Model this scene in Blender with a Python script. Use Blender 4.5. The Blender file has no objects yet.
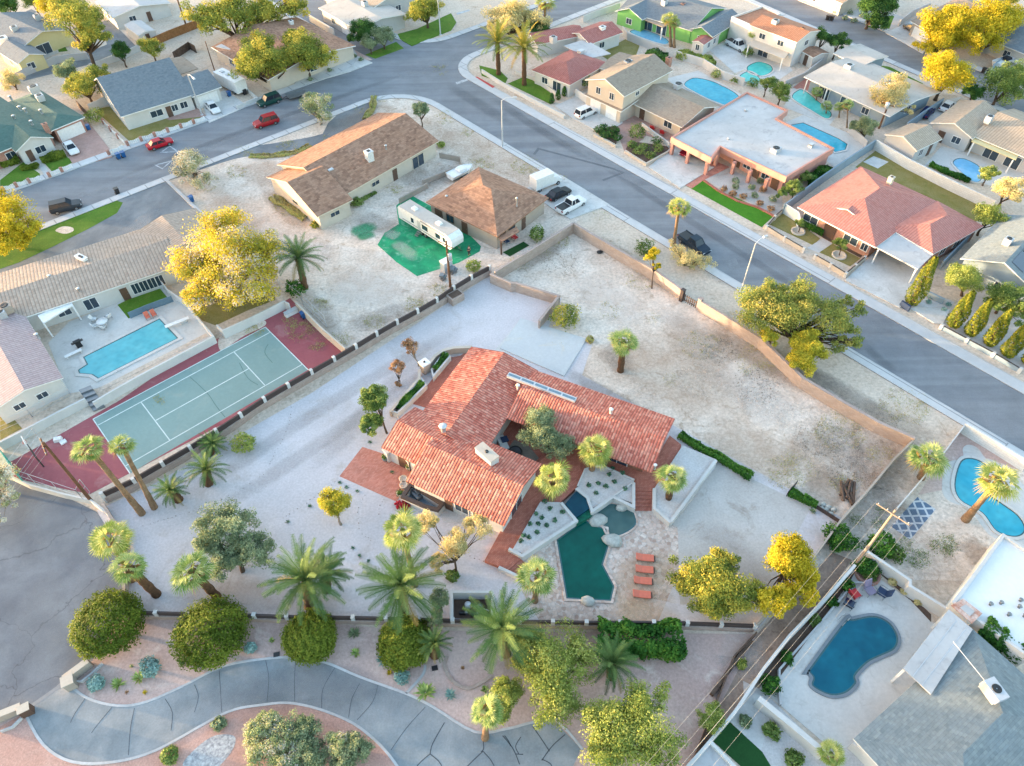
import bpy, bmesh, math, random
import numpy as np
from mathutils import Vector, Matrix
random.seed(7); rng = np.random.default_rng(7)
S = bpy.context.scene; COL = S.collection
R = math.radians
# ---------------------------------------------------------------- camera
PITCH, ROLL, FPX, CAMH = 0.8432725, -0.0124626, 715.0, 68.07
_fw = Vector((0, math.cos(PITCH), -math.sin(PITCH)))
_up0 = Vector((0, math.sin(PITCH), math.cos(PITCH))); _rt0 = Vector((1, 0, 0))
_rt = _rt0*math.cos(ROLL) + _up0*math.sin(ROLL); _up = -_rt0*math.sin(ROLL) + _up0*math.cos(ROLL)
cd = bpy.data.cameras.new('camera'); cam = bpy.data.objects.new('camera', cd); COL.objects.link(cam)
cd.sensor_width = 36; cd.lens = FPX/1024*36; cd.clip_start = 1; cd.clip_end = 5000
cam.matrix_world = Matrix(((_rt.x, _up.x, -_fw.x, 0), (_rt.y, _up.y, -_fw.y, 0), (_rt.z, _up.z, -_fw.z, CAMH), (0, 0, 0, 1)))
S.camera = cam
# ---------------------------------------------------------------- light
SUN_EL, SUN_AZ = 2.8, 284.0            # low warm sun from the left of the view
w = bpy.data.worlds.new('World'); S.world = w; w.use_nodes = True
nt = w.node_tree; sky = nt.nodes.new('ShaderNodeTexSky'); sky.sky_type = 'NISHITA'; sky.sun_disc = False
sky.sun_elevation = R(SUN_EL); sky.sun_rotation = R(SUN_AZ); sky.air_density = 1.0; sky.dust_density = 2.0; sky.ozone_density = 1.3
bg = nt.nodes['Background']; nt.links.new(sky.outputs[0], bg.inputs[0]); bg.inputs[1].default_value = 0.15
sd = bpy.data.lights.new('sun', 'SUN'); sd.energy = 1.2; sd.angle = R(0.8); sd.color = (1.0, 0.72, 0.42)
so = bpy.data.objects.new('sun', sd); COL.objects.link(so)
_sv = Vector((math.sin(R(SUN_AZ))*math.cos(R(SUN_EL)), math.cos(R(SUN_AZ))*math.cos(R(SUN_EL)), math.sin(R(SUN_EL))))
so.rotation_euler = (-_sv).to_track_quat('-Z', 'Y').to_euler()
S.view_settings.view_transform = 'Standard'; S.view_settings.look = 'None'; S.view_settings.gamma = 1
S.view_settings.exposure = 3.85

# ---------------------------------------------------------------- coordinates
FR = dict(s0=(60,380,7.66), s1=(180,300,5.894), s2=(440,40,3.831), s3=(640,180,4.505), s4=(840,260,3.83), s5=(0,60,3.831),
          s6=(220,0,3.413), s7=(700,0,3.16), h0=(380,330,5.472), h1=(540,380,6.38), h2=(470,440,4.257), h3=(330,420,5.105),
          h4=(380,180,5.12), h5=(100,170,4.452), h6=(0,170,4.786), h7=(0,300,5.471), px=(0,0,1))
for _r, _y in zip('abcd', (0, 190, 380, 566)):
    for _c, _x in zip('1234', (0, 250, 500, 764)): FR[_r+_c] = (_x, _y, 3.831)
def P(fr, *v):
    x0, y0, s = FR[fr]
    return [(x0+v[i]/s, y0+v[i+1]/s) for i in range(0, len(v), 2)]
def P1(fr, x, y): return P(fr, x, y)[0]
def G(p, z=0.0):
    d = _fw + _rt*((p[0]-512)/FPX) - _up*((p[1]-383)/FPX)
    t = (z-CAMH)/d.z
    return Vector((d.x*t, d.y*t, z))
def mpp(p, z=0.0):                      # metres per pixel there
    d = _fw + _rt*((p[0]-512)/FPX) - _up*((p[1]-383)/FPX)
    return (z-CAMH)/d.z/FPX
GA = R(40.7); E1 = Vector((math.cos(GA), math.sin(GA), 0)); E2 = Vector((-math.sin(GA), math.cos(GA), 0))
def L(s, t, z=0.0): return E1*s + E2*t + Vector((0, 0, z))
def lift(base, tip):                    # height at which the ray through tip passes over the ground point under base
    b = G(base); best = None
    for k in range(1, 400):
        z = k*0.1; q = G(tip, z); e = (q.xy-b.xy).length
        if best is None or e < best[0]: best = (e, z)
    return best[1]
def smooth(pts, closed=True, n=6):
    pts = [Vector(p) for p in pts]; N = len(pts); out = []
    rngi = range(N) if closed else range(N-1)
    for i in rngi:
        if closed: p0, p1, p2, p3 = pts[i-1], pts[i], pts[(i+1) % N], pts[(i+2) % N]
        else: p0, p1, p2, p3 = pts[max(i-1, 0)], pts[i], pts[i+1], pts[min(i+2, N-1)]
        for k in range(n):
            t = k/n
            out.append(0.5*((2*p1)+(p2-p0)*t+(2*p0-5*p1+4*p2-p3)*t*t+(3*p1-p0-3*p2+p3)*t**3))
    if not closed: out.append(pts[-1])
    return out
def srgb(r, g, b, k=1.0):
    f = lambda c: ((c/255+0.055)/1.055)**2.4 if c > 10 else c/255/12.92
    return (min(f(r)*k, .9), min(f(g)*k, .9), min(f(b)*k, .9), 1)

# ---------------------------------------------------------------- materials
class NT:
    def __init__(s, name):
        s.m = bpy.data.materials.new(name); s.m.use_nodes = True; s.t = s.m.node_tree; s.b = s.t.nodes['Principled BSDF']
    def n(s, typ, **kw):
        o = s.t.nodes.new('ShaderNode'+typ)
        for k, v in kw.items():
            if k.startswith('i_'): o.inputs[int(k[2:])].default_value = v
            else: setattr(o, k, v)
        return o
    def l(s, a, b): s.t.links.new(a, b)
    def math(s, op, a, b=None):
        o = s.n('Math', operation=op)
        for i, v in enumerate((a, b)):
            if v is None: continue
            if isinstance(v, (int, float)): o.inputs[i].default_value = v
            else: s.l(v, o.inputs[i])
        return o.outputs[0]
    def mix(s, f, a, b, typ='MIX'):
        o = s.n('Mix', data_type='RGBA', blend_type=typ)
        for i, v in ((0, f), (6, a), (7, b)):
            if isinstance(v, (int, float, tuple)): o.inputs[i].default_value = v
            else: s.l(v, o.inputs[i])
        return o.outputs[2]
    def ramp(s, f, stops, interp='LINEAR'):
        o = s.n('ValToRGB'); cr = o.color_ramp; cr.interpolation = interp
        while len(cr.elements) < len(stops): cr.elements.new(0.5)
        for e, (p, c) in zip(cr.elements, stops): e.position = p; e.color = c
        s.l(f, o.inputs[0]); return o.outputs[0]
    def noise(s, vec, scale, detail=5, rough=.6, dist=0):
        o = s.n('TexNoise'); o.inputs['Scale'].default_value = scale; o.inputs['Detail'].default_value = detail
        o.inputs['Roughness'].default_value = rough; o.inputs['Distortion'].default_value = dist
        s.l(vec, o.inputs['Vector']); return o.outputs['Fac']
    def bump(s, hgt, strength=.3, dist=.05):
        o = s.n('Bump'); o.inputs['Strength'].default_value = strength; o.inputs['Distance'].default_value = dist
        s.l(hgt, o.inputs['Height']); s.l(o.outputs[0], s.b.inputs['Normal'])
G0, G1 = (0, 0, 0, 1), (1, 1, 1, 1)
def grey(v): return (v, v, v, 1)
def M(name, c1, c2=None, c3=None, sc=.3, fine=4.0, famp=.25, rough=.85, bump=0, lo=.35, hi=.65, metal=0, spec=.3):
    """mottled surface: c1/c2 in broad patches, c3 in rarer ones, fine grain over all"""
    k = NT(name); tc = k.n('TexCoord').outputs['Object']
    col = c1
    if c2: col = k.mix(k.ramp(k.noise(tc, sc, 6, .62, .6), [(lo, G0), (hi, G1)]), c1, c2)
    if c3:
        mp = k.n('Mapping'); k.l(tc, mp.inputs[0]); mp.inputs[1].default_value = (13, 7, 3)
        col = k.mix(k.ramp(k.noise(mp.outputs[0], sc*2.3, 7, .7, .8), [(.55, G0), (.72, G1)]), col, c3)
    fn = k.noise(tc, fine, 6, .72)
    g = k.ramp(fn, [(.3, grey(1-famp)), (.7, grey(1+famp))])
    col = k.mix(1.0, col, g, 'MULTIPLY')
    k.l(col, k.b.inputs['Base Color']); k.b.inputs['Roughness'].default_value = rough
    k.b.inputs['Metallic'].default_value = metal; k.b.inputs['Specular IOR Level'].default_value = spec
    if bump: k.bump(fn, bump, .05)
    return k.m
def plain(name, c, rough=.5, metal=0, spec=.5, coat=0):
    k = NT(name); tc = k.n('TexCoord').outputs['Object']
    g = k.ramp(k.noise(tc, 3.0, 4), [(.3, grey(.9)), (.7, grey(1.08))])
    k.l(k.mix(1.0, c, g, 'MULTIPLY'), k.b.inputs['Base Color'])
    k.b.inputs['Roughness'].default_value = rough; k.b.inputs['Metallic'].default_value = metal
    k.b.inputs['Specular IOR Level'].default_value = spec; k.b.inputs['Coat Weight'].default_value = coat
    return k.m
def tiles(name, cols, pu, pv, wave=1.0, bump=.6, rough=.8, line=.75, patch=.25, weather=(.5, .42, .36, 1), gain=.76, groove=.55):
    """roof covering in UV metres: courses pv high, pieces pu wide, each piece its own tone"""
    k = NT(name); uv = k.n('UVMap').outputs[0]; sp = k.n('SeparateXYZ'); k.l(uv, sp.inputs[0])
    v = k.math('DIVIDE', sp.outputs[1], pv); vf = k.math('FLOOR', v)
    off = k.math('MULTIPLY', vf, 0.37 if wave == 0 else 0.0)
    u = k.math('ADD', k.math('DIVIDE', sp.outputs[0], pu), off)
    uf = k.math('FLOOR', u); cb = k.n('CombineXYZ'); k.l(uf, cb.inputs[0]); k.l(vf, cb.inputs[1])
    wn = k.n('TexWhiteNoise', noise_dimensions='2D'); k.l(cb.outputs[0], wn.inputs['Vector'])
    n = len(cols); col = k.ramp(wn.outputs['Value'], [(i/(n-1), c) for i, c in enumerate(cols)])
    big = k.ramp(k.noise(uv, .22, 6, .65, .5), [(.42, G0), (.68, grey(patch))])
    col = k.mix(big, col, weather)
    fu = k.math('FRACT', u); fv = k.math('FRACT', v)
    hw = k.math('SINE', k.math('MULTIPLY', fu, math.pi)) if wave else k.math('MULTIPLY', fu, 0)
    # gaps between courses are darker, each barrel darkens towards its sides
    e = k.ramp(fv, [(0, grey(line)), (.16, G1), (1, G1)])
    col = k.mix(1.0, col, e, 'MULTIPLY')
    if wave:
        col = k.mix(1.0, col, k.ramp(hw, [(0, grey(groove)), (.6, G1), (1, G1)]), 'MULTIPLY')
    col = k.mix(1.0, col, k.ramp(k.noise(uv, 2.2, 5, .7), [(.3, grey(.84*gain)), (.7, grey(1.12*gain))]), 'MULTIPLY')
    k.l(col, k.b.inputs['Base Color']); k.b.inputs['Roughness'].default_value = rough; k.b.inputs['Specular IOR Level'].default_value = .25
    k.bump(k.math('ADD', k.math('MULTIPLY', hw, wave), k.math('MULTIPLY', fv, -.35)), bump, .12)
    return k.m
def paving(name, cols, pu, pv, mortar, mw=.06, rough=.85, var=.15, rot=0):
    k = NT(name); uv = k.n('UVMap').outputs[0]; mp = k.n('Mapping'); k.l(uv, mp.inputs[0]); mp.inputs[2].default_value = (0, 0, rot)
    br = k.n('TexBrick'); k.l(mp.outputs[0], br.inputs[0]); br.inputs['Scale'].default_value = 1
    br.inputs['Color1'].default_value = cols[0]; br.inputs['Color2'].default_value = cols[1]; br.inputs['Mortar'].default_value = mortar
    br.inputs['Brick Width'].default_value = pu; br.inputs['Row Height'].default_value = pv; br.inputs['Mortar Size'].default_value = mw*min(pu, pv)
    g = k.ramp(k.noise(uv, .7, 6, .7), [(.3, grey(1-var)), (.7, grey(1+var))])
    k.l(k.mix(1.0, br.outputs[0], g, 'MULTIPLY'), k.b.inputs['Base Color']); k.b.inputs['Roughness'].default_value = rough
    return k.m
def flag(name, cols, mortar, scale=1.6):
    k = NT(name); tc = k.n('TexCoord').outputs['Object']
    vo = k.n('TexVoronoi', feature='F1'); vo.inputs['Scale'].default_value = scale; k.l(tc, vo.inputs['Vector'])
    ve = k.n('TexVoronoi', feature='DISTANCE_TO_EDGE'); ve.inputs['Scale'].default_value = scale; k.l(tc, ve.inputs['Vector'])
    sp = k.n('SeparateColor'); k.l(vo.outputs['Color'], sp.inputs[0])
    n = len(cols); col = k.ramp(sp.outputs[0], [(i/(n-1), c) for i, c in enumerate(cols)])
    col = k.mix(k.ramp(ve.outputs[0], [(.02, G1), (.07, G0)]), col, mortar)
    col = k.mix(1.0, col, k.ramp(k.noise(tc, 3, 6, .7), [(.3, grey(.85)), (.7, grey(1.15))]), 'MULTIPLY')
    k.l(col, k.b.inputs['Base Color']); k.b.inputs['Roughness'].default_value = .85
    return k.m
def water(name, c1, c2, sc=.35, lo=.35, hi=.7):
    k = NT(name); tc = k.n('TexCoord').outputs['Object']
    col = k.mix(k.ramp(k.noise(tc, sc, 4, .5, .7), [(lo, G0), (hi, G1)]), c1, c2)
    vo = k.n('TexVoronoi', feature='SMOOTH_F1'); vo.inputs['Scale'].default_value = 1.6; k.l(tc, vo.inputs['Vector'])
    col = k.mix(1.0, col, k.ramp(vo.outputs[0], [(.1, grey(.93)), (.7, grey(1.1))]), 'MULTIPLY')
    k.l(col, k.b.inputs['Base Color']); k.b.inputs['Roughness'].default_value = .08; k.b.inputs['IOR'].default_value = 1.33
    k.bump(k.noise(tc, 2.2, 4), .12, .06); return k.m
def foliage(name, stops, trans=.3, rough=.7):
    k = NT(name); at = k.n('Attribute', attribute_name='rnd')
    col = k.ramp(at.outputs['Fac'], stops); k.l(col, k.b.inputs['Base Color']); k.b.inputs['Roughness'].default_value = rough
    k.b.inputs['Specular IOR Level'].default_value = .2
    tr = k.n('BsdfTranslucent'); k.l(col, tr.inputs[0]); mx = k.n('MixShader'); mx.inputs[0].default_value = trans
    k.l(k.b.outputs[0], mx.inputs[1]); k.l(tr.outputs[0], mx.inputs[2]); k.l(mx.outputs[0], k.t.nodes['Material Output'].inputs[0])
    return k.m

# ---------------------------------------------------------------- mesh builder
class MB:
    def __init__(s): s.v = []; s.f = []; s.m = []; s.cur = 0; s.sm = []
    def face(s, pts, flip=False, smooth=False):
        i = len(s.v); s.v += [Vector(p) for p in pts]; ids = list(range(i, i+len(pts)))
        s.f.append(ids[::-1] if flip else ids); s.m.append(s.cur); s.sm.append(smooth)
    def mesh(s, vs, fs, smooth=False):
        i = len(s.v); s.v += [Vector(p) for p in vs]
        for f in fs: s.f.append([i+a for a in f]); s.m.append(s.cur); s.sm.append(smooth)
    def box(s, c, size, rz=0.0, taper=1.0):
        c = Vector(c); x, y, z = (a/2 for a in size); cr, sr = math.cos(rz), math.sin(rz); vs = []
        for k, zz in ((1, -z), (taper, z)):
            for a, b in ((-x, -y), (x, -y), (x, y), (-x, y)):
                a *= k; b *= k; vs.append(c+Vector((a*cr-b*sr, a*sr+b*cr, zz)))
        s.mesh(vs, [(3, 2, 1, 0), (4, 5, 6, 7), (0, 1, 5, 4), (1, 2, 6, 5), (2, 3, 7, 6), (3, 0, 4, 7)])
    def prism(s, poly, z0, z1, top=True, bottom=False, sides=True):
        poly = [Vector((p[0], p[1], 0)) for p in poly]; n = len(poly)
        if sum(poly[i].x*poly[(i+1) % n].y-poly[(i+1) % n].x*poly[i].y for i in range(n)) < 0: poly.reverse()
        up = lambda p, z: Vector((p.x, p.y, z))
        if top: s.face([up(p, z1) for p in poly])
        if bottom: s.face([up(p, z0) for p in poly][::-1])
        if sides and z1 > z0:
            for i in range(n):
                a, b = poly[i], poly[(i+1) % n]; s.face([up(a, z0), up(b, z0), up(b, z1), up(a, z1)])
    def tube(s, pts, rad, n=8, cap=True):
        pts = [Vector(p) for p in pts]; rad = rad if hasattr(rad, '__len__') else [rad]*len(pts); rings = []
        ref = Vector((0, 0, 1))
        for i, p in enumerate(pts):
            d = (pts[min(i+1, len(pts)-1)]-pts[max(i-1, 0)]).normalized()
            r = ref if abs(d.z) < .9 else Vector((1, 0, 0)); a = d.cross(r).normalized(); b = d.cross(a)
            rings.append([p+(a*math.cos(t)+b*math.sin(t))*rad[i] for t in [2*math.pi*k/n for k in range(n)]])
        vs = [v for r in rings for v in r]; fs = []
        for i in range(len(pts)-1):
            for k in range(n):
                fs.append((i*n+k, (i+1)*n+k, (i+1)*n+(k+1) % n, i*n+(k+1) % n))
        s.mesh(vs, fs, True)
        if cap: s.face(rings[0]); s.face(rings[-1][::-1])
    def lathe(s, c, prof, n=16):
        c = Vector(c); vs = [c+Vector((r*math.cos(2*math.pi*k/n), r*math.sin(2*math.pi*k/n), z)) for r, z in prof for k in range(n)]
        fs = [(i*n+k, i*n+(k+1) % n, (i+1)*n+(k+1) % n, (i+1)*n+k) for i in range(len(prof)-1) for k in range(n)]
        s.mesh(vs, fs, True)
    def blob(s, c, r, seed=0, n=2, amp=.25):
        bm = bmesh.new(); bmesh.ops.create_icosphere(bm, subdivisions=n, radius=1); rd = random.Random(seed)
        ph = [Vector((rd.uniform(-1, 1), rd.uniform(-1, 1), rd.uniform(-1, 1)))*3 for _ in range(4)]
        vs = []
        for v in bm.verts:
            k = 1+amp*sum(math.sin(v.co.dot(q)+i) for i, q in enumerate(ph))/3
            vs.append(Vector(c)+Vector((v.co.x*r[0]*k, v.co.y*r[1]*k, v.co.z*r[2]*k)))
        s.mesh(vs, [[v.index for v in f.verts] for f in bm.faces], True); bm.free()
    def build(s, name, mats, parent=None, loc=None, col=None):
        o0 = Vector(loc) if loc is not None else (parent.matrix_basis.translation.copy() if parent and not parent.parent else
             ((parent.parent.matrix_basis.translation+parent.matrix_basis.translation) if parent else Vector((0, 0, 0))))
        me = bpy.data.meshes.new(name); me.from_pydata([tuple(v-o0) for v in s.v], [], s.f)
        mats = mats if isinstance(mats, (list, tuple)) else [mats]
        for m in mats: me.materials.append(m)
        me.polygons.foreach_set('material_index', s.m); me.polygons.foreach_set('use_smooth', s.sm)
        uvl = me.uv_layers.new(name='UVMap'); buf = [0.0]*(2*len(me.loops))
        for p in me.polygons:
            nn = p.normal
            if abs(nn.z) > .996: u, v = E1, E2
            else:
                u = Vector((-nn.y, nn.x, 0)); u = u.normalized() if u.length > 1e-9 else Vector((1, 0, 0)); v = nn.cross(u)
            for li, vi in zip(p.loop_indices, p.vertices):
                q = me.vertices[vi].co+o0; buf[2*li] = q.dot(u); buf[2*li+1] = q.dot(v)
        uvl.data.foreach_set('uv', buf)
        o = bpy.data.objects.new(name, me); COL.objects.link(o)
        if parent: o.parent = parent
        else: o.location = o0
        return o
def tag(o, label=None, cat=None, group=None, kind=None):
    for k, v in (('label', label), ('category', cat), ('group', group), ('kind', kind)):
        if v: o[k] = v
    return o
def thing(name, label, cat, loc, group=None, rz=0):
    o = bpy.data.objects.new(name, None); COL.objects.link(o); o.location = Vector(loc); o.rotation_euler = (0, 0, rz)
    o.empty_display_size = .3
    return tag(o, label, cat, group)
def copy_tree(o, parent=None, loc=None, rz=None, label=None, scale=None):
    c = o.copy(); COL.objects.link(c)
    if parent: c.parent = parent
    if loc is not None: c.location = loc
    if rz is not None: c.rotation_euler = (0, 0, rz)
    if scale is not None: c.scale = scale if hasattr(scale, '__len__') else (scale,)*3
    if label: c['label'] = label
    for ch in list(o.children): copy_tree(ch, c)
    return c
_h = 0
def sheet(name, mat, pts, z=.02, kind='structure', world=False, sm=False, label=None, cat=None, group=None, base=None):
    """a flat surface of the setting, laid a little above what is below it, with a skirt down to it"""
    global _h
    _h += 1; z += .00035*(_h % 37)
    q = list(pts) if world else [G(p, z) for p in pts]
    if sm: q = smooth(q)
    b = MB(); b.prism(q, 0.0 if base is None else base, z)
    return tag(b.build(name, mat), label, cat, group, kind)
def offset(path, d, closed=False):
    path = [Vector((p[0], p[1], 0)) for p in path]; n = len(path); out = []
    for i in range(n):
        a = path[i-1] if (i > 0 or closed) else None; c = path[(i+1) % n] if (i < n-1 or closed) else None; b = path[i]
        ns = []
        if a is not None and (b-a).length > 1e-6: t = (b-a).normalized(); ns.append(Vector((-t.y, t.x, 0)))
        if c is not None and (c-b).length > 1e-6: t = (c-b).normalized(); ns.append(Vector((-t.y, t.x, 0)))
        m = sum(ns, Vector()).normalized(); k = max(m.dot(ns[0]), .35)
        out.append(b+m*(d/k))
    return out
def band(b, path, d0, d1, z0, z1, closed=False):
    """strip between two offsets of a path, as a solid"""
    l, r = offset(path, d0, closed), offset(path, d1, closed); n = len(l)
    if d0 < d1: l, r = r, l
    at = lambda p, z: Vector((p.x, p.y, z))
    for i in range(n if closed else n-1):
        j = (i+1) % n
        b.face([at(r[i], z1), at(r[j], z1), at(l[j], z1), at(l[i], z1)])
        b.face([at(r[i], z0), at(r[j], z0), at(r[j], z1), at(r[i], z1)])
        b.face([at(l[j], z0), at(l[i], z0), at(l[i], z1), at(l[j], z1)])
    if not closed:
        b.face([at(l[0], z0), at(r[0], z0), at(r[0], z1), at(l[0], z1)])
        b.face([at(r[-1], z0), at(l[-1], z0), at(l[-1], z1), at(r[-1], z1)])
def strip(name, mat, path, d0, d1, z, kind='structure', z0=0.0, closed=False, **kw):
    b = MB(); band(b, path, d0, d1, z0, z, closed); return tag(b.build(name, mat), kw.get('label'), kw.get('cat'), kw.get('group'), kind)
def gwall(label, pts, h=1.8, t=.2, mat=None, zr=None, name='garden_wall', cat='wall', group=None, cap=None, z0=0.0, world=False, closed=False, sm=False):
    """a free-standing wall along a polyline read at height zr (default: its top)"""
    zr = h if zr is None else zr
    q = list(pts) if world else [G(p, zr) for p in pts]
    if sm: q = smooth(q, closed)
    o = thing(name, label, cat, Vector((q[0].x, q[0].y, z0)), group)
    b = MB(); band(b, q, -t/2, t/2, z0, h-(.06 if cap else 0), closed); b.build('panel', mat, o)
    if cap: b = MB(); band(b, q, -t/2-.05, t/2+.05, h-.06, h, closed); b.build('coping', cap, o)
    return o
# ---------------------------------------------------------------- palette
m_dirt = M('desert_dirt', srgb(206,186,168,.82), srgb(214,198,182,.84), srgb(182,160,140,.74), sc=.2, fine=2.4, famp=.27, rough=.95)
m_lot = M('pale_lot_dirt', srgb(204,184,168,.84), srgb(220,206,194,.9), srgb(178,156,136,.76), sc=.3, fine=2.6, famp=.3, rough=.95, bump=.3)
m_gravel = M('white_gravel', srgb(198,192,194,.8), srgb(210,204,207,.86), srgb(192,182,178,.78), sc=.1, fine=4, famp=.16, rough=.95)
m_gravel2 = M('bed_gravel', srgb(196,188,184,.8), srgb(205,202,202,.85), None, sc=.2, fine=6, famp=.2, rough=.95)
m_red_gravel = M('red_gravel', srgb(182,142,130,.9), srgb(194,158,146,.9), srgb(170,138,126,.85), sc=.3, fine=6, famp=.25, rough=.95)
m_mauve = M('mauve_dirt', srgb(176,150,142,.98), srgb(190,166,158,1), srgb(208,190,180,.95), sc=.15, fine=3.5, famp=.2, rough=.95)
def asphalt(name, c1, c2, crack=False, streak=0, cs=.12):
    k = NT(name); tc = k.n('TexCoord').outputs['Object']
    mp = k.n('Mapping'); mp.vector_type = 'POINT'; k.l(tc, mp.inputs[0])
    mp.inputs[2].default_value = (0, 0, -GA + (math.pi/2 if streak == 2 else 0))
    if streak: mp.inputs[3].default_value = (.03, .5, 1)
    else: mp.inputs[3].default_value = (.25, .25, .25)
    col = k.mix(k.ramp(k.noise(mp.outputs[0], 1.0, 5, .6, .3), [(.36, G0), (.66, G1)]), c1, c2)
    col = k.mix(1.0, col, k.ramp(k.noise(tc, .25, 6, .7), [(.3, grey(.86)), (.7, grey(1.13))]), 'MULTIPLY')
    col = k.mix(1.0, col, k.ramp(k.noise(tc, 6, 5, .7), [(.3, grey(.9)), (.7, grey(1.1))]), 'MULTIPLY')
    if crack:
        nz = k.n('TexNoise'); nz.inputs['Scale'].default_value = .35; nz.inputs['Detail'].default_value = 4; k.l(tc, nz.inputs['Vector'])
        ad = k.n('VectorMath', operation='MULTIPLY_ADD'); k.l(nz.outputs['Color'], ad.inputs[0]); ad.inputs[1].default_value = (5, 5, 0); k.l(tc, ad.inputs[2])
        ve = k.n('TexVoronoi', feature='DISTANCE_TO_EDGE'); ve.inputs['Scale'].default_value = cs; k.l(ad.outputs[0], ve.inputs['Vector'])
        col = k.mix(k.ramp(ve.outputs[0], [(.001, grey(.6)), (.005, G0)]), col, srgb(60,62,66,.8))
    k.l(col, k.b.inputs['Base Color']); k.b.inputs['Roughness'].default_value = .85; k.b.inputs['Specular IOR Level'].default_value = .3
    return k.m
m_road = asphalt('street_asphalt', srgb(126,129,136,.76), srgb(142,145,150,.78), streak=1)
m_roadA = asphalt('side_street_asphalt', srgb(126,129,136,.76), srgb(142,145,150,.78), streak=2)
m_culdesac = asphalt('cracked_asphalt', srgb(112,120,132,.68), srgb(134,142,152,.7), crack=True, cs=.09)
m_drive_asph = asphalt('drive_asphalt', srgb(116,124,132,.7), srgb(146,150,154,.72))
m_estate = asphalt('sealed_drive', srgb(140,148,154,.74), srgb(172,174,176,.76))
m_pad = M('pale_concrete_pad', srgb(192,196,200,.84), srgb(202,204,204,.86), srgb(210,202,188,.84), sc=.15, fine=3, famp=.08, rough=.9)
m_conc = M('concrete', srgb(196,194,192,.8), srgb(214,212,210,.82), srgb(180,176,172,.78), sc=.3, fine=3, famp=.1, rough=.9)
m_walk = paving('pavement_slabs', (srgb(196,196,198,.8), srgb(206,205,206,.8)), 3.0, 30.0, srgb(160,160,162,.75), .03, var=.08, rot=0)
m_kerb = M('kerb_concrete', srgb(200,200,202,.82), srgb(184,183,184,.8), sc=.5, fine=4, famp=.1)
m_deck = M('pool_deck_concrete', srgb(206,202,198,.78), srgb(216,212,208,.8), srgb(192,186,180,.75), sc=.3, fine=3, famp=.08)
m_lawn = M('lawn', srgb(88,132,34,.6), srgb(112,150,48,.6), srgb(140,150,70,.6), sc=.35, fine=5, famp=.3, rough=.95)
m_lawn_bright = M('bright_lawn', srgb(70,138,24,.6), srgb(86,150,36,.6), None, sc=.5, fine=6, famp=.25, rough=.95)
m_lawn_dry = M('dry_lawn', srgb(150,140,72,.6), srgb(168,154,100,.6), srgb(120,130,60,.6), sc=.4, fine=5, famp=.25, rough=.95)
m_lawn_dark = M('artificial_turf', srgb(36,84,40,.6), srgb(44,96,46,.6), None, sc=.5, fine=8, famp=.2, rough=.95)
m_court_g = M('court_green', srgb(134,160,156,.74), srgb(146,170,166,.75), srgb(158,172,164,.75), sc=.12, fine=2.5, famp=.06, rough=.8)
m_court_r = M('court_red', srgb(158,84,92,.78), srgb(170,98,104,.78), srgb(182,130,130,.78), sc=.16, fine=2.5, famp=.08, rough=.85)
m_line = M('court_line_paint', srgb(226,232,230,.85), srgb(200,212,208,.85), sc=1, fine=5, famp=.1)
m_roadpaint = M('road_paint', srgb(214,216,220,.8), srgb(160,164,170,.7), sc=1.5, fine=6, famp=.2)
m_terra = paving('terracotta_brick', (srgb(180,104,86,.7), srgb(200,128,108,.72)), .32, .16, srgb(160,100,86,.65), .08, var=.16)
m_terra_l = paving('terracotta_apron', (srgb(196,122,104,.75), srgb(212,146,128,.78)), .32, .16, srgb(190,130,114,.7), .06, var=.14)
m_pinkpave = paving('pink_pavers', (srgb(190,150,140,.7), srgb(200,164,152,.72)), .4, .2, srgb(180,150,140,.7), .06)
m_flag = flag('flagstone', [srgb(206,180,164,.75), srgb(222,200,188,.8), srgb(190,160,146,.7), srgb(226,210,200,.8)], srgb(196,184,176,.75), 2.6)
m_tile_red = tiles('clay_barrel_tiles', [srgb(168,88,76,1), srgb(188,106,90,1), srgb(204,126,108,1), srgb(178,96,82,1), srgb(214,146,128,1), srgb(194,112,96,1), srgb(212,150,130,1)], .33, .4, 1.0, .7, patch=.12, weather=srgb(208,154,134,.95), gain=.98, groove=.42)
m_sh_teal = tiles('teal_shingles', [srgb(92,128,122,.7), srgb(104,140,132,.7), srgb(98,134,128,.7)], .5, .3, 0, .25, weather=srgb(128,150,140,.7), patch=.5)
m_sh_blue = tiles('blue_grey_shingles', [srgb(126,136,146,.8), srgb(142,150,158,.82), srgb(134,144,152,.8)], .5, .3, 0, .25, weather=srgb(150,162,172,.75), patch=.4)
m_sh_grey = tiles('grey_shingles', [srgb(128,140,146,.92), srgb(144,154,158,.94), srgb(136,148,154,.92), srgb(152,162,164,.94)], .4, .26, 0, .3, weather=srgb(160,164,160,.75), patch=.35)
m_sh_brown = tiles('brown_shingles', [srgb(150,112,92,.7), srgb(178,138,114,.74), srgb(164,124,102,.72), srgb(140,104,86,.7)], .6, .35, 0, .35, weather=srgb(190,154,134,.78), patch=.3, gain=1.05)
m_sh_tan = tiles('tan_shingles', [srgb(178,158,140,.74), srgb(192,174,156,.76), srgb(186,166,148,.75)], .6, .35, 0, .25, weather=srgb(200,184,168,.76), patch=.4)
m_sh_beige = tiles('beige_concrete_tiles', [srgb(204,184,168,.78), srgb(216,196,180,.8), srgb(210,190,174,.78), srgb(198,178,162,.76)], .45, .5, .35, .35, line=.82, weather=srgb(196,180,170,.76), patch=.4)
m_sh_pale = tiles('pale_tiles', [srgb(206,186,164,.78), srgb(216,196,174,.8), srgb(210,190,168,.78)], .45, .5, .25, .3, line=.85, weather=srgb(206,194,182,.78), patch=.3)
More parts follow.
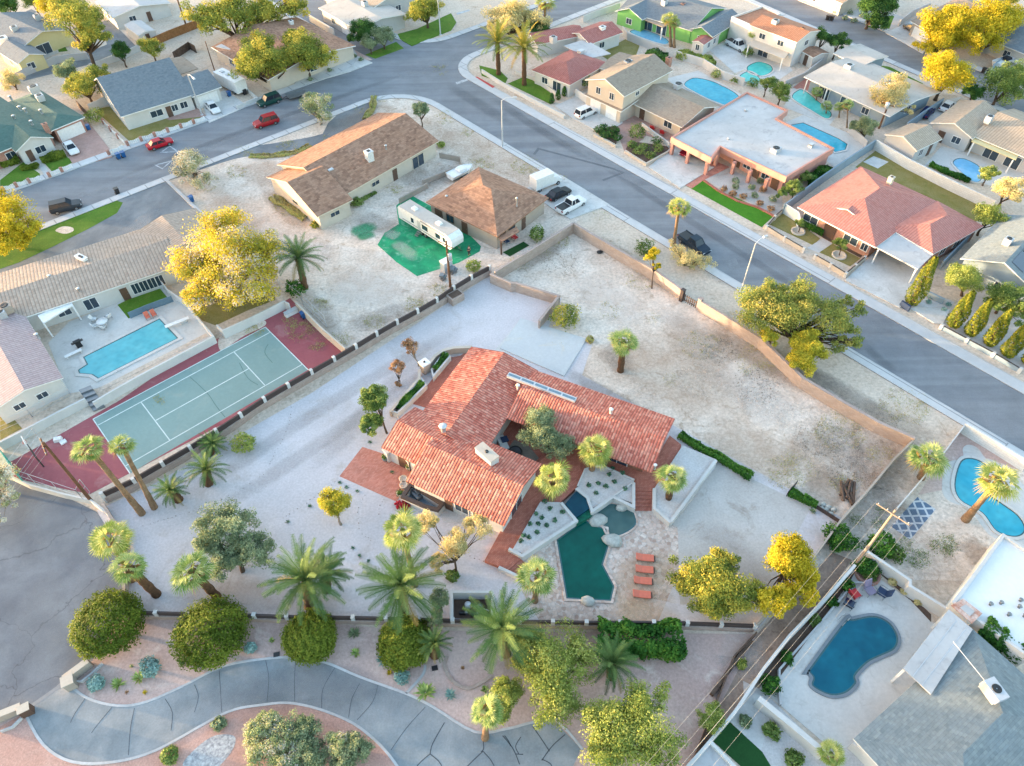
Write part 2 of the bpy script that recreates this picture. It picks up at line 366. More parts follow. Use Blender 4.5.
m_tile_pink = tiles('pink_tiles', [srgb(214,138,126,.8), srgb(226,154,142,.8), srgb(220,146,134,.8)], .4, .45, .35, .35, line=.84, weather=srgb(226,170,160,.8), patch=.35)
m_tile_rose = tiles('rose_tiles', [srgb(196,120,112,.78), srgb(212,138,128,.8), srgb(204,128,120,.78)], .4, .45, .35, .35, line=.84, weather=srgb(214,156,146,.8), patch=.35)
m_tile_mauve = tiles('mauve_tiles', [srgb(206,182,184,.78), srgb(216,194,194,.8), srgb(210,188,190,.78)], .4, .5, .3, .3, line=.86, weather=srgb(216,198,196,.8), patch=.3)
m_tile_orange = tiles('orange_tiles', [srgb(202,140,108,.8), srgb(218,156,124,.8), srgb(210,148,116,.8)], .4, .45, .4, .35, weather=srgb(222,170,140,.8), patch=.3)
m_roof_white = M('white_roof_coating', srgb(200,200,202,.66), srgb(212,212,214,.68), srgb(180,180,184,.64), sc=.25, fine=2.5, famp=.05)
m_roof_bright = M('fresh_white_roof', srgb(226,226,228,.86), srgb(232,232,234,.88), None, sc=.25, fine=2.5, famp=.04)
m_roof_cream = M('cream_rolled_roof', srgb(206,198,190,.66), srgb(216,208,200,.68), srgb(190,180,172,.64), sc=.25, fine=2.5, famp=.06)
m_st_white = M('white_stucco', srgb(222,220,218,.74), srgb(212,210,208,.72), sc=.4, fine=6, famp=.05)
m_st_cream = M('cream_stucco', srgb(212,200,186,.78), srgb(202,190,176,.76), sc=.4, fine=6, famp=.06)
m_st_beige = M('beige_stucco', srgb(192,178,166,.7), srgb(182,168,156,.68), sc=.4, fine=6, famp=.07)
m_st_pink = M('pink_block', srgb(190,174,168,.68), srgb(178,162,156,.66), srgb(200,186,180,.7), sc=.5, fine=5, famp=.1)
m_st_orange = M('salmon_stucco', srgb(214,160,146,.76), srgb(206,150,136,.74), sc=.4, fine=6, famp=.07)
m_st_green = M('lime_stucco', srgb(134,196,116,.76), srgb(126,188,108,.75), sc=.4, fine=6, famp=.05)
m_st_blue = M('blue_grey_stucco', srgb(150,168,182,.76), srgb(140,158,172,.75), sc=.4, fine=6, famp=.05)
m_st_grey = M('grey_stucco', srgb(196,196,196,.78), srgb(186,186,188,.76), sc=.4, fine=6, famp=.05)
m_st_yel = M('yellow_stucco', srgb(222,208,160,.78), srgb(214,198,150,.76), sc=.4, fine=6, famp=.05)
m_brick = paving('red_brick', (srgb(170,110,92,.7), srgb(190,132,112,.7)), .3, .1, srgb(200,180,168,.7), .1)
m_block = paving('pink_slump_block', (srgb(192,174,164,.72), srgb(180,160,150,.7)), .45, .2, srgb(180,158,146,.7), .08)
m_whiteblock = paving('white_block', (srgb(222,222,222,.84), srgb(214,214,214,.82)), .6, .3, srgb(196,196,196,.78), .05, var=.06)
m_trim = plain('white_trim', srgb(228,228,228,.86), .5)
m_trim_cream = plain('cream_trim', srgb(216,204,186,.8), .6)
m_trim_brown = plain('brown_trim', srgb(104,78,64,.7), .6)
m_dark = plain('dark_brown_panel', srgb(70,58,56,.8), .6)
m_black = plain('black_plastic', srgb(34,34,38,.8), .45)
m_glass = plain('window_glass', srgb(60,78,96,.6), .08, 0, .8)
m_glass_l = plain('light_window_glass', srgb(118,150,172,.6), .08, 0, .8)
m_wood = M('wood_planks', srgb(176,128,84,.7), srgb(150,104,66,.66), sc=2, fine=8, famp=.2)
m_pole = M('pole_wood', srgb(132,96,72,.7), srgb(112,80,60,.66), sc=1.2, fine=8, famp=.25)
m_oldwood = M('weathered_wood', srgb(120,98,84,.7), srgb(92,74,64,.66), sc=1.5, fine=7, famp=.3)
m_metal = plain('grey_metal', srgb(150,154,158,.7), .4, .6)
m_alu = plain('pale_metal', srgb(204,206,210,.8), .4, .3)
m_navyglass = plain('solar_cells', srgb(40,58,84,.7), .12, 0, .7)
m_blue_bin = plain('blue_plastic', srgb(30,90,150,.8), .4)
m_green_tarp = M('green_turf_carpet', srgb(40,164,112,.85), srgb(24,128,94,.75), srgb(130,186,158,.8), sc=.3, fine=2, famp=.1)
m_red = plain('red_fabric', srgb(196,40,44,.8), .6)
m_coral = plain('coral_cushion', srgb(226,120,96,.8), .7)
m_navy = plain('navy_fabric', srgb(36,58,92,.8), .7)
m_rust = M('rusty_sheet', srgb(196,130,104,.7), srgb(226,206,196,.8), srgb(150,90,70,.7), sc=1.2, fine=5, famp=.15)
m_rock = M('boulder', srgb(196,196,190,.8), srgb(170,170,164,.75), sc=1, fine=5, famp=.2)
m_soil = M('dark_soil', srgb(92,74,64,.7), srgb(112,92,80,.7), sc=.6, fine=5, famp=.25)
w_turq = water('turquoise_water', srgb(84,174,186,.8), srgb(108,190,198,.8))
w_turq2 = water('bright_pool_water', srgb(48,164,190,.8), srgb(76,180,200,.8))
w_deep = water('deep_teal_water', srgb(2,84,74,.72), srgb(6,98,86,.72))
w_pond = water('pond_water', srgb(72,104,104,.7), srgb(92,120,116,.7))
w_blue = water('blue_pool_water', srgb(10,92,116,.78), srgb(22,114,136,.78))
m_tileband = plain('pool_tile_band', srgb(70,112,116,.7), .2)
w_spa = water('spa_water', srgb(10,62,82,.75), srgb(16,78,96,.75))
w_mint = water('mint_pool_water', srgb(80,192,186,.85), srgb(104,206,200,.85))
w_soft = water('soft_blue_pool_water', srgb(110,176,216,.85), srgb(128,188,222,.85))

# ---------------------------------------------------------------- houses
class House:
    n = 0
    def __init__(s, label, at, cat='house', name='house', wall=m_st_white, roof=m_sh_tan, trim=m_trim):
        s.o = thing(name, label, cat, G(at)); s.W = MB(); s.Rf = MB(); s.wall = wall; s.roof = roof; s.trim = trim; s.wm = [wall]; s.rm = [roof, trim]
    def slot(s, lst, m):
        if m not in lst: lst.append(m)
        return lst.index(m)
    def roof_solid(s, faces, mi, th=.17, fascia=None):
        fi = s.slot(s.rm, fascia or s.trim); cnt = {}
        key = lambda p: (round(p.x, 2), round(p.y, 2), round(p.z, 2))
        fs = []
        for f in faces:
            f = [Vector(p) for p in f]; n = (f[1]-f[0]).cross(f[2]-f[0])
            if n.z < 0: f.reverse()
            fs.append(f)
            for i in range(len(f)): e = tuple(sorted((key(f[i]), key(f[(i+1) % len(f)])))); cnt[e] = cnt.get(e, 0)+1
        dn = Vector((0, 0, -th))
        for f in fs:
            s.Rf.cur = mi; s.Rf.face(f); s.Rf.cur = fi; s.Rf.face([p+dn for p in f][::-1])
            for i in range(len(f)):
                a, b = f[i], f[(i+1) % len(f)]
                if cnt[tuple(sorted((key(a), key(b))))] == 1: s.Rf.face([a+dn, b+dn, b, a])
    def wing(s, A, B, C, h=2.9, rise=1.2, kind='gable', axis='ab', roof=None, wall=None, over=.5, op='', fascia=None, hipcut=1.0, z0=0.0, thick=.17):
        """A,B,C: eave corners (pixels, at eave height): front edge A-B, then back to C. op: openings 'side kind at width' """
        House.n += 1; h += .004*(House.n % 9)
        A, B, C = (G(p, h) if len(p) == 2 else Vector(p) for p in (A, B, C))
        e = (B-A); Le = e.length; e = e/Le; d = (C-B)-e*((C-B).dot(e)); Ld = d.length; d = d/Ld
        if rise < 0: rise = -rise*(Ld if kind == 'shed' else (Ld/2 if (kind == 'gable' and axis == 'ab') else (Le/2 if kind == 'gable' else min(Le, Ld)/2)))
        mi = s.slot(s.rm, roof or s.roof); s.W.cur = s.slot(s.wm, wall or s.wall); k = wall or s.wall
        Q = lambda u, v, z: Vector((A.x, A.y, 0))+e*u+d*v+Vector((0, 0, z))
        o = over
        if kind == 'flat':
            o = 0.0; t = .3; ring = [(0, 0), (Le, 0), (Le, Ld), (0, Ld)]; inn = [(t, t), (Le-t, t), (Le-t, Ld-t), (t, Ld-t)]
            sg = 1 if e.cross(d).z > 0 else -1
            for i in range(4):
                a, b, c, g = ring[i], ring[(i+1) % 4], inn[(i+1) % 4], inn[i]
                for q in ([Q(*a, z0), Q(*b, z0), Q(*b, h), Q(*a, h)], [Q(*a, h), Q(*b, h), Q(*c, h), Q(*g, h)], [Q(*g, h), Q(*c, h), Q(*c, h-.35), Q(*g, h-.35)]):
                    s.W.face(q, flip=sg < 0)
            s.Rf.cur = mi; s.Rf.face([Q(*p, h-.35) for p in inn], flip=sg < 0)
        else:
            if kind == 'gable':
                if axis == 'ab': r0, r1 = (0, Ld/2), (Le, Ld/2); fs = [[(0, 0, 0), (Le, 0, 0), (Le, Ld/2, rise), (0, Ld/2, rise)], [(0, Ld/2, rise), (Le, Ld/2, rise), (Le, Ld, 0), (0, Ld, 0)]]
                else: fs = [[(0, 0, 0), (Le/2, 0, rise), (Le/2, Ld, rise), (0, Ld, 0)], [(Le/2, 0, rise), (Le, 0, 0), (Le, Ld, 0), (Le/2, Ld, rise)]]
            elif kind == 'hip':
                if Le >= Ld:
                    c = Ld/2*hipcut; fs = [[(0, 0, 0), (Le, 0, 0), (Le-c, Ld/2, rise), (c, Ld/2, rise)], [(Le, 0, 0), (Le, Ld, 0), (Le-c, Ld/2, rise)],
                        [(Le, Ld, 0), (0, Ld, 0), (c, Ld/2, rise), (Le-c, Ld/2, rise)], [(0, Ld, 0), (0, 0, 0), (c, Ld/2, rise)]]
                else:
                    c = Le/2*hipcut; fs = [[(0, 0, 0), (Le, 0, 0), (Le/2, c, rise)], [(Le, 0, 0), (Le, Ld, 0), (Le/2, Ld-c, rise), (Le/2, c, rise)],
                        [(Le, Ld, 0), (0, Ld, 0), (Le/2, Ld-c, rise)], [(0, Ld, 0), (0, 0, 0), (Le/2, c, rise), (Le/2, Ld-c, rise)]]
            elif kind == 'shed': fs = [[(0, 0, 0), (Le, 0, 0), (Le, Ld, rise), (0, Ld, rise)]]
            s.roof_solid([[Q(p[0], p[1], h+p[2]) for p in f] for f in fs], mi, thick, fascia)
            if wall is not False:
                hz = h-thick-.01; w0, w1, v0, v1 = o, Le-o, o, Ld-o
                sg = 1 if e.cross(d).z > 0 else -1
                def wf(p): s.W.face(p, flip=sg < 0)
                def top(u, v):
                    if kind == 'gable': f = (1-abs(v-Ld/2)/(Ld/2)) if axis == 'ab' else (1-abs(u-Le/2)/(Le/2)); return hz+rise*f
                    if kind == 'shed': return hz+rise*v/Ld
                    return hz+rise*min(min(u, Le-u), min(v, Ld-v))/(min(Le, Ld)/2)
                cs = [(w0, v0), (w1, v0), (w1, v1), (w0, v1)]
                for i in range(4):
                    a, b = cs[i], cs[(i+1) % 4]; m = ((a[0]+b[0])/2, (a[1]+b[1])/2)
                    q = [Q(*a, z0), Q(*b, z0), Q(*b, top(*b))]
                    if kind == 'gable' and ((axis == 'ab') == (i in (1, 3))): q.append(Q(*m, top(*m)))
                    q.append(Q(*a, top(*a))); wf(q)
        # openings
        for item in [t for t in op.split(';') if t.strip()]:
            tk = item.split(); side, kd, at, wd = tk[0], tk[1], float(tk[2]), float(tk[3])
            S0 = {'f': (Q(o, o, 0), e, -d, Le-2*o), 'b': (Q(o, Ld-o, 0), e, d, Le-2*o), 'l': (Q(o, o, 0), d, -e, Ld-2*o), 'r': (Q(Le-o, o, 0), d, e, Ld-2*o)}[side]
            c = S0[0]+S0[1]*(at*S0[3]); zz = {'w': (.9, 2.05), 'd': (0.02, 2.1), 'g': (.02, 2.25), 's': (.05, 2.15), 'W': (.5, 2.2), 'u': (3.6, 4.8)}[kd]
            if len(tk) > 4: zz = (float(tk[4]), float(tk[5]))
            s.opening(c, S0[1], S0[2], wd, z0+zz[0], z0+zz[1], kd)
        s.last = dict(Q=Q, e=e, d=d, Le=Le, Ld=Ld, h=h)
        return Q
    def opening(s, c, t, nrm, wd, za, zb, kd):
        def slab(b, u0, u1, z0, z1, o0, o1):
            p = [c+t*u+nrm*o for u, o in ((u0, o0), (u1, o0), (u1, o1), (u0, o1))]
            b.prism(p, z0, z1, True, True)
        b = MB(); f = .09; hw = wd/2
        if kd in 'wsWu':
            for u0, u1, z0, z1 in ((-hw-f, -hw, za-f, zb+f), (hw, hw+f, za-f, zb+f), (-hw, hw, zb, zb+f), (-hw, hw, za-f, za), (-.03, .03, za, zb)):
                slab(b, u0, u1, z0, z1, .0, .07)
            fr = b.build('window', s.trim, s.o); b = MB(); slab(b, -hw, hw, za, zb, -.0, .03); b.build('pane', m_glass, fr)
        elif kd == 'g':
            slab(b, -hw, hw, za, zb, 0, .05)
            for i in range(1, 4): slab(b, -hw+.06, hw-.06, za+(zb-za)*i/4+.03-.28, za+(zb-za)*i/4+.01, .05, .065)
            b.build('garage_door', m_trim, s.o)
        else:
            slab(b, -hw, hw, za, zb, 0, .05); dr = b.build('door', getattr(s, 'doorm', m_trim_brown), s.o)
            b = MB(); b.box(c+t*(hw*.75)+nrm*.08+Vector((0, 0, 1.05)), (.08, .08, .08)); b.build('handle', m_metal, dr)
    def faces(s, fl, roof=None, fascia=None, th=.17):
        s.roof_solid(fl, s.slot(s.rm, roof or s.roof), th, fascia)
    def canopy(s, pts, h, m, th=.14, posts=(), pm=None, z0=0.0):
        q = [G(p, h) for p in pts]; b = MB(); b.prism(q, h-th, h, True, True); b.build('canopy', m, s.o)
        for p in posts:
            c = G(p, h); b = MB(); b.box((c.x, c.y, (h-th)/2), (.2, .2, h-th-.01), GA); b.build('post', pm or s.trim, s.o)
    def part(s, name, b, m, parent=None): return b.build(name, m, parent or s.o)
    def chimney(s, p, z0, h=1.2, size=(.9, .7), m=m_brick, rz=GA):
        q = G(p, z0); b = MB(); b.box(q+Vector((0, 0, h/2-.4)), (size[0], size[1], h+.8), rz); b.box(q+Vector((0, 0, h+.04)), (size[0]+.14, size[1]+.14, .1), rz)
        ch = b.build('chimney', m, s.o); b = MB(); b.box(q+Vector((0, 0, h+.13)), (size[0]*.45, size[1]*.45, .1), rz); b.build('flue', m_black, ch)
    def ac(s, p, z, size=(1.1, 1.1, .9), rz=GA, m=m_alu, duct=None):
        q = G(p, z+size[2]/2); q.z = z; b = MB(); b.box(q+Vector((0, 0, size[2]/2+.1)), size, rz)
        for k in range(3): b.box(q+Vector((0, 0, .3+k*.18)), (size[0]+.03, size[1]+.03, .04), rz)
        b.box(q, (size[0]*.9, size[1]*.9, .6), rz); a = b.build('air_conditioner', m, s.o)
        b = MB(); b.lathe(q+Vector((0, 0, size[2]+.1)), [(size[0]*.36, 0), (size[0]*.36, .06), (size[0]*.3, .07), (.05, .03)], 14); b.build('fan', m_black, a)
        if duct: b = MB(); b.tube([q+Vector((0, 0, .35)), G(duct, z+.3)], .04, 6); b.build('pipe', m_alu, a)
    def vent(s, p, z, r=.16, h=.45, m=m_alu):
        q = G(p, z+h/2); q.z = z; b = MB(); b.lathe(q, [(r, -.5), (r, h*.8), (r*1.7, h*.82), (r*1.2, h), (0, h+.03)], 8); b.build('vent', m, s.o)
    def done(s):
        if s.W.f: s.W.build('wall', s.wm, s.o)
        if s.Rf.f: s.Rf.build('roof', s.rm, s.o)
        return s.o
def pergola(label, A, B, C, h=2.6, m=m_trim, slats=10, name='pergola', solid=None):
    A, B, C = (G(p, h) for p in (A, B, C)); o = thing(name, label, name.replace('_', ' '), (A.x, A.y, 0))
    e = B-A; d = C-B; e0 = e.normalized(); b = MB()
    if solid:
        b.prism([A, B, C, C-e], h-.12, h, True, True); b.build('roof', solid, o)
    else:
        for i in range(slats): p = A+d*(i/(slats-1)); b.tube([p, p+e], .07, 4)
        b.build('slats', m, o)
    for p in (A+e*.04+d*.04, B-e*.04+d*.04, C-e*.04-d*.04, C-e*.96-d*.04):
        b = MB(); b.box((p.x, p.y, h/2-.06), (.14, .14, h-.14), GA); b.build('post', m, o)
    return o
# ---------------------------------------------------------------- pools
def pool(label, pts, m, z=.06, cop=.35, sm=True, cm=m_deck, name='swimming_pool', depth_edge=True, n=5):
    q = [G(p, z) for p in pts]
    if sm: q = smooth(q, True, n)
    if sum(q[i].x*q[(i+1) % len(q)].y-q[(i+1) % len(q)].x*q[i].y for i in range(len(q))) < 0: q.reverse()
    c = sum(q, Vector())/len(q); o = thing(name, label, 'swimming pool', (c.x, c.y, 0))
    b = MB(); b.prism(q, z-.05, z, True, False, False); b.build('water', m, o)
    b = MB(); band(b, q, 0.0, -cop, .0, z+.07, True); b.build('coping', cm, o); b = MB(); band(b, q, .16, .003, z-.02, z+.012, True); b.build('tile_line', m_tileband, o)
    return o
def ladder(o, p, rz, z=.1):
    q = G(p, z); b = MB(); ex = Vector((math.cos(rz), math.sin(rz), 0)); ey = Vector((-ex.y, ex.x, 0))
    for s in (-.28, .28):
        b.tube([q+ey*s+ex*.5, q+ey*s+ex*.5+Vector((0, 0, .7)), q+ey*s+ex*.1+Vector((0, 0, .85)), q+ey*s-ex*.3+Vector((0, 0, .6)), q+ey*s-ex*.35-Vector((0, 0, .1))], .035, 6)
    b.build('ladder', m_alu, o)
# ---------------------------------------------------------------- vehicles
_cars = {}
def carpaint(rgb):
    if rgb not in _cars: _cars[rgb] = plain('car_paint_%d_%d_%d' % rgb, srgb(*rgb, .85), .4, 0, .2, .1)
    return _cars[rgb]
m_rubber = plain('rubber', srgb(30,30,32,.8), .8); m_rim = plain('alloy', srgb(170,172,176,.8), .3, .7)
m_carglass = plain('car_glass', srgb(36,46,58,.8), .1, 0, .35); m_hl = plain('headlamp_glass', srgb(226,230,236,.85), .1); m_tl = plain('tail_lamp_red', srgb(150,20,22,.8), .2)
def vehicle(label, p, head, rgb, kind='sedan', cat='car', name='parked_car', group=None):
    c = G(p, .6); hd = G(head, .6)-c; rz = math.atan2(hd.y, hd.x); c.z = .035
    o = thing(name, label, cat, c, group, rz)
    D = dict(sedan=(4.7, 1.8, .92, 1.42, -1.75, 1.05, -1.1, .25), hatch=(4.3, 1.8, .95, 1.5, -2.0, 1.0, -1.65, .3), suv=(4.8, 1.95, 1.08, 1.78, -2.3, 1.05, -2.05, .4), pickup=(5.6, 2.0, 1.1, 1.85, -.7, 1.3, -.45, .7),
             coupe=(4.7, 1.85, .86, 1.3, -1.7, .9, -.9, .15))[kind]
    Lc, Wd, zb, zt, g0, g1, t0, t1 = D; hl = Lc/2; hw = Wd/2
    st = [(-hl, .8, .45, zb-.2), (-hl+.12, .93, .32, zb-.03), (-hl+.9, 1, .26, zb), (0, 1, .24, zb), (hl-1.4, 1, .25, zb-.02), (hl-.5, .97, .27, zb-.12), (hl-.12, .88, .34, zb-.22), (hl, .74, .42, zb-.34)]
    vs, fs = [], []; N = 8
    for x, wq, z0, z1 in st:
        y = hw*wq
        vs += [(x, -y*.9, z0), (x, -y, z0+.16), (x, -y, (z0+z1)/2+.08), (x, -y*.9, z1), (x, y*.9, z1), (x, y, (z0+z1)/2+.08), (x, y, z0+.16), (x, y*.9, z0)]
    for i in range(len(st)-1):
        for k in range(N): fs.append((i*N+k, i*N+(k+1) % N, (i+1)*N+(k+1) % N, (i+1)*N+k))
    fs += [tuple(range(N))[::-1], tuple(range((len(st)-1)*N, len(st)*N))]
    b = MB(); b.mesh(vs, fs)
    # roof panel and pillars
    wy0, wy1 = hw*.88, hw*.68
    b.prism([(t0-.04, -wy1-.03), (t1+.04, -wy1-.03), (t1+.04, wy1+.03), (t0-.04, wy1+.03)], zt-.03, zt+.035, True, True)
    for x0, x1 in ((g0, t0), (g1, t1), ((g0+g1)/2-.1, (t0+t1)/2)):
        for sy in (-1, 1): b.tube([(x0, sy*wy0, zb-.05), (x1, sy*wy1, zt)], .055, 5)
    if kind == 'pickup':
        for sy in (-1, 1): b.box((-hl+1.05, sy*(hw-.1), zb+.02), (2.0, .12, .12))
    bo = b.build('body', carpaint(rgb), o, (0, 0, 0))
    b = MB(); b.mesh([(g0, -wy0, zb-.04), (g1, -wy0, zb-.04), (g1, wy0, zb-.04), (g0, wy0, zb-.04), (t0, -wy1, zt-.01), (t1, -wy1, zt-.01), (t1, wy1, zt-.01), (t0, wy1, zt-.01)],
             [(0, 1, 5, 4), (1, 2, 6, 5), (2, 3, 7, 6), (3, 0, 4, 7), (4, 5, 6, 7)]); b.build('glazing', m_carglass, o, (0, 0, 0))
    if kind == 'pickup': b = MB(); b.box((-hl+1.05, 0, zb-.005), (1.9, Wd-.32, .04)); b.build('bed', m_black, o, (0, 0, 0))
    for x in (-hl+.95, hl-.95):
        for sy in (-1, 1):
            b = MB(); b.tube([(x, sy*(hw-.2), .33), (x, sy*(hw+.02), .33)], .33, 14); wq = b.build('wheel', m_rubber, o, (0, 0, 0))
            b = MB(); b.tube([(x, sy*(hw+.0), .33), (x, sy*(hw+.035), .33)], .2, 10); b.build('rim', m_rim, wq, (0, 0, 0))
    for sy in (-1, 1):
        b = MB(); b.box((hl-.1, sy*hw*.64, zb-.36), (.16, .36, .16)); b.build('headlight', m_hl, o, (0, 0, 0))
        b = MB(); b.box((-hl+.06, sy*hw*.72, zb-.2), (.14, .3, .2)); b.build('taillight', m_tl, o, (0, 0, 0))
    return o
def bin_(label, p, m, rz=GA, group=None):
    q = G(p, .5); q.z = .02; o = thing('wheelie_bin', label, 'bin', q, group, rz)
    b = MB(); b.box((0, 0, .5), (.55, .6, .9), 0, 1.2); b.build('body', m, o, (0, 0, 0))
    b = MB(); b.box((0, 0, 1.0), (.74, .8, .08)); b.tube([(-.36, -.3, .98), (-.36, .3, .98)], .03, 6); b.build('lid', m, o, (0, 0, 0))
    for sy in (-.28, .28): b = MB(); b.tube([(-.3, sy-.03, .12), (-.3, sy+.03, .12)], .12, 10); b.build('wheel', m_black, o, (0, 0, 0))
    return o
def streetlight(label, base, tip, lamp, group='street lights along the kerbs'):
    h = lift(base, tip); q = G(base); o = thing('street_lamp', label, 'street lamp', q, group); t = Vector((q.x, q.y, h))
    b = MB(); b.tube([q, q+Vector((0, 0, h))], [.16, .09], 8); b.lathe(q, [(.3, 0), (.3, .15), (.18, .2)], 8); b.build('pole', m_alu, o)
    l = G(lamp, h+.5); d = (l-t); b = MB(); b.tube([t-Vector((0, 0, .1)), t+d*.4+Vector((0, 0, .2)), l], [.06, .055, .05], 6); b.build('arm', m_alu, o)
    dd = Vector((d.x, d.y, 0)).normalized(); rz = math.atan2(dd.y, dd.x); b = MB(); b.box(l+dd*.3, (.85, .34, .2), rz, .8); b.build('lamp_head', m_alu, o)
    return o
def upole(label, base, h, cross=None, m=m_pole, lean=None, r=.2, cl=1.3):
    q = Vector(base); o = thing('utility_pole', label, 'utility pole', q); t = q+Vector((0, 0, h))
    b = MB(); b.tube([q, t], [r, r*.65], 10); b.build('pole', m, o)
    if cross is not None:
        d = Vector((math.cos(cross), math.sin(cross), 0))
        b = MB(); n = Vector((-d.y, d.x, 0))
        for zz, sgn in ((-.5, 1),):
            c = t+Vector((0, 0, zz))+n*.2; b.tube([c-d*cl, c+d*cl], .09, 4)
        b.build('crossarm', m, o)
        for k in (-.9, -.35, .35, .9):
            b = MB(); b.lathe(t+Vector((0, 0, -.42))+n*.2+d*cl*k, [(.04, 0), (.06, .08), (.04, .12), (.05, .16), (0, .2)], 8); b.build('insulator', m_alu, o)
    return o, t
def wire(label, a, b_, sag=.8, r=.03, group=None):
    a, b_ = Vector(a), Vector(b_); pts = []
    for k in range(17):
        t = k/16; p = a.lerp(b_, t); p.z -= sag*4*t*(1-t); pts.append(p)
    b = MB(); b.tube(pts, r, 4); return tag(b.build('power_line', m_wire, loc=a), label, 'power line', group)
m_wire = plain('bare_cable', srgb(190,186,180,.75), .5)
# ---------------------------------------------------------------- plants
def ng(*c): return srgb(*c, 1.0)
def np_(*c): return srgb(*c, .8)
f_green = foliage('leaf_mid_green', [(0, ng(62,88,36)), (.5, ng(108,132,66)), (1, ng(156,168,98))], .35)
f_dark = foliage('leaf_dark_green', [(0, ng(36,66,34)), (.55, ng(62,100,46)), (1, ng(104,138,64))])
f_lime = foliage('leaf_lime', [(0, ng(100,120,54)), (.5, ng(142,156,76)), (1, ng(186,190,112))], .35)
f_olive = foliage('leaf_olive_grey', [(0, ng(88,104,76)), (.5, ng(130,146,110)), (1, ng(178,186,146))], .35)
f_gold = foliage('leaf_golden', [(0, np_(140,140,40)), (.45, np_(206,188,44)), (1, np_(244,222,76))], .4)
f_lemon = foliage('leaf_lemon', [(0, ng(130,140,50)), (.5, ng(186,178,60)), (1, ng(228,210,84))], .4)
f_goldgreen = foliage('leaf_gold_and_green', [(0, ng(92,110,52)), (.45, ng(134,146,66)), (.7, ng(180,172,74)), (1, ng(226,200,92))], .4)
f_goldgrey = foliage('leaf_gold_and_bare_twig', [(0, ng(110,122,54)), (.25, ng(164,160,62)), (.5, ng(220,196,60)), (.66, ng(238,212,84)), (.7, ng(190,180,164)), (1, ng(212,204,190))], .35)
f_bare = foliage('pale_twigs_few_leaves', [(0, ng(136,146,84)), (.3, ng(176,172,132)), (.5, ng(206,196,172)), (1, ng(226,216,198))], .15)
f_straw = foliage('leaf_straw', [(0, ng(150,150,100)), (.45, ng(206,192,136)), (1, ng(236,216,164))], .4)
f_sage = foliage('leaf_sage_mixed', [(0, ng(104,124,92)), (.4, ng(150,164,116)), (.62, ng(190,190,140)), (.8, ng(196,188,178)), (1, ng(206,198,192))])
f_globe = foliage('leaf_olive_lime', [(0, np_(74,96,28)), (.5, np_(108,128,42)), (1, np_(148,160,62))], .35)
f_cyp = foliage('cypress_green_gold', [(0, np_(74,98,34)), (.5, np_(124,134,44)), (1, np_(180,170,58))])
f_rust = foliage('leaf_rust', [(0, ng(120,92,66)), (.5, ng(164,126,92)), (1, ng(196,160,120))])
f_fan = foliage('fan_palm_leaf', [(0, np_(150,124,76)), (.16, np_(186,164,100)), (.22, np_(84,116,60)), (.55, np_(128,160,84)), (1, np_(206,212,140))], .3)
f_fan_y = foliage('fan_palm_leaf_yellow', [(0, np_(176,142,78)), (.16, np_(206,180,100)), (.22, np_(100,128,58)), (.55, np_(150,170,80)), (1, np_(222,218,140))], .3)
f_date = foliage('date_palm_leaf', [(0, np_(150,132,84)), (.12, np_(150,142,90)), (.16, np_(56,84,50)), (.6, np_(84,116,62)), (1, np_(134,156,92))], .2)
f_date_y = foliage('date_palm_leaf_gold', [(0, np_(160,136,76)), (.14, np_(196,156,70)), (.2, np_(84,108,52)), (.6, np_(128,144,62)), (1, np_(206,180,84))], .2)
f_succ = foliage('succulent_leaf', [(0, ng(46,84,66)), (.5, ng(70,110,84)), (1, ng(110,146,110))], .1)
f_blue = foliage('blue_grey_leaf', [(0, ng(96,128,122)), (.5, ng(130,160,152)), (1, ng(166,190,180))], .1)
f_agave = foliage('agave_leaf', [(0, ng(96,116,56)), (.5, ng(136,156,84)), (1, ng(184,196,126))], .1)
f_weed = foliage('dry_weed', [(0, ng(150,140,90)), (.5, ng(176,162,104)), (1, ng(150,160,84))], .1)
f_leafy = foliage('leaf_hedge', [(0, np_(28,70,24)), (.5, np_(58,110,36)), (1, np_(110,154,58))], .25)
m_bark = M('bark', srgb(108,88,72,.7), srgb(84,68,56,.7), sc=1.5, fine=8, famp=.3)
m_palebark = M('pale_bark', srgb(170,156,140,.74), srgb(146,130,114,.7), sc=1.5, fine=8, famp=.25)
m_palmtrunk = M('palm_trunk', srgb(164,134,104,.72), srgb(130,102,78,.7), sc=1.5, fine=5, famp=.3, bump=.5)
m_palmboot = M('palm_boots', srgb(120,88,62,.7), srgb(90,64,46,.7), sc=2, fine=5, famp=.35, bump=.5)

def quads(name, C, T, B, rnd, mat, parent, loc):
    """leaf quads: centre C, half vectors T and B (N,3)"""
    n = len(C); V = np.empty((n, 4, 3)); V[:, 0] = C-T-B*.6; V[:, 1] = C+T*.2-B; V[:, 2] = C+T+B*.3; V[:, 3] = C-T*.2+B
    return rawmesh(name, V.reshape(-1, 3), 4, rnd, mat, parent, loc)
def rawmesh(name, V, k, rnd, mat, parent, loc):
    n = len(V)//k; me = bpy.data.meshes.new(name); me.vertices.add(n*k); me.vertices.foreach_set('co', (V-np.array(loc)).astype(np.float32).ravel())
    me.loops.add(n*k); me.loops.foreach_set('vertex_index', np.arange(n*k, dtype=np.int32)); me.polygons.add(n)
    me.polygons.foreach_set('loop_start', np.arange(0, n*k, k, dtype=np.int32)); me.polygons.foreach_set('loop_total', np.full(n, k, dtype=np.int32))
    at = me.attributes.new('rnd', 'FLOAT', 'FACE'); at.data.foreach_set('value', np.clip(rnd, 0, 1).astype(np.float32))
    me.materials.append(mat); me.update(calc_edges=True); o = bpy.data.objects.new(name, me); COL.objects.link(o)
    if parent: o.parent = parent
    return o
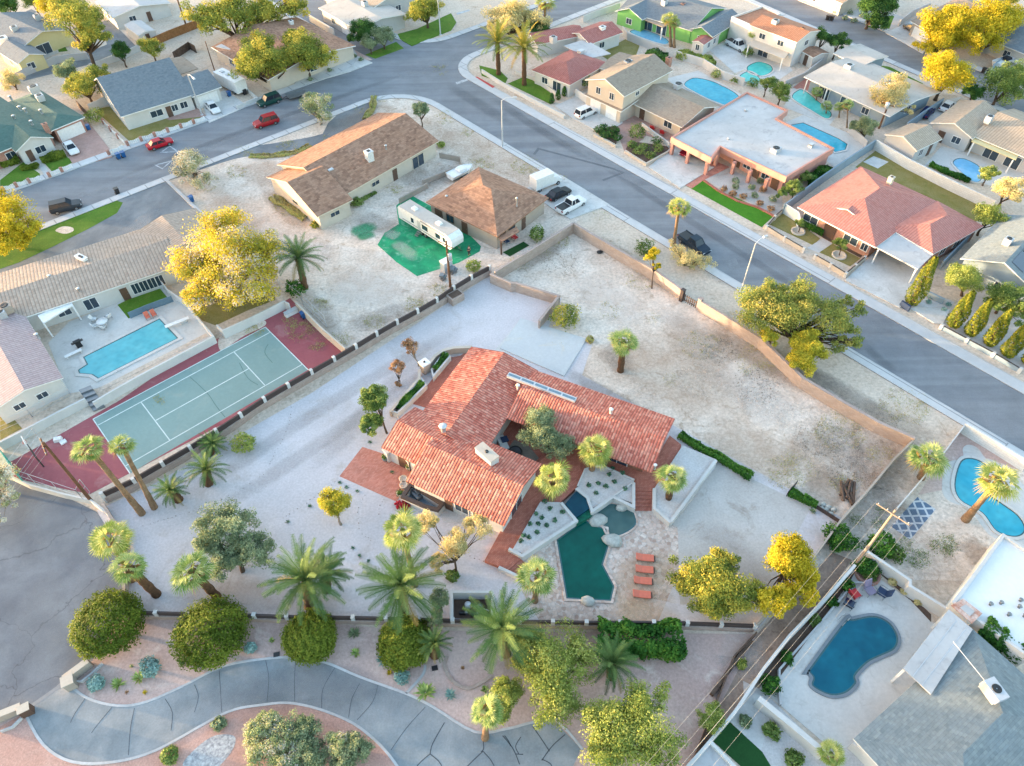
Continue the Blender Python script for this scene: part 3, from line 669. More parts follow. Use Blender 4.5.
def unit(a): return a/np.maximum(np.linalg.norm(a, axis=-1, keepdims=True), 1e-9)
def leaves(C, out, size, asp=.6, rnd0=None, up=.35, jit=.8):
    """random leaf frames round points C with outward directions out"""
    n = len(C); nn = unit(out+rng.normal(size=(n, 3))*jit+np.array([0, 0, up])); a = unit(np.cross(nn, rng.normal(size=(n, 3)))); b = np.cross(nn, a)
    s = size*rng.uniform(.6, 1.3, (n, 1)); return C, a*s, b*s*asp
def crown_points(c, r, n_cl, per, cl_r, seed, flat=1.0, shell=.55):
    g = np.random.default_rng(seed); c = np.array(c); r = np.array(r)
    d = unit(g.normal(size=(n_cl, 3))); d[:, 2] = np.where(d[:, 2] < -.45, -d[:, 2]*.6, d[:, 2]); d = unit(d)
    ph = g.normal(size=(5, 3))*2.2; lob = 1+.22*sum(np.sin(d@ph[i]+i*1.7) for i in range(5))/1.6
    rad = (shell+(1-shell)*g.random((n_cl, 1))**.6)*lob[:, None]
    cc = c+d*rad*r; tone = g.random(n_cl)
    k = np.repeat(np.arange(n_cl), per); q = unit(g.normal(size=(len(k), 3)))*(g.random((len(k), 1))**.45)
    crs = cl_r*g.uniform(.65, 1.25, n_cl)
    pts = cc[k]+q*crs[k][:, None]*np.array([1, 1, .75]); out = unit(unit((cc[k]-c)/r)*.7+q)
    rnd = .62*tone[k]+.38*g.random(len(k)); return pts, out, rnd, cc
TREE_N = 0
def tree(label, pc, hc, rpx, mat, rz=None, base=None, lobes=None, n=26, per=110, leaf=.17, bark=m_bark, cat='tree', name='tree', group=None, dens=1.0, trunk_r=None, sq=.8, gap=.36, clr=.32):
    """crown centre pixel pc at height hc; rpx crown radius in pixels; lobes: extra (px,py,height,radius px)"""
    global TREE_N; TREE_N += 1
    c = G(pc, hc); r = rpx*mpp(pc, hc); b0 = G(base) if base else Vector((c.x, c.y, 0)); o = thing(name, label, cat, b0, group)
    L_ = [(c, r)]+[(G(q[:2], q[2]), q[3]*mpp(q[:2], q[2])) for q in (lobes or [])]
    PT, OU, RN, LC = [], [], [], []
    for i, (cc, rr) in enumerate(L_):
        f = (rr/r)**2; nc = max(8, int(n*f*2.4)); rzz = min(rr*sq, max(cc.z*.85, .5))
        p, ou, rn, lc = crown_points(cc, (rr*.82, rr*.82, rzz*.85), nc, int(per*dens*1.8), rr*clr, 1000+TREE_N*17+i, shell=gap)
        PT.append(p); OU.append(ou); RN.append(rn); LC.append((cc, lc))
    p, ou, rn = np.concatenate(PT), np.concatenate(OU), np.concatenate(RN)
    p[:, 2] = np.maximum(p[:, 2], .08)
    quads('crown', *leaves(p, ou, leaf*(1+.1*r)*.5), rn, mat, o, b0)
    b = MB(); tr = trunk_r or max(.08, r*.07); rd = random.Random(TREE_N); fork = Vector((b0.x*.7+c.x*.3, b0.y*.7+c.y*.3, max(.3, (c.z-r*sq)*.75+.2)))
    b.tube([b0-Vector((0, 0, .1)), b0.lerp(fork, .5)+Vector((rd.uniform(-.1, .1), rd.uniform(-.1, .1), 0)), fork], [tr*1.35, tr, tr*.85], 8)
    for cc, lc in LC:
        for q in lc[:7]:
            q = Vector(q); m = fork.lerp(Vector(q), .5)+Vector((rd.uniform(-.2, .2)*r, rd.uniform(-.2, .2)*r, .1*r)); b.tube([fork, m, q], [tr*.6, tr*.35, tr*.12], 5, False)
    b.build('trunk', bark, o); return o
def shrub(label, pc, rpx, mat, hz=.9, n=900, leaf=.11, cat='shrub', name='shrub', group=None, sq=.85, jit=.7, amp=.1):
    r = rpx*mpp(pc, hz); c = G(pc, r*sq*.6); o = thing(name, label, cat, (c.x, c.y, 0), group)
    d = unit(rng.normal(size=(n, 3))); d[:, 2] = np.abs(d[:, 2])*1.0-.25*rng.random(n); d = unit(d); ph = rng.normal(size=(4, 3))*2.5
    lob = 1+amp*sum(np.sin(d@ph[i]+i) for i in range(4))
    lob = lob*(1+(.5*amp+.034)*(np.sin(d@ph[0]*5.1)+np.sin(d@ph[1]*6.3+2)+np.sin(d@ph[2]*7.7)))
    p = np.array(c)+d*(rng.uniform(.72, 1.04, n)*lob)[:, None]*np.array([r, r, r*sq]); p[:, 2] = np.maximum(p[:, 2], .05)
    rn = .5*(np.sin(p@(ph[0]*1.3/max(r, .5)))*.5+.5)+.5*rng.random(n)
    quads('foliage', *leaves(p, d, leaf, .65, jit=jit), rn, mat, o, Vector((c.x, c.y, 0)))
    b = MB(); rd = random.Random(n+int(pc[0]))
    for k in range(7):
        a = rd.uniform(0, 6.3); b.tube([(c.x, c.y, 0), c+Vector((math.cos(a)*r*.6, math.sin(a)*r*.6, r*sq*rd.uniform(.1, .6)))], [.05+.02*r, .02], 5, False)
    b.build('stem', m_bark, o); return o
_fan = []
def _fan_mesh(seed, mat):
    g = np.random.default_rng(seed); T = []; rn = []; N = 44
    for i in range(N):
        el = math.asin(np.clip(.96-1.66*(i+.5)/N+g.uniform(-.06, .06), -1, 1)); az = i*2.39996+g.uniform(-.4, .4); dead = el < -.33
        hd = np.array([math.cos(az), math.sin(az), 0]); side = np.array([-math.sin(az), math.cos(az), 0])
        pl = ((.22 if i < 8 else .3)+.5*math.cos(el))*g.uniform(.8, 1.1)*(.7 if dead else 1); bl = g.uniform(.52, .98); be = (el*.92 if i < 8 else el*.62-.12)+g.uniform(-.12, .12)
        o = (hd*math.cos(el)+np.array([0, 0, math.sin(el)]))*pl; d = hd*math.cos(be)+np.array([0, 0, math.sin(be)])
        roll = g.uniform(-.5, .5); sd = side*math.cos(roll)+np.cross(d, side)*math.sin(roll)
        tone = g.uniform(0, .16) if dead else .26+.6*np.clip(.2+.4*math.sin(el)+g.uniform(-.1, .5), 0, 1)
        T.append([-side*.015, side*.015, o]); rn.append(.3 if not dead else tone)
        for j in range(13):
            a = (j-6)/6*1.3+g.uniform(-.05, .05); dr = d*math.cos(a)+sd*math.sin(a); ln = bl*(1-.14*abs(a))*g.uniform(.88, 1.08); pr = unit(-d*math.sin(a)+sd*math.cos(a)); hw = .036
            mid = o+dr*ln*.55; tip = o+dr*ln-np.array([0, 0, (.1+.16*g.random())*ln*(1 if not dead else 2.5)]); t = tone+((.1 if j % 2 else -.06) if not dead else 0)
            T.append([o, mid-pr*hw, mid+pr*hw]); T.append([mid-pr*hw, tip, mid+pr*hw]); rn += [t, t+(.14 if not dead else 0)]
    return rawmesh('crown', np.array(T).reshape(-1, 3), 3, np.array(rn), mat, None, (0, 0, 0))
def _date_mesh(seed, mat, n=46, dry=.1):
    g = np.random.default_rng(seed); Q = []; rn = []
    for i in range(n):
        el = math.asin(np.clip(1-1.28*(i+.5)/n, -1, 1)); az = i*2.39996+g.uniform(-.25, .25); ln = g.uniform(.85, 1.12)
        hd = np.array([math.cos(az), math.sin(az), 0]); side = np.array([-math.sin(az), math.cos(az), 0]); p = np.zeros(3); a = el+.2; K = 16
        dead = el < -.2 and g.random() < .6; tone = g.uniform(0, .1) if dead else .2+.8*np.clip(.3+.4*math.sin(el)+g.uniform(-.15, .35), 0, 1)
        for j in range(K):
            a2 = a-(.55+.45*math.cos(el))*((j+1)/K)**1.6; d = hd*math.cos(a2)+np.array([0, 0, math.sin(a2)]); q = p+d*ln/K
            upv = np.cross(side, d); w = .012*(1-j/K)+.004
            Q.append([p-side*w, p+side*w, q+side*w*.8, q-side*w*.8]); rn.append(max(tone-.1, 0))
            if j > 1:
                lf = .085*math.sin(math.pi*min(.98, (j/K)*.82+.16))+.03
                for sg in (-1, 1):
                    for off in (0., .5):
                        b0 = p+d*(ln/K*off); v = d*.55+side*sg*.83+upv*g.uniform(-.22, .1); t = b0+v*lf-np.array([0, 0, .05*lf]); hw = d*.0095
                        Q.append([b0-hw, b0+hw, t+hw*.5, t-hw*.5]); rn.append(tone+g.uniform(-.06, .06) if not dead else tone)
            p = q
    return rawmesh('crown', np.array(Q).reshape(-1, 3), 4, np.array(rn), mat, None, (0, 0, 0))
_proto = {}
def palm(label, tip, base, rpx, kind='fan', group=None, h=None, tr=.22, boots=False):
    """crown heart pixel tip, trunk foot pixel base; the height follows from the two"""
    h = h or max(.5, lift(base, tip)); q = G(base); t = G(tip, h); r = rpx*mpp(tip, h); key = (kind, len(label) % 3)
    if key not in _proto:
        mat = dict(fan=f_fan, fany=f_fan_y, date=f_date, datey=f_date_y)[kind]; sd = 50+len(_proto)
        o = _fan_mesh(sd, mat) if kind.startswith('fan') else _date_mesh(sd, mat); _proto[key] = o.data; bpy.data.objects.remove(o)
    o = thing('palm_tree' if not kind.startswith('date') else 'date_palm', label, 'palm tree', q, group)
    cr = bpy.data.objects.new('crown', _proto[key]); COL.objects.link(cr); cr.parent = o; cr.location = t-q
    sc = r/1.5 if kind.startswith('fan') else r/.86
    cr.scale = (sc,)*3; cr.rotation_euler = (.22*math.sin(tip[0]*3.1), .22*math.cos(tip[1]*2.3), (tip[0]*.37) % 6.28)
    b = MB(); K = 14; pts = []; rad = []
    for k in range(K+1):
        f = k/K; p = q.lerp(t, f); p.z = h*f-.1*(1-f); pts.append(p); rad.append(tr*(1.35-.5*min(1, f*2.5))*(1+.1*(k % 2))*(1.35 if (boots and f > .25) else 1))
    b.tube(pts, rad, 10); b.build('trunk', m_palmboot if boots else m_palmtrunk, o); return o
def rosette(label, pc, rpx, mat=f_agave, n=26, name='agave', cat='agave', group=None, z=.0, up=.8):
    q = G(pc, z); r = rpx*mpp(pc, z); V = []; rn = []; g = rng
    for i in range(n):
        az = i*2.4; el = .15+up*g.random()+.3*(i/n); d = np.array([math.cos(az)*math.cos(el), math.sin(az)*math.cos(el), math.sin(el)]); s_ = np.array([-math.sin(az), math.cos(az), 0])
        c = np.array(q); w = r*.11; m = c+d*r*.5; t = c+d*r*g.uniform(.85, 1.1); V += [c-s_*w*.4, m-s_*w, t, m+s_*w]; rn.append(.2+.6*g.random())
    o = rawmesh(name, np.array(V), 4, np.array(rn), mat, None, q); o.location = q
    return tag(o, label, cat, group)
def column(label, base, tip, rpx, mat, n=2600, leaf=.12, name='cypress_tree', cat='cypress', group=None, flat=1.0):
    h = lift(base, tip); q = G(base); r = rpx*mpp(base); o = thing(name, label, cat, q, group)
    f = rng.random(n)**.85; az = rng.random(n)*6.283; prof = np.where(f < .12, .62+f*3.2, 1-.75*((f-.12)/.88)**1.9); rr = r*prof*(.78+.25*rng.random(n))*(1+.12*np.sin(az*3+f*9))
    p = np.stack([q.x+np.cos(az)*rr, q.y+np.sin(az)*rr, .1+f*(h-.1)], 1); d = np.stack([np.cos(az), np.sin(az), np.full(n, .5)], 1)
    quads('foliage', *leaves(p, unit(d), leaf, .6, jit=.6, up=.6), .45*(np.sin(az*4+f*14)*.5+.5)+.55*rng.random(n), mat, o, q)
    b = MB(); b.tube([q, q+Vector((0, 0, h*.75))], [r*.35, r*.1], 8); b.build('trunk', m_bark, o); return o
def hedge(label, pts, wid, h, mat, per=260, leaf=.11, name='hedge', cat='hedge', group=None, z0=0.0, zr=None, kind=None):
    q = [np.array(G(p, zr if zr is not None else h*.7)) for p in pts]; P_, D_ = [], []
    for a, b_ in zip(q[:-1], q[1:]):
        ln = np.linalg.norm(b_[:2]-a[:2]); n = int(per*2.2*ln); t = rng.random((n, 1)); e = unit((b_-a)*np.array([1, 1, 0])); s_ = np.array([-e[1], e[0], 0]); a_ = rng.random(n)*math.pi
        cx, cz = np.cos(a_), np.sin(a_); dp = rng.uniform(.62, 1.06, n); k = np.sign(cx)*np.abs(cx)**.5*wid/2*dp; zz = z0+.05+np.abs(cz)**.5*h*dp
        base = a+(b_-a)*t; wob = 1+.15*np.sin(t[:, 0]*ln*1.7+ln)
        P_.append(np.stack([base[:, 0]+s_[0]*k*wob, base[:, 1]+s_[1]*k*wob, zz*wob], 1)); D_.append(s_*cx[:, None]+np.array([0, 0, 1])*cz[:, None])
    p, d = np.concatenate(P_), np.concatenate(D_); o = thing(name, label, cat, (q[0][0], q[0][1], z0), group)
    quads('foliage', *leaves(p, d, leaf*1.15, .65, jit=.6), .5*(np.sin(p[:, 0]*1.1+p[:, 1]*1.7)*.5+.5)+.5*rng.random(len(p)), mat, o, (q[0][0], q[0][1], z0)); return o
def scatter(name, polys, n, mat, hgt=.25, leaf=.09, z=.02, clump=12, world=False):
    """loose ground cover nobody could count: little tufts over a set of patches (pixel x, y, radius)"""
    C = []
    for (x, y, r) in polys:
        k = max(1, int(n*r*r/sum(q[2]**2 for q in polys)))
        for _ in range(k):
            a, d = rng.random()*6.28, r*math.sqrt(rng.random()); g = np.array(G((x+d*math.cos(a), y+d*.7*math.sin(a)), z))
            C.append(g+rng.normal(size=(clump, 3))*np.array([.25, .25, 0])+np.stack([np.zeros(clump), np.zeros(clump), rng.random(clump)*hgt], 1))
    p = np.concatenate(C); d = unit(rng.normal(size=p.shape)+np.array([0, 0, .5]))
    o = quads(name, *leaves(p, d, leaf, .4, jit=.5), rng.random(len(p)), mat, None, (0, 0, 0)); o['kind'] = 'stuff'; return o
# ---------------------------------------------------------------- ground, streets
def fillet(pts, rad, n=8):
    out = []; N = len(pts)
    for i, p in enumerate(pts):
        r = rad[i]
        if not r: out.append(Vector(p)); continue
        a, b, c = Vector(pts[i-1]), Vector(p), Vector(pts[(i+1) % N]); u = (a-b).normalized(); v = (c-b).normalized(); ang = u.angle(v)
        d = r/math.tan(ang/2); m = (u+v).normalized(); o = b+m*(r/math.sin(ang/2)); s0 = b+u*d-o; s1 = b+v*d-o
        tot = s0.angle(s1); ax = s0.cross(s1).normalized()
        for k in range(n+1): out.append(o+Matrix.Rotation(tot*k/n, 3, ax) @ s0)
    return out
b = MB(); b.prism([(-2500, -800), (2500, -800), (2500, 4000), (-2500, 4000)], -1, 0, True, False, False); tag(b.build('ground', m_dirt), kind='structure')
WL, WU, AL, AU0, AU1 = 121.6, 134.2, 77.1, 87.0, 89.6
sw = fillet([L(-230, WL), L(AL, WL), L(AL-.3, -120)], [0, 11, 0])
se = fillet([L(86, -120), L(AU1, WL), L(330, WL+1)], [0, 7, 0])
nw = fillet([L(-230, WU-.6), L(AL+1, WU+.6), L(AL+1, 330)], [0, 9, 0])
ne = fillet([L(AL+12.5, 330), L(AL+12.5, WU), L(330, WU)], [0, 8, 0])
sheet('road', m_roadA, sw+se[::1]+ne[::-1]+nw[::-1], .02, world=True)
# far street, parallel to the side street
bl0, bl1 = G((764, 5)), G((921, 73)); bu0, bu1 = G((812, 0)), G((1025, 93)); db = (bl1-bl0).normalized()
sheet('road', m_roadA, [bl0-db*120, bl1+db*150, bu1+db*130, bu0-db*130], .021, world=True)
for pth, d0, d1 in ((sw, 0, -1.5), (se, 0, 1.9), (nw, 0, 1.9), (ne, 0, -1.7)):
    sg = 1 if d1 > 0 else -1
    strip('kerb', m_kerb, pth, 0, sg*.18, .14); strip('pavement', m_walk, pth, sg*.182, d1, .13)
fb = [bl0-db*120, bl1+db*150]; strip('kerb', m_kerb, fb, 0, -.2, .14); strip('pavement', m_walk, fb, -.202, -1.6, .13)
fb = [bu0-db*130, bu1+db*130]; strip('kerb', m_kerb, fb, 0, .2, .14); strip('pavement', m_walk, fb, .202, 1.8, .13)
# paint and repairs on the street
def paint(name, pts, z=.027, m=None): sheet(name, m or m_roadpaint, pts, z, base=.021)
paint('stop_line', P('a2', 788,316,858,292,864,298,792,323))
paint('stop_line', P('a2', 790,50,838,36,844,41,795,56))
def outline(px, w=.25):
    q = [G(p, .027) for p in px]; strip('road_marking', m_roadpaint, q, 0, w, .027, z0=.021, closed=True)
outline(P('s5', 622,352,650,332,676,350)); outline(P('s5', 600,402,650,390,622,414))
m_patch = M('road_repair', srgb(150,153,158,.68), srgb(138,141,147,.66), sc=1, fine=5, famp=.15)
m_patchd = M('dark_road_repair', srgb(110,114,121,.68), srgb(116,120,127,.7), sc=1, fine=5, famp=.12)
paint('road_patch', P('s5', 915,238,950,222,968,236,930,250), m=m_patch); paint('road_patch', P('s5', 270,530,320,505,352,512,318,528), m=m_patch)
outline_m = [P('s2', 372,428,668,512,660,530,372,440)]
strip('road_patch', m_patchd, [G(p, .026) for p in P('s2', 365,440,380,420,660,495,690,508,620,535)], 0, .5, .026, z0=.021)
paint('red_kerb', P('a3', 0,300,0,300,0,300) if False else P('a2', 862,294,872,294,938,332,930,337), .146, plain('red_kerb_paint', srgb(196,70,66,.8), .7))
for fr, x, y in (('s2', 343, 273), ('s4', 154, 178)):
    q = G(P1(fr, x, y), .03); b = MB(); b.lathe((q.x, q.y, 0), [(.95, .02), (.95, .034), (.4, .034)], 18); tag(b.build('concrete_collar', m_conc), kind='structure')
    b = MB(); b.lathe((q.x, q.y, 0), [(.4, .02), (.4, .036), (0, .036)], 14); tag(b.build('manhole', m_metal), kind='structure')
paint('splash_stain', P('s3', 380,370,430,350,450,390,410,410), .0265, m_patch)
# ---------------------------------------------------------------- lots
lot = lambda name, m, pts, z, sm=False: sheet(name, m, pts, z, sm=sm)
lot('gravel_yard', m_gravel, [(97,510),(150,486),(310,394),(490,275),(562,298),(548,328),(592,345),(582,375),(700,440),(842,518),(815,560),(758,630),(440,624),(138,614)], .016)
m_gravel_w = M('warm_gravel', srgb(186,178,172,.8), srgb(200,194,190,.82), srgb(170,158,148,.75), sc=.12, fine=4, famp=.14, rough=.95)
lot('gravel_yard', m_gravel_w, P('c3', 815,310,1010,400,1190,490,1100,660,1010,860,690,860,670,600,655,545,830,330), .020)
lot('dirt_lot', m_lot, [(498,276),(574,232),(690,298),(908,440),(880,480),(842,522),(700,442),(582,377),(592,345),(548,328),(562,298)], .012)
lot('concrete_pad', m_pad, P('b3', 0,605,80,490,332,570,245,712), .14)
lot('concrete_pad', m_conc, P('b3', -40,640,80,490,95,495,20,640), .026)
lot('dirt_lot', m_lot, [(180,160),(300,118),(395,93),(470,128),(590,206),(572,228),(495,268),(330,357),(312,345),(285,310),(212,215)], .008)
lot('verge', m_dirt, [(592,206),(735,290),(905,400),(965,452),(908,442),(690,300),(577,232)], .010)
lot('green_carpet', m_green_tarp, P('b2', 488,210,515,165,570,130,560,60,610,15,690,60,820,150,885,215,880,235,800,278,765,290,640,330,560,275), .018)
lot('driveway', m_drive_asph, P('s5', -80,860,-80,720,170,629,480,512,640,467,745,575,800,640,600,720,200,800), .024)
lot('lawn', m_lawn, [(-20,250), (22,228), (44,226), (78,212), (112,199), (123,202.5), (117,213), (88,229), (52,247), (20,262), (-20,276)], .034)
lot('bare_patch', m_lot, P('h6', 265,290,300,270,345,275,350,292,310,305), .038, sm=True)
strip('kerb_wall', m_kerb, [G(p, .2) for p in P('h5', 300,48,395,140,500,235)], -.25, .25, .25)
lot('asphalt_path', m_drive_asph, P('a2', 150,640,210,590,262,545,300,470,350,425,400,408,465,370,478,385,440,450,415,540,330,600,240,640), .016)
qp = smooth([G(p) for p in [(360,104), (350,126), (322,139), (280,147), (235,154), (196,166)]], False)
strip('asphalt_path', m_drive_asph, qp, -1.7, 1.7, .014)
lot('dirt_yard', m_mauve, [(90,600),(400,630),(757,634),(688,775),(-60,800),(-60,690),(60,690)], .010)
lot('asphalt_court', m_culdesac, [(-90,440),(10,480),(60,494),(97,512),(128,560),(124,600),(88,668),(62,690),(28,712),(-90,745)], .018)
edge_o = P('d1', 240,440,330,510,450,540,560,525,700,465,850,390,996,362)+P('d2', 150,355,280,372,420,430,600,495,700,545,860,640)+P('d3', 30,628,100,610,200,585)
edge_i = P('d1', 100,560,170,680,280,745,440,745,600,700,800,590,900,545,1000,528)+P('d2', 150,520,270,545,400,600,500,680,570,766,600,830)
eo = smooth([G(p, .03) for p in edge_o], False, 4); ei = smooth([G(p, .03) for p in edge_i], False, 4)
sheet('estate_driveway', m_estate, eo+[G(p, .03) for p in P('d3', 310,700,270,790)]+ei[::-1], .022, world=True)
strip('kerb', m_kerb, eo, 0, .22, .07); strip('kerb', m_kerb, ei, 0, -.22, .07)
strip('kerb', m_kerb, [G(p) for p in P('d3', 200,582,260,640,312,705)], 0, .22, .06)
sheet('gravel_island', m_red_gravel, [Vector((p.x, p.y, 0)) for p in ei]+[G((450,840)), G((0,900)), G((-60,760))], .015, world=True)
sheet('river_pebbles', M('river_pebbles', srgb(150,150,156,.75), srgb(206,206,206,.8), sc=3, fine=5, famp=.3), P('d1', 700,766,760,690,830,648,900,655,880,720,800,790), .02, sm=True)
# cracks filled with tar on the concrete drive
m_tar = plain('tar_seal', srgb(72,76,82,.8), .6)
def crack(px, w=.07): strip('crack_seal', m_tar, smooth([G(p, .026) for p in px], False, 4), -w, w, .042, z0=.022)
for fr, pts in (('d2', (745,600,700,680,690,720)), ('d2', (690,720,660,745,640,766)), ('d2', (690,720,720,745,735,766)), ('d2', (893,665,895,700,885,712)), ('d2', (893,710,860,740,830,770)), ('d2', (893,710,920,740,935,766)), ('d2', (975,650,990,670,998,690)),
                ('d3', (125,615,150,650,190,710)), ('d3', (250,645,200,690,160,745)), ('d3', (10,650,50,700,75,760)), ('d3', (80,655,60,690,72,720)), ('d3', (160,740,190,755,200,770)), ('d3', (60,720,85,722,85,720))):
    crack(P(fr, *pts), .038)
for fr, pts in (('d2', (60,362,72,430,65,520)), ('d2', (175,362,170,440,172,520)), ('d2', (325,390,280,470,275,545)), ('d2', (420,450,390,510,378,580)), ('d2', (490,455,470,520,410,590)), ('d2', (672,540,600,620,540,705)),
                ('d1', (515,545,500,620,492,725)), ('d1', (430,540,380,600,350,640)), ('d1', (745,455,760,500,745,560)), ('d1', (632,508,660,560,655,630)), ('d1', (328,505,290,560,270,600)), ('d1', (840,400,845,480,850,560))):
    crack(P(fr, *pts), .022)
def stones(label, pts, gap=.4, s=.06):
    q = smooth([G(p) for p in pts], False, 8); b = MB(); rd = random.Random(len(pts)); acc = 0
    for a, c in zip(q[:-1], q[1:]):
        acc += (c-a).length
        if acc > gap: acc = 0; p = a+Vector((rd.uniform(-.08, .08), rd.uniform(-.08, .08), .03)); r = s*rd.uniform(.6, 1.4); b.blob(p, (r, r*.8, r*.7), rd.randint(0, 99), 1, .2)
    o = b.build('stone_edging', m_edgest, loc=(q[0].x, q[0].y, 0)); tag(o, label, 'edging', None, 'stuff')
m_edgest = M('edging_stone', srgb(170,158,150,.75), srgb(140,132,126,.7), sc=2, fine=6, famp=.2)
stones('line of small edging stones sweeping across the gravel yard past the olive tree', P('c1', 540,560,660,525,800,480,996,372)+P('c2', 90,290,150,170,160,90)); stones('line of small edging stones from the lemon tree to the grey green olive', P('c2', 120,535,230,460,345,378)); stones('outer arc of small edging stones beside the brick apron', P('c2', 445,435,415,500,425,580,500,640)); stones('inner arc of small edging stones beside the brick apron', P('c2', 520,450,495,490,500,530)); stones('line of small edging stones in front of the carport walk', P('h3', 680,680,740,705,790,720))
# ---------------------------------------------------------------- tennis court
lot('tennis_court', m_court_r, [(10,462),(50,440),(120,400),(190,352),(225,335),(290,298),(345,353),(340,362),(90,494),(60,488),(14,478)], .014)
TX = lambda x, y: Vector((-51.4641482+math.cos(.735106946)*x+math.sin(.735106946)*y, 55.5176524+math.sin(.735106946)*x-math.cos(.735106946)*y, 0))
sheet('tennis_court', m_court_g, [TX(0, 0), TX(23.77, 0), TX(23.77, 10.97), TX(0, 10.97)], .020, world=True)
def cline(a, b_, w=.06): strip('court_line', m_line, [TX(*a), TX(*b_)], -w, w, .040, z0=.019)
for a, b_ in (((0, 0), (23.77, 0)), ((0, 1.37), (23.77, 1.37)), ((0, 9.6), (23.77, 9.6)), ((0, 0), (0, 10.97)), ((23.77, 0), (23.77, 10.97)), ((5.485, 1.37), (5.485, 9.6)), ((18.285, 1.37), (18.285, 9.6)), ((5.485, 5.485), (18.285, 5.485))):
    cline(a, b_)
m_crk = plain('court_crack', srgb(110,140,134,.7), .9)
for pts in ((60,455,110,500,170,560,210,620,265,690), (350,370,400,460,460,500), (520,260,500,310,545,370)):
    strip('court_crack', m_crk, smooth([G(p, .024) for p in P('s1', *pts)], False, 4), -.05, .05, .039, z0=.02)
lot('bare_patch', m_lot, P('s1', 230,225,330,170,480,120,500,150,380,210,290,270,240,300), .0185, sm=True)
# ---------------------------------------------------------------- stains and wear with ragged edges
def stain_mat(name, c, amt=.8, sc=.9):
    k = NT(name); tc = k.n('TexCoord').outputs['Object']; at = k.n('Attribute', attribute_name='fade')
    f = k.math('MULTIPLY', at.outputs['Fac'], k.math('ADD', k.noise(tc, sc, 8, .75, .4), .12)); al = k.ramp(f, [(.2, G0), (.52, grey(amt*.36))])
    k.l(k.mix(1.0, c, k.ramp(k.noise(tc, 3, 6, .75), [(.3, grey(.75)), (.7, grey(1.25))]), 'MULTIPLY'), k.b.inputs['Base Color']); k.b.inputs['Roughness'].default_value = .95
    tr = k.n('BsdfTransparent'); mx = k.n('MixShader'); k.l(al, mx.inputs[0]); k.l(tr.outputs[0], mx.inputs[1]); k.l(k.b.outputs[0], mx.inputs[2]); k.l(mx.outputs[0], k.t.nodes['Material Output'].inputs[0]); return k.m
st_brown = stain_mat('brown_soil_stain', srgb(128,104,84,.74), .8); st_tan = stain_mat('tan_soil_stain', srgb(186,160,136,.78), .7, .6); st_grey = stain_mat('grey_soil_stain', srgb(128,120,114,.72), .7); st_pale = stain_mat('pale_dust', srgb(222,214,208,.86), .75, .6)
st_oil = stain_mat('oil_stain', srgb(84,88,96,.6), .5, .5); st_worn = stain_mat('worn_asphalt', srgb(160,164,170,.78), .55, .4); st_track = stain_mat('tyre_track', srgb(168,160,156,.78), .5, .5); st_green = stain_mat('worn_green_carpet', srgb(40,150,104,.8), 1.9, .8); st_warm = stain_mat('warm_flag_dust', srgb(216,180,136,.8), .75, .7)
_sz = [0]
def stain(mat, px, wid, z=.03, name='ground_stain'):
    _sz[0] += 1; z += .0004*(_sz[0] % 12)
    q = smooth([G(p) for p in px], False, 6); n = len(q); A = 4; vs, fs, fd = [], [], []
    for i, p in enumerate(q):
        d = (q[min(i+1, n-1)]-q[max(i-1, 0)]); d.z = 0; d.normalize(); nn_ = Vector((-d.y, d.x, 0)); e = min(1, 3.2*min(i, n-1-i)/(n-1))
        for k in range(2*A+1): t = (k-A)/A; v = p+nn_*(t*wid/2); vs.append((v.x, v.y, z)); fd.append(max(0, 1-t*t)*e)
    for i in range(n-1):
        for k in range(2*A): r = 2*A+1; fs.append((i*r+k, (i+1)*r+k, (i+1)*r+k+1, i*r+k+1))
    me = bpy.data.meshes.new(name); me.from_pydata(vs, [], [f[::-1] for f in fs]); at = me.attributes.new('fade', 'FLOAT', 'POINT'); at.data.foreach_set('value', fd); me.materials.append(mat)
    o = bpy.data.objects.new(name, me); COL.objects.link(o); o['kind'] = 'structure'
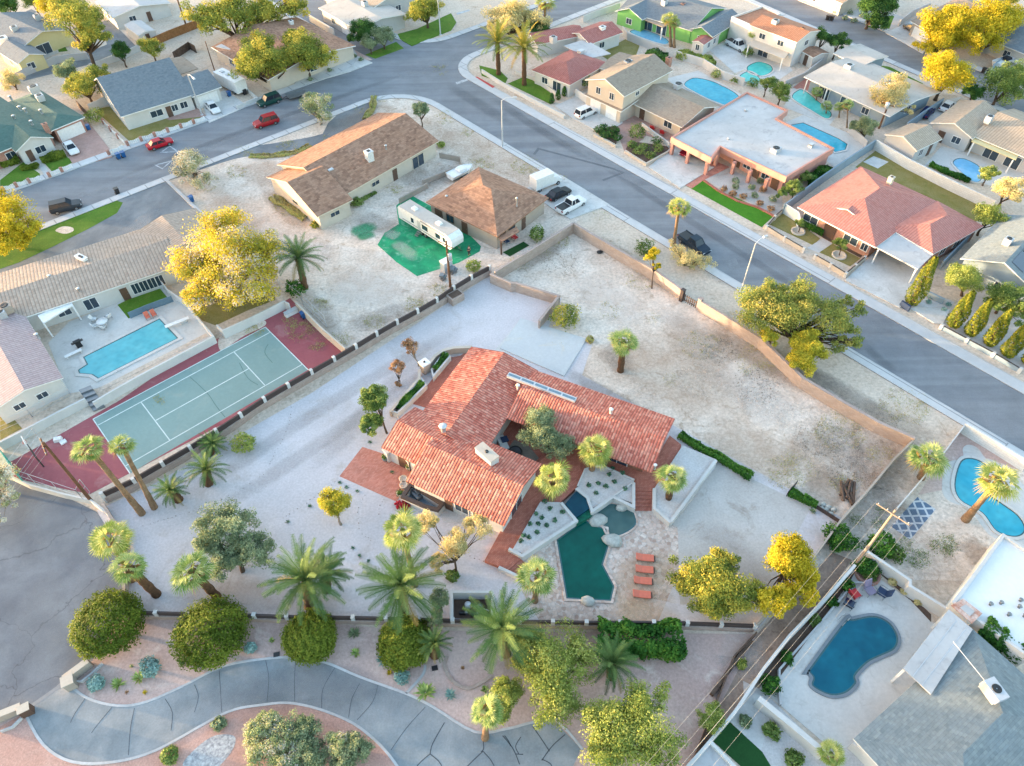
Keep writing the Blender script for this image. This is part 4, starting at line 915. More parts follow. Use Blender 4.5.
for m, px, w_ in ((st_brown, [(690,306),(730,338),(780,366),(830,392),(880,424)], 7), (st_brown, [(585,230),(640,268),(690,302)], 4), (st_brown, [(505,276),(540,256),(572,236)], 4), (st_tan, [(150,595),(250,595),(380,605)], 5), (st_brown, [(900,436),(880,462),(850,500)], 9), (st_brown, [(800,470),(830,490),(850,500)], 8), (st_grey, [(820,420),(845,445),(870,450)], 9), (st_grey, [(600,345),(618,360),(626,376)], 5), (st_tan, [(590,330),(640,360),(700,390),(760,430)], 14), (st_tan, [(770,440),(820,460),(850,470)], 10), (st_tan, [(650,320),(700,345),(740,370)], 10),
    (st_tan, [(690,420),(760,455),(810,470)], 10), (st_pale, [(560,270),(610,300),(650,330)], 9), (st_pale, [(700,350),(760,400),(790,430)], 9), (st_grey, [(555,365),(590,385),(640,412),(690,440)], 3), (st_pale, [(640,300),(700,340),(690,360)], 6),
    (st_tan, [(200,190),(235,220),(250,260)], 10), (st_tan, [(230,160),(280,175),(310,160)], 10), (st_tan, [(420,110),(460,140),(520,170),(560,195)], 12), (st_tan, [(330,140),(370,115),(400,105)], 10), (st_grey, [(300,290),(320,320),(340,345)], 6), (st_grey, [(340,330),(380,318),(430,300)], 5), (st_brown, [(260,185),(290,215),(312,230)], 4), (st_grey, [(350,215),(380,225),(400,235)], 6), (st_pale, [(330,270),(370,290),(420,290)], 12), (st_pale, [(240,200),(300,250),(340,260)], 12), (st_grey, [(390,165),(430,180),(470,160)], 8),
    (st_track, [(150,520),(230,470),(320,410),(420,350),(500,305)], 3), (st_track, [(170,540),(250,490),(340,430),(440,365),(520,312)], 3), (st_track, [(300,480),(360,420),(420,350)], 4), (st_track, [(690,520),(740,560),(770,600)], 6),
    (st_oil, [(560,140),(640,190),(720,240),(800,290),(900,350)], 2.2), (st_worn, [(520,110),(600,160),(680,205),(760,255),(860,315),(960,375)], 2.6), (st_oil, [(480,90),(540,130),(600,165)], 3), (st_worn, [(690,265),(735,285),(750,292)], 3), (st_oil, [(860,340),(880,360),(900,372)], 2), (st_worn, [(40,215),(130,180),(230,140),(330,105)], 2.5), (st_oil, [(60,200),(160,162),(260,125),(360,90),(430,65)], 2.2), (st_worn, [(390,80),(430,70),(470,50)], 5), (st_oil, [(440,80),(480,105),(520,130)], 4), (st_worn, [(640,70),(700,100),(760,130)], .1),
    (st_green, [(348,234),(362,230),(380,224)], 4), (st_green, [(356,240),(366,236),(378,234)], 2.5), (st_pale, [(392,240),(405,250),(420,262)], 3), (st_pale, [(385,232),(400,238)], 3), (st_warm, [(640,540),(648,570),(640,600),(660,615)], 9), (st_warm, [(610,605),(650,618),(690,620)], 5), (st_pale, [(715,640),(740,655),(735,680)], 7), (st_grey, [(470,690),(560,640),(650,650)], 9), (st_worn, [(10,500),(60,530),(100,560)], 6), (st_worn, [(60,560),(40,620),(60,680)], 6), (st_oil, [(200,720),(300,690),(400,700)], 6), (st_worn, [(120,735),(250,690),(350,680),(450,735)], 4), (st_pale, [(150,210),(140,225),(120,235)], 4), (st_worn, [(60,265),(110,240),(150,215),(165,190)], 3),
    (st_tan, [(850,400),(900,425),(950,450)], 6), (st_grey, [(790,360),(850,395),(900,425)], 4), (st_tan, [(885,560),(930,560),(960,550)], 9), (st_grey, [(880,540),(900,520),(915,500)], 6), (st_brown, [(960,560),(975,550),(985,540)], 4), (st_grey, [(822,560),(860,520),(900,470)], 5)):
    stain(m, px, w_, .046)
# ---------------------------------------------------------------- red tiled estate house
H = House('sprawling single storey house under red clay barrel tiles round a small courtyard', P1('h0', 450, 420), wall=m_st_white, roof=m_tile_red, trim=m_trim)
H.doorm = m_trim_brown
tr = m_tile_red; m_st_eaveshade = M('eave_shade_stucco', srgb(150,104,86,.7), srgb(160,116,98,.7), sc=.4, fine=6, famp=.06)  # wall browned to paint in the shade under the deep eaves
A2, B2, C2 = P1('h0',500,90), P1('h0',172,525), P1('h0',612,612)
H.wing(P1('h0',690,480), P1('h1',715,590), P1('h1',885,255), 3.0, -.3, op='f s .3 2.4;f s .55 2.4;f s .8 2.4;r w .5 1.2', fascia=tr, over=1.3, wall=m_st_eaveshade)
H.wing(A2, B2, C2, 3.0, -.235, op='f s .25 2;f s .55 2;f w .8 1.2', fascia=tr)
H.wing(P1('h0',5,640), P1('h0',330,797), P1('h0',500,560), 3.0, -.34, op='f d .3 1.6', fascia=tr)
H.wing(P1('h3',390,310), P1('h3',890,540), P1('h2',290,95), 3.0, -.34, op='f w .55 1.6;f w .75 1.6;r s .4 2.4;f d .4 1', fascia=tr)
q = H.last
# flat white chimney on the south wing, narrow skylight near the ridge, roof vents
c = G(P1('h0',585,680), 4.6); b = MB(); b.box((c.x, c.y, 4.3), (2.6, 1.15, 1.3), GA+math.pi/2+.02); ch = b.build('chimney', m_st_white, H.o)
b = MB(); b.box((c.x, c.y, 5.0), (2.7, 1.25, .14), GA+math.pi/2+.02); b.build('chimney_cap', m_st_cream, ch); b = MB(); b.lathe((c.x, c.y, 5.0), [(.2, 0), (.2, .2), (.14, .2)], 10); b.build('flue', m_black, ch)
s0, s1 = G(P1('h0',700,240), 4.35), G(P1('h1',228,125), 4.35); dd = (s1-s0).normalized(); nn = Vector((-dd.y, dd.x, 0))
b = MB(); b.tube([s0, s1], .08, 4); 
def bar(b, a, c_, w, z0, z1):
    d = (c_-a); d.z = 0; d.normalize(); n_ = Vector((-d.y, d.x, 0))*w/2; b.prism([a-n_, c_-n_, c_+n_, a+n_], z0, z1, True, True)
b = MB(); bar(b, s0, s1, .7, 4.0, 4.36); sk = b.build('skylight', m_alu, H.o)
for k in range(5):
    a, c_ = s0.lerp(s1, (k+.06)/5), s0.lerp(s1, (k+.94)/5); b = MB(); bar(b, a, c_, .34, 4.36, 4.38); b.build('pane', m_glass_l, sk)
H.vent(P1('h0',345,530), 4.6, .3, .5); H.vent(P1('h0',755,305), 4.2, .16, .35, m_trim); H.vent(P1('h1',455,190), 4.5, .16, .35, m_trim); H.vent(P1('h1',735,545), 3.2, .14, .3, m_trim)
H.done()
# entry columns and pots under the entry eave
for (x, y), lb in (((45,670), 'white stucco entry column at the left end of the red tiled porch'), ((160,715), 'white stucco entry column between porch and carport, half under the tiles')):
    cpt = G(P1('h0', x, y), 1.3); o = thing('entry_column', lb, 'column', (cpt.x, cpt.y, 0), 'entry columns')
    b = MB(); b.box((cpt.x, cpt.y, .65), (.8, .8, 2.3), GA); b.box((cpt.x, cpt.y, 1.83), (.95, .95, .12), GA); b.build('shaft', m_st_white, o)
def pot_plant(label, p, r=.35, m=m_st_blue, mat=f_green, group=None):
    c = G(p, .4); o = thing('potted_plant', label, 'potted plant', (c.x, c.y, 0), group)
    b = MB(); b.lathe((c.x, c.y, .03), [(r*.6, 0), (r*.95, .3), (r*.85, .5), (r*.95, .55), (r*.7, .55), (r*.7, .45), (0, .45)], 12); b.build('pot', m, o)
    n = 160; d = unit(rng.normal(size=(n, 3))+np.array([0, 0, .6])); p_ = np.array([c.x, c.y, .6])+d*rng.uniform(.2, 1, (n, 1))*r*1.3; quads('foliage', *leaves(p_, d, .09), rng.random(n), mat, o, (c.x, c.y, 0)); return o
pot_plant('potted shrub in front of the left white entry column', P1('h3',280,195))
pot_plant('potted yellowish shrub beside the right white entry column', P1('h3',402,240), .4, m_st_cream, f_lime)
pot_plant('potted bush at the carport corner of the brick apron', P1('h3',356,378), .4, m_st_cream, f_dark)
for (x, y), lb in (((376,308), 'round white stone urn on the brick apron, nearer the porch'), ((378,340), 'round white stone urn on the brick apron, nearer the carport')):
    c = G(P1('h3',x,y), .3); o = thing('urn', lb, 'urn', (c.x, c.y, .03), 'urns by the porch'); b = MB(); b.lathe((c.x, c.y, .03), [(.2, 0), (.22, .08), (.45, .45), (.42, .6), (.5, .66), (.35, .66), (.3, .5), (0, .5)], 14); b.build('bowl', m_st_cream, o)
lot('brick_apron', m_terra_l, P('h3', 165,137,48,287,340,417,395,330,470,250,330,190), .03)
lot('terrace_paving', m_terra, P('h0', 180,405,250,425,510,95,440,140,385,150,300,250), .03)
lot('courtyard_paving', m_terra, P('h0', 600,615,690,470,800,520,1000,600,1010,780,860,740), .03)
lot('courtyard_rug', M('courtyard_mat', srgb(150,140,128,.7), srgb(130,122,112,.7), sc=1, fine=6, famp=.2), P('h0', 690,660,735,600,815,635,870,700,850,720), .04)
# walled service court with a dark rim beside the carport
def ring(pts, h, t, m, name, label, cat, rim=None, cap=.1, z0=0.0):
    q = [G(p, h) for p in pts]; o = thing(name, label, cat, (q[0].x, q[0].y, z0)); b = MB(); band(b, q, -t/2, t/2, z0, h-(cap if rim else 0), True); b.build('wall', m, o)
    if rim: b = MB(); band(b, q, -t/2-.05, t/2+.05, h-cap, h, True); b.build('rim', rim, o)
    return o
ring(P('h3', 372,388,412,325,572,425,548,455,490,440), 1.3, .3, m_st_white, 'service_court', 'small white walled court with a dark brown rim under the tiled eave', 'wall', m_dark, .35)
lot('court_floor', M('court_floor', srgb(120,140,154,.7), srgb(150,166,176,.72), sc=.8, fine=5, famp=.15), P('h3', 385,392,415,335,560,425,545,450,490,436), .05)
c = G(P1('h3',455,362), .8); o = thing('fountain', 'square grey fountain block with a black bowl inside the small walled court', 'fountain', (c.x, c.y, .05)); b = MB(); b.box((c.x, c.y, .35), (1.5, 1.3, .6), GA); b.box((c.x, c.y, .8), (.9, .8, .4), GA); b.build('plinth', m_metal, o)
b = MB(); b.lathe((c.x, c.y, 1.0), [(.2, 0), (.42, .2), (.36, .22), (0, .1)], 14); b.build('bowl', m_black, o)
lot('carport_paving', m_gravel2, P('h3', 560,400,720,470,690,530,575,520), .03)
hedge('row of dark red flowers in a low box before the walled court', P('h3', 335,440,365,425,400,450), .7, .5, foliage('red_flower', [(0, ng(70,80,40)), (.5, ng(150,30,50)), (1, ng(190,40,60))]), 200, .09, 'flower_bed', 'flowers')
# white block planters with clipped hedge on the west terrace
for pts, hp, lb, hl in ((P('h0', 62,440,95,452,252,298,225,262), P('h0', 100,436,232,296), 'long white planter box at the lower end of the brick terrace', 'dark clipped hedge in the lower white planter box'),
                    (P('h0', 282,215,292,250,382,142,352,118), P('h0', 300,222,362,142), 'short white planter box at the upper end of the brick terrace', 'dark clipped hedge in the upper white planter box')):
    ring(pts, .9, .22, m_st_white, 'planter_box', lb, 'planter'); hedge(hl, hp, .8, .75, f_leafy, 300, .1, z0=.3)
gwall('curved cream garden wall round the top of the west terrace', P('h0', 255,200,300,140,345,110,400,95,470,92,505,90), 1.1, .3, m_st_beige, sm=False, cap=m_st_cream)
gwall('cream garden wall along the lower planter box', P('h0', 55,446,140,345,215,262,215,215), 1.0, .25, m_st_beige, cap=m_st_cream)
c = G(P1('h0',243,180), 1.6); o = thing('gate_pillar', 'square cream pillar with a white cap between the two terrace planters', 'pillar', (c.x, c.y, 0)); b = MB(); b.box((c.x, c.y, .8), (1.0, 1.0, 1.6), GA); b.build('shaft', m_st_beige, o); b = MB(); b.box((c.x, c.y, 1.68), (1.2, 1.2, .16), GA); b.build('cap', m_trim, o); b = MB(); b.lathe((c.x, c.y, 1.76), [(.14, 0), (.14, .12), (0, .14)], 10); b.build('lantern', m_black, o)
# courtyard table things
c = G(P1('h0',672,615), .5); o = thing('garden_bench', 'white courtyard bench with navy cushions', 'bench', (c.x, c.y, .03)); b = MB(); b.box((c.x, c.y, .3), (.9, 2.1, .5), GA-.35); b.build('base', m_st_white, o); c2 = G(P1('h0',682,598), .6); b = MB(); b.box((c2.x, c2.y, .62), (.8, .8, .14), GA-.35); b.build('cushion', m_navy, o)
c = G(P1('h0',740,660), .6); o = thing('fire_pit', 'round black fire bowl on the courtyard mat', 'fire pit', (c.x, c.y, .04)); b = MB(); b.lathe((c.x, c.y, .04), [(.35, 0), (.75, .35), (.8, .45), (.6, .45), (.3, .3), (0, .28)], 16); b.build('bowl', m_black, o)
# ---------------------------------------------------------------- pool terrace
TZ = .55
sheet('terrace_paving', m_terra, P('h2', 62,512,150,350,245,190,290,95,330,60,420,20,610,75,720,130,780,100,850,-20,900,20,885,90,800,200,775,205,700,200,700,172,560,110,490,125,455,200,385,265,300,262,180,468,165,462,205,500,150,548), TZ)
sheet('planting_bed', m_gravel2, P('h2', 300,262,385,265,450,342,225,482,180,468), TZ+.18)
sheet('planting_bed', m_gravel2, P('h2', 490,125,560,108,697,165,697,270,612,238,520,290,515,260,458,205), TZ+.18)
sheet('planting_bed', m_gravel2, P('h2', 785,205,785,285,850,345,905,300,960,225)+P('c3', 830,305,700,250), TZ+.18)
WT = .95
def wwall(label, pts, h=WT, t=.34): return gwall(label, pts, h, t, m_st_white, h)
wwall('white garden wall along the succulent bed left of the spa', P('h2', 165,462,222,492,452,342,388,266))
wwall('white kinked garden wall along the succulent bed right of the spa', P('h2', 452,205,500,243,515,285,520,302,608,240,697,284,697,180))
wwall('thin white diagonal wall across the right succulent bed', P('h2', 610,238,697,178), .9, .16)
wwall('white garden wall wrapping the gravel bed beside the lone fan palm', P('h2', 785,205,785,288,850,346)+P('c3', 655,540,828,306))
wwall('thin white edging along the upper side of the succulent bed', P('h2', 458,195,490,122,560,105,700,168), .85, .16)
wwall('low white wall at the foot of the brick walk', P('h2', 122,540,212,582), .75, .3)
def steps(label, a0, a1, b0, b1, n=5):
    """brick steps from edge a0-a1 (top) down to edge b0-b1"""
    A0, A1, B0, B1 = G(a0, TZ), G(a1, TZ), G(b0, .1), G(b1, .1); o = thing('steps', label, 'steps', (B0.x, B0.y, 0)); b = MB()
    for k in range(n):
        f0, f1 = k/n, (k+1)/n; z = TZ*(1-(k+.0)/n)-.01; b.prism([A0.lerp(B0, f0), A1.lerp(B1, f0), A1.lerp(B1, f1), A0.lerp(B0, f1)], 0, z)
    b.build('treads', m_terra, o)
steps('brick garden steps between white walls right of the pond', P1('h2',702,200), P1('h2',778,203), P1('h2',700,300), P1('h2',776,300), 6)
steps('brick garden steps at the lower left end of the brick walk', P1('h2',205,500), P1('h2',150,546), P1('h2',262,540), P1('h2',210,590), 5)
sheet('pool_surround', m_flag, P('h2', 362,425,450,350,520,310,610,262,697,290,700,300,778,302,850,356,885,372,890,560,800,775,300,775,250,700,220,640,230,500), .024)
pool('deep teal angular pool below the spa waterfall', P('h2', 368,425,440,372,490,340,530,362,580,378,590,452,566,530,615,622,600,686,410,676), w_deep, .07, .25, False, m_flag)
pool('shallow grey green pond with boulders beside the deep pool', P('h2', 520,335,560,292,605,272,660,290,692,302,705,362,640,405,588,400,570,372,545,352), w_pond, .065, .2, True, m_flag, 'garden_pond')
o = thing('spa', 'raised dark spa pool inside white walls spilling into the teal pool', 'spa', G(P1('h2',455,280)))
q = [G(p, .82) for p in P('h2', 455,214,500,248,512,288,470,318,448,332,406,270)]; b = MB(); b.prism(q, .2, .82, True, False, True); b.build('water', w_spa, o)
q = [G(p, .5) for p in P('h2', 450,330,505,292,520,310,520,322,455,360,450,345)]; b = MB(); b.prism(q, .05, .55, True); b.build('spillway', M('mossy_spillway', srgb(24,116,90,.7), srgb(14,90,76,.7), sc=2, fine=5), o)
for i, (x, y, r, lb) in enumerate(((545,340,1.1, 'large pale boulder under the spa spillway'), (605,425,1.15, 'large pale boulder between the pond and the teal pool'), (500,686,.75, 'pale boulder at the bottom edge of the teal pool'), (645,290,.6, 'small boulder at the back of the pond'))):
    c = G(P1('h2',x,y), .15); b = MB(); b.blob((c.x, c.y, .12), (r, r*.75, .45), i+3, 2, .2); tag(b.build('boulder', m_rock, loc=(c.x, c.y, 0)), lb, 'boulder', 'boulders round the pool')
def lounger(label, a, b_, m=m_coral, group='coral loungers on the flagstones', wid=.75):
    p, q_ = G(a, .35), G(b_, .35); d = q_-p; ln = d.length; rz = math.atan2(d.y, d.x); o = thing('sun_lounger', label, 'sun lounger', ((p.x+q_.x)/2, (p.y+q_.y)/2, .024), group, rz)
    b = MB(); b.box((.12, 0, .36), (ln*.62, wid, .12)); b.mesh([(-ln*.5, -wid/2, .62), (-ln*.5, wid/2, .62), (-ln*.19, wid/2, .42), (-ln*.19, -wid/2, .42), (-ln*.5, -wid/2, .5), (-ln*.5, wid/2, .5), (-ln*.19, wid/2, .3), (-ln*.19, -wid/2, .3)],
        [(0, 3, 2, 1), (4, 5, 6, 7), (0, 1, 5, 4), (1, 2, 6, 5), (2, 3, 7, 6), (3, 0, 4, 7)]); b.build('cushion', m, o, (0, 0, 0))
    b = MB()
    for sx in (-ln*.42, ln*.38):
        for sy in (-.3, .3): b.tube([(sx, sy, 0), (sx, sy, .3)], .03, 6)
    b.box((0, 0, .285), (ln*.9, wid*.9, .03)); b.build('frame', m_trim_brown, o, (0, 0, 0))
for (x, y), lb in zip(((750,502), (748,552), (741,600), (737,658)), ('topmost coral sun lounger on the flagstones, nearest the pond', 'second coral sun lounger down from the pond', 'third coral sun lounger down from the pond', 'bottom coral sun lounger, nearest the dark fence')):
    lounger(lb, P1('h2',x-44,y-4), P1('h2',x+44,y+3))
for i, (x, y) in enumerate(((317,275),(340,305),(282,328),(305,345),(257,370),(290,370),(360,355),(325,377),(392,320),(285,407),(228,420),(250,428),(217,443))):
    shrub('small round dark succulent in the white gravel bed left of the spa', P1('h2',x,y), 2.3, f_succ, TZ+.2, 70, .09, 'succulent', 'succulent', 'succulents left of the spa').location.z = TZ+.16
for i, (x, y) in enumerate(((570,122),(605,135),(590,162),(648,155),(545,200),(505,208),(575,212),(612,192),(533,240),(658,222))):
    shrub('small round dark succulent in the white gravel bed right of the spa', P1('h2',x,y), 2.3, f_succ, TZ+.2, 70, .09, 'succulent', 'succulent', 'succulents right of the spa').location.z = TZ+.16
# pump yard: three white walls round dark equipment
gwall('three sided white wall of the pump yard by the front fence', P('d2', 772,205,772,98,930,98,930,205), 1.5, .25, m_st_white)
lot('pump_yard_floor', m_soil, P('d2', 780,200,780,120,922,120,922,205), .03)
for i, (x, y, m, lb) in enumerate(((835,150,m_alu, 'pale filter tank in the white pump yard'), (880,160,m_metal, 'grey filter tank in the white pump yard'))):
    c = G(P1('d2',x,y), .5); o = thing('pool_filter', lb, 'pool filter', (c.x, c.y, .03)); b = MB(); b.lathe((c.x, c.y, .03), [(.3, 0), (.34, .1), (.34, .7), (.2, .85), (0, .88)], 12); b.build('tank', m, o); b = MB(); b.tube([(c.x+.3, c.y, .3), (c.x+.9, c.y-.2, .3), (c.x+.9, c.y-.2, .1)], .05, 6); b.build('pipe', m_trim, o)
for i, (x, y, lb) in enumerate(((815,180, 'black pool pump left in the white pump yard'), (860,185, 'black pool pump right in the white pump yard'))):
    c = G(P1('d2',x,y), .2); o = thing('pool_pump', lb, 'pump', (c.x, c.y, .03)); b = MB(); b.tube([(c.x-.35, c.y, .22), (c.x+.3, c.y, .22)], .17, 10); b.box((c.x, c.y, .06), (.5, .3, .06)); b.build('motor', m_black, o); b = MB(); b.lathe((c.x+.35, c.y, .05), [(.16, 0), (.16, .4), (0, .42)], 10); b.build('strainer', m_metal, o)
# ---------------------------------------------------------------- walls of the estate
def panel_wall(label, pts, zr, n, hb, hp, m, group=None, tb=.35, post=.38, hpost=.1, skirt=0.0):
    """stucco wall carrying dark panels between square posts; pts pixels along the panel tops"""
    q = [G(p, zr) for p in pts]; o = thing('panel_wall', label, 'wall', (q[0].x, q[0].y, 0), group); b = MB(); band(b, q, -tb/2, tb/2, 0, hb); b.build('base', m, o)
    ln = [0]
    for a, c_ in zip(q[:-1], q[1:]): ln.append(ln[-1]+(c_-a).length)
    def at(t):
        t *= ln[-1]
        for i in range(len(q)-1):
            if t <= ln[i+1]+1e-6: return q[i].lerp(q[i+1], (t-ln[i])/(ln[i+1]-ln[i])), math.atan2((q[i+1]-q[i]).y, (q[i+1]-q[i]).x)
    for i in range(n+1):
        p, rz = at(min(i/n, .9999)); b = MB(); b.box((p.x, p.y, (hb+hp+hpost)/2), (post, post, hb+hp+hpost), rz); b.build('post', m_st_white, o)
        if i < n:
            p2, _ = at(min((i+1)/n, .9999)); d = (p2-p); d.z = 0; u = d.normalized(); b = MB(); a_ = p+u*(post/2+.004); c_ = p2-u*(post/2+.004); nn_ = Vector((-u.y, u.x, 0))*.09
            b.prism([a_-nn_, c_-nn_, c_+nn_, a_+nn_], hb, hb+hp, True, True); b.build('panel', m_dark, o)
    return o
panel_wall('long pink stucco wall with dark panels and white posts beside the tennis court', [(101,493), (126,482.5)]+P('s0', 700,668,900,560)+P('s1', 290,712,435,608,565,532,705,450,840,372,970,300)+P('b2', 525,518,605,475,680,435,748,393,790,360,850,325,918,290), 1.75, 17, 1.0, .75, m_block, tb=.4)
panel_wall('long front retaining wall with dark panels and white posts below the fan palms', P('d1', 470,172,545,175,660,178,810,182,940,184)+P('d2', 110,190,345,193,480,196,610,200,780,205)+P('d3', 185,210,320,213,455,213,590,213,720,215,980,225), 1.35, 19, .75, .6, m_block, tb=.4)
gwall('short pink return wall linking the panel wall to the dirt lot wall', P('b2', 920,320,1000,355)+P('b3', 60,355,230,405), 1.7, .25, m_block, cap=m_st_pink)
gwall('short pink wall stub beside the concrete pad', P('b3', 228,402,150,500), 1.6, .25, m_block, cap=m_st_pink)
gwall('pink block wall between the brown roofed house and the dirt lot', P('b3', -20,312,140,215,282,125), 1.9, .25, m_block, cap=m_st_pink)
gwall('long pink block wall between dirt lot and street, upper stretch', P('b3', 282,125,440,220,600,310,705,385), 1.9, .3, m_block, cap=m_st_pink)
gwall('long pink block wall between dirt lot and street, lower stretch under the mesquite', P('b3', 772,425,880,490,1000,565)+P('c4', 150,-10,300,80,440,160,580,222), 1.9, .3, m_block, cap=m_st_pink)
gwall('thin brown block wall down the right side of the estate', P('c4', 580,222,500,300,400,420,300,530,195,672)+P('d3', 985,225), 1.6, .2, m_st_beige)
gwall('low pink curb wall at the corner of the cul-de-sac by the palms', P('c1', 390,470,430,535,470,570,480,630)+P('d1', 470,165), 1.0, .3, m_block)
c = G(P1('b2',785,395), 1.4); o = thing('wall_pier', 'square stone pier bulging from the panel wall under the utility pole', 'pier', (c.x, c.y, 0)); b = MB(); b.box((c.x, c.y, .6), (2.1, 1.5, 1.2), GA); b.build('block', m_block, o); b = MB(); b.box((c.x, c.y, 1.22), (1.7, 1.1, .05), GA); b.build('top', m_soil, o)
# rusty gate in the street wall
q0, q1 = G(P1('s3',195,520), 1.0), G(P1('s3',262,560), 1.0); o = thing('gate', 'rusty slatted gate leaning in the gap of the pink street wall', 'gate', (q0.x, q0.y, 0))
b = MB(); dd = (q1-q0)
for k in range(9):
    a = q0+dd*(k/8); b.box((a.x, a.y, .75), (.1, .1, 1.3), GA+1.57)
for z in (.35, 1.15): b.tube([Vector((q0.x, q0.y, z)), Vector((q1.x, q1.y, z+.1))], .06, 4)
b.tube([Vector((q0.x, q0.y, .3)), Vector((q1.x, q1.y, 1.2))], .05, 4); b.build('slats', m_oldwood, o)
for (x, y), lb, m in (((190,520), 'dark iron gate post at the left of the rusty gate', m_dark), ((268,560), 'pale block gate pillar at the right of the rusty gate', m_st_pink)):
    c = G(P1('s3',x,y), 1.0); o = thing('gate_post', lb, 'post', (c.x, c.y, 0)); b = MB(); b.box((c.x, c.y, 1.0), (.5, .5, 2.0), GA); b.build('shaft', m, o); b = MB(); b.box((c.x, c.y, 2.05), (.6, .6, .1), GA); b.build('cap', m, o)
hedge('low dark clipped hedge strip beyond the terrace, along the dirt lot', P('c3', 690,205,760,250,870,310,965,370), 1.0, .8, f_leafy, 260, .1)
hedge('short dark hedge strip by the wire fence at the lot edge', P('c4', 100,425,150,450,205,475), .9, .8, f_leafy, 260, .1)
gwall('thin dark wire fence behind the short hedge strip', P('c4', 95,425,130,385), 1.1, .06, m_black, name='wire_fence', cat='fence')
gwall('thin dark edging fence from the short hedge to the brown wall', P('c4', 205,480,290,535), .6, .08, m_dark, name='edging_fence', cat='fence')
# ---------------------------------------------------------------- gate of the estate drive
gwall('stucco wing wall with a sunk planter on the upper side of the drive gate', P('d1', 240,430,335,360), 1.2, .5, m_st_beige, cap=m_st_cream)
c = G(P1('d1',258,440), 1.2); o = thing('gate_pillar', 'square cream pillar at the upper end of the drive gate', 'pillar', (c.x, c.y, 0)); b = MB(); b.box((c.x, c.y, .65), (.9, .9, 1.3), .5); b.build('shaft', m_st_beige, o); b = MB(); b.box((c.x, c.y, 1.34), (1.05, 1.05, .1), .5); b.build('cap', m_st_cream, o)
gwall('curved low curb closing the sunk planter by the drive gate', P('d1', 280,440,310,440,350,410,390,370), .4, .15, m_kerb)
gwall('stucco wing wall at the left frame edge below the cul-de-sac', P('d1', -60,590,0,565,75,535), 1.2, .5, m_st_beige, cap=m_st_cream)
c = G(P1('d1',92,548), 1.0); o = thing('gate_pillar', 'dark brown capped pillar at the lower end of the drive gate', 'pillar', (c.x, c.y, 0)); b = MB(); b.box((c.x, c.y, .6), (.9, .7, 1.2), .5); b.build('shaft', m_trim_brown, o); b = MB(); b.box((c.x, c.y, 1.24), (1.0, .8, .08), .5); b.build('cap', m_st_cream, o)
gwall('curved low curb round the planting left of the drive gate', P('d1', 0,632,45,615,80,580), .35, .15, m_kerb)
strip('gate_track', m_metal, [G(p) for p in P('d1', 105,548,238,455)], -.2, .2, .035)
strip('brick_edging', m_block, smooth([G(p, .1) for p in P('d2', 755,345,745,385,775,440,830,468,880,450,925,420)], False), -.16, .16, .14)
strip('kerb', m_kerb, smooth([G(p) for p in P('d2', 672,380,660,420,598,488)], False), -.12, .12, .07)
# ---------------------------------------------------------------- neighbouring houses
H = House('long low house under pale beige roofing beside the rectangular pool and tennis court', P1('b1',300,400), roof=m_sh_beige, wall=m_st_white)
H.wing(P1('b1',-60,540), P1('b1',690,288), P1('b1',600,130), 2.9, -.14, op='f W .5 1.6;f w .36 1.6;f d .68 1;f W .745 1.0;f W .79 1.0;f W .835 1.0;f W .88 1.0', over=.35)
H.wing(P1('b1',750,68), P1('b1',850,165), P1('b1',560,238), 2.9, -.2, over=.35)
H.wing(P1('h7',345,425), P1('h7',95,15), P1('h7',-240,225), 2.9, -.2, op='f w .5 1.6;l w .35 1.2 1.2 2;l w .7 1.2 1.2 2', roof=m_tile_mauve, over=.35)
H.canopy(P('h7', 205,85,380,0,400,25,235,125), 2.7, m_trim, .2, P('h7', 235,122,395,28))
H.ac(P1('h7',30,45), 3.6, (1.5,1.3,.8), m=m_st_beige); H.ac(P1('h7',8,75), 3.6, (1,1,.7)); H.chimney(P1('h6',395,430), 3.4, .5, (.7,1.9), m_trim, GA+.3); H.vent(P1('b1',190,330), 3.4); H.vent(P1('b1',300,380), 3.2); H.vent(P1('h7',200,190), 3.3); H.done()
H = House('long brown shingled house on the bare corner lot', P1('a2',450,600), roof=m_sh_brown, wall=m_st_cream, trim=m_trim_cream)
H.wing((338,199), (439,141), (383,110), 2.9, -.32, op='f w .35 1.6 1.2 1.9;f d .55 1;f s .8 2.6;r w .5 1.4')
H.wing((266,177), (317,217), (352,199), 2.9, -.34, axis='bc', op='f w .5 1.2 1.3 1.9;r w .5 1.6 1.3 2')
H.chimney(P1('a2',458,605), 4.3, 1.2, (1.1,1.1), m_whiteblock); H.ac(P1('a2',308,655), 4.0, (.9,.9,.5)); H.vent(P1('a2',520,560), 4.4); H.done()
H = House('square brown hip roofed house behind the white travel trailer', P1('h4',580,150), roof=m_sh_brown, wall=m_st_beige, trim=m_trim_brown)
H.wing(P1('h4',235,112), P1('h4',600,290), P1('h4',905,108), 2.9, -.36, 'hip', op='f d .52 1.2;f w .3 1.4;f d .12 1.6;r w .3 1.4;r d .55 1;r w .12 1.2', fascia=m_sh_brown)
H.canopy(P('h4', 605,290,700,238,712,262,618,318), 2.5, m_sh_brown, .14, P('h4', 620,312)); H.vent(P1('h4',700,105), 4.2, .12, 1.1); H.vent(P1('h4',340,85), 3.4); H.done()
H = House('house under teal green shingles with a white garage door and small porch gable', P1('a1',120,430), roof=m_sh_teal, wall=m_brick)
H.wing(P1('a1',198,500), P1('a1',324,448), P1('a1',212,322), 2.9, -.3, 'hip', op='f g .5 4.6')
H.wing(P1('a1',-260,690), P1('a1',200,500), P1('a1',95,320), 2.9, -.3, 'hip', op='f w .62 1.6;f d .84 1;f w .3 1.6')
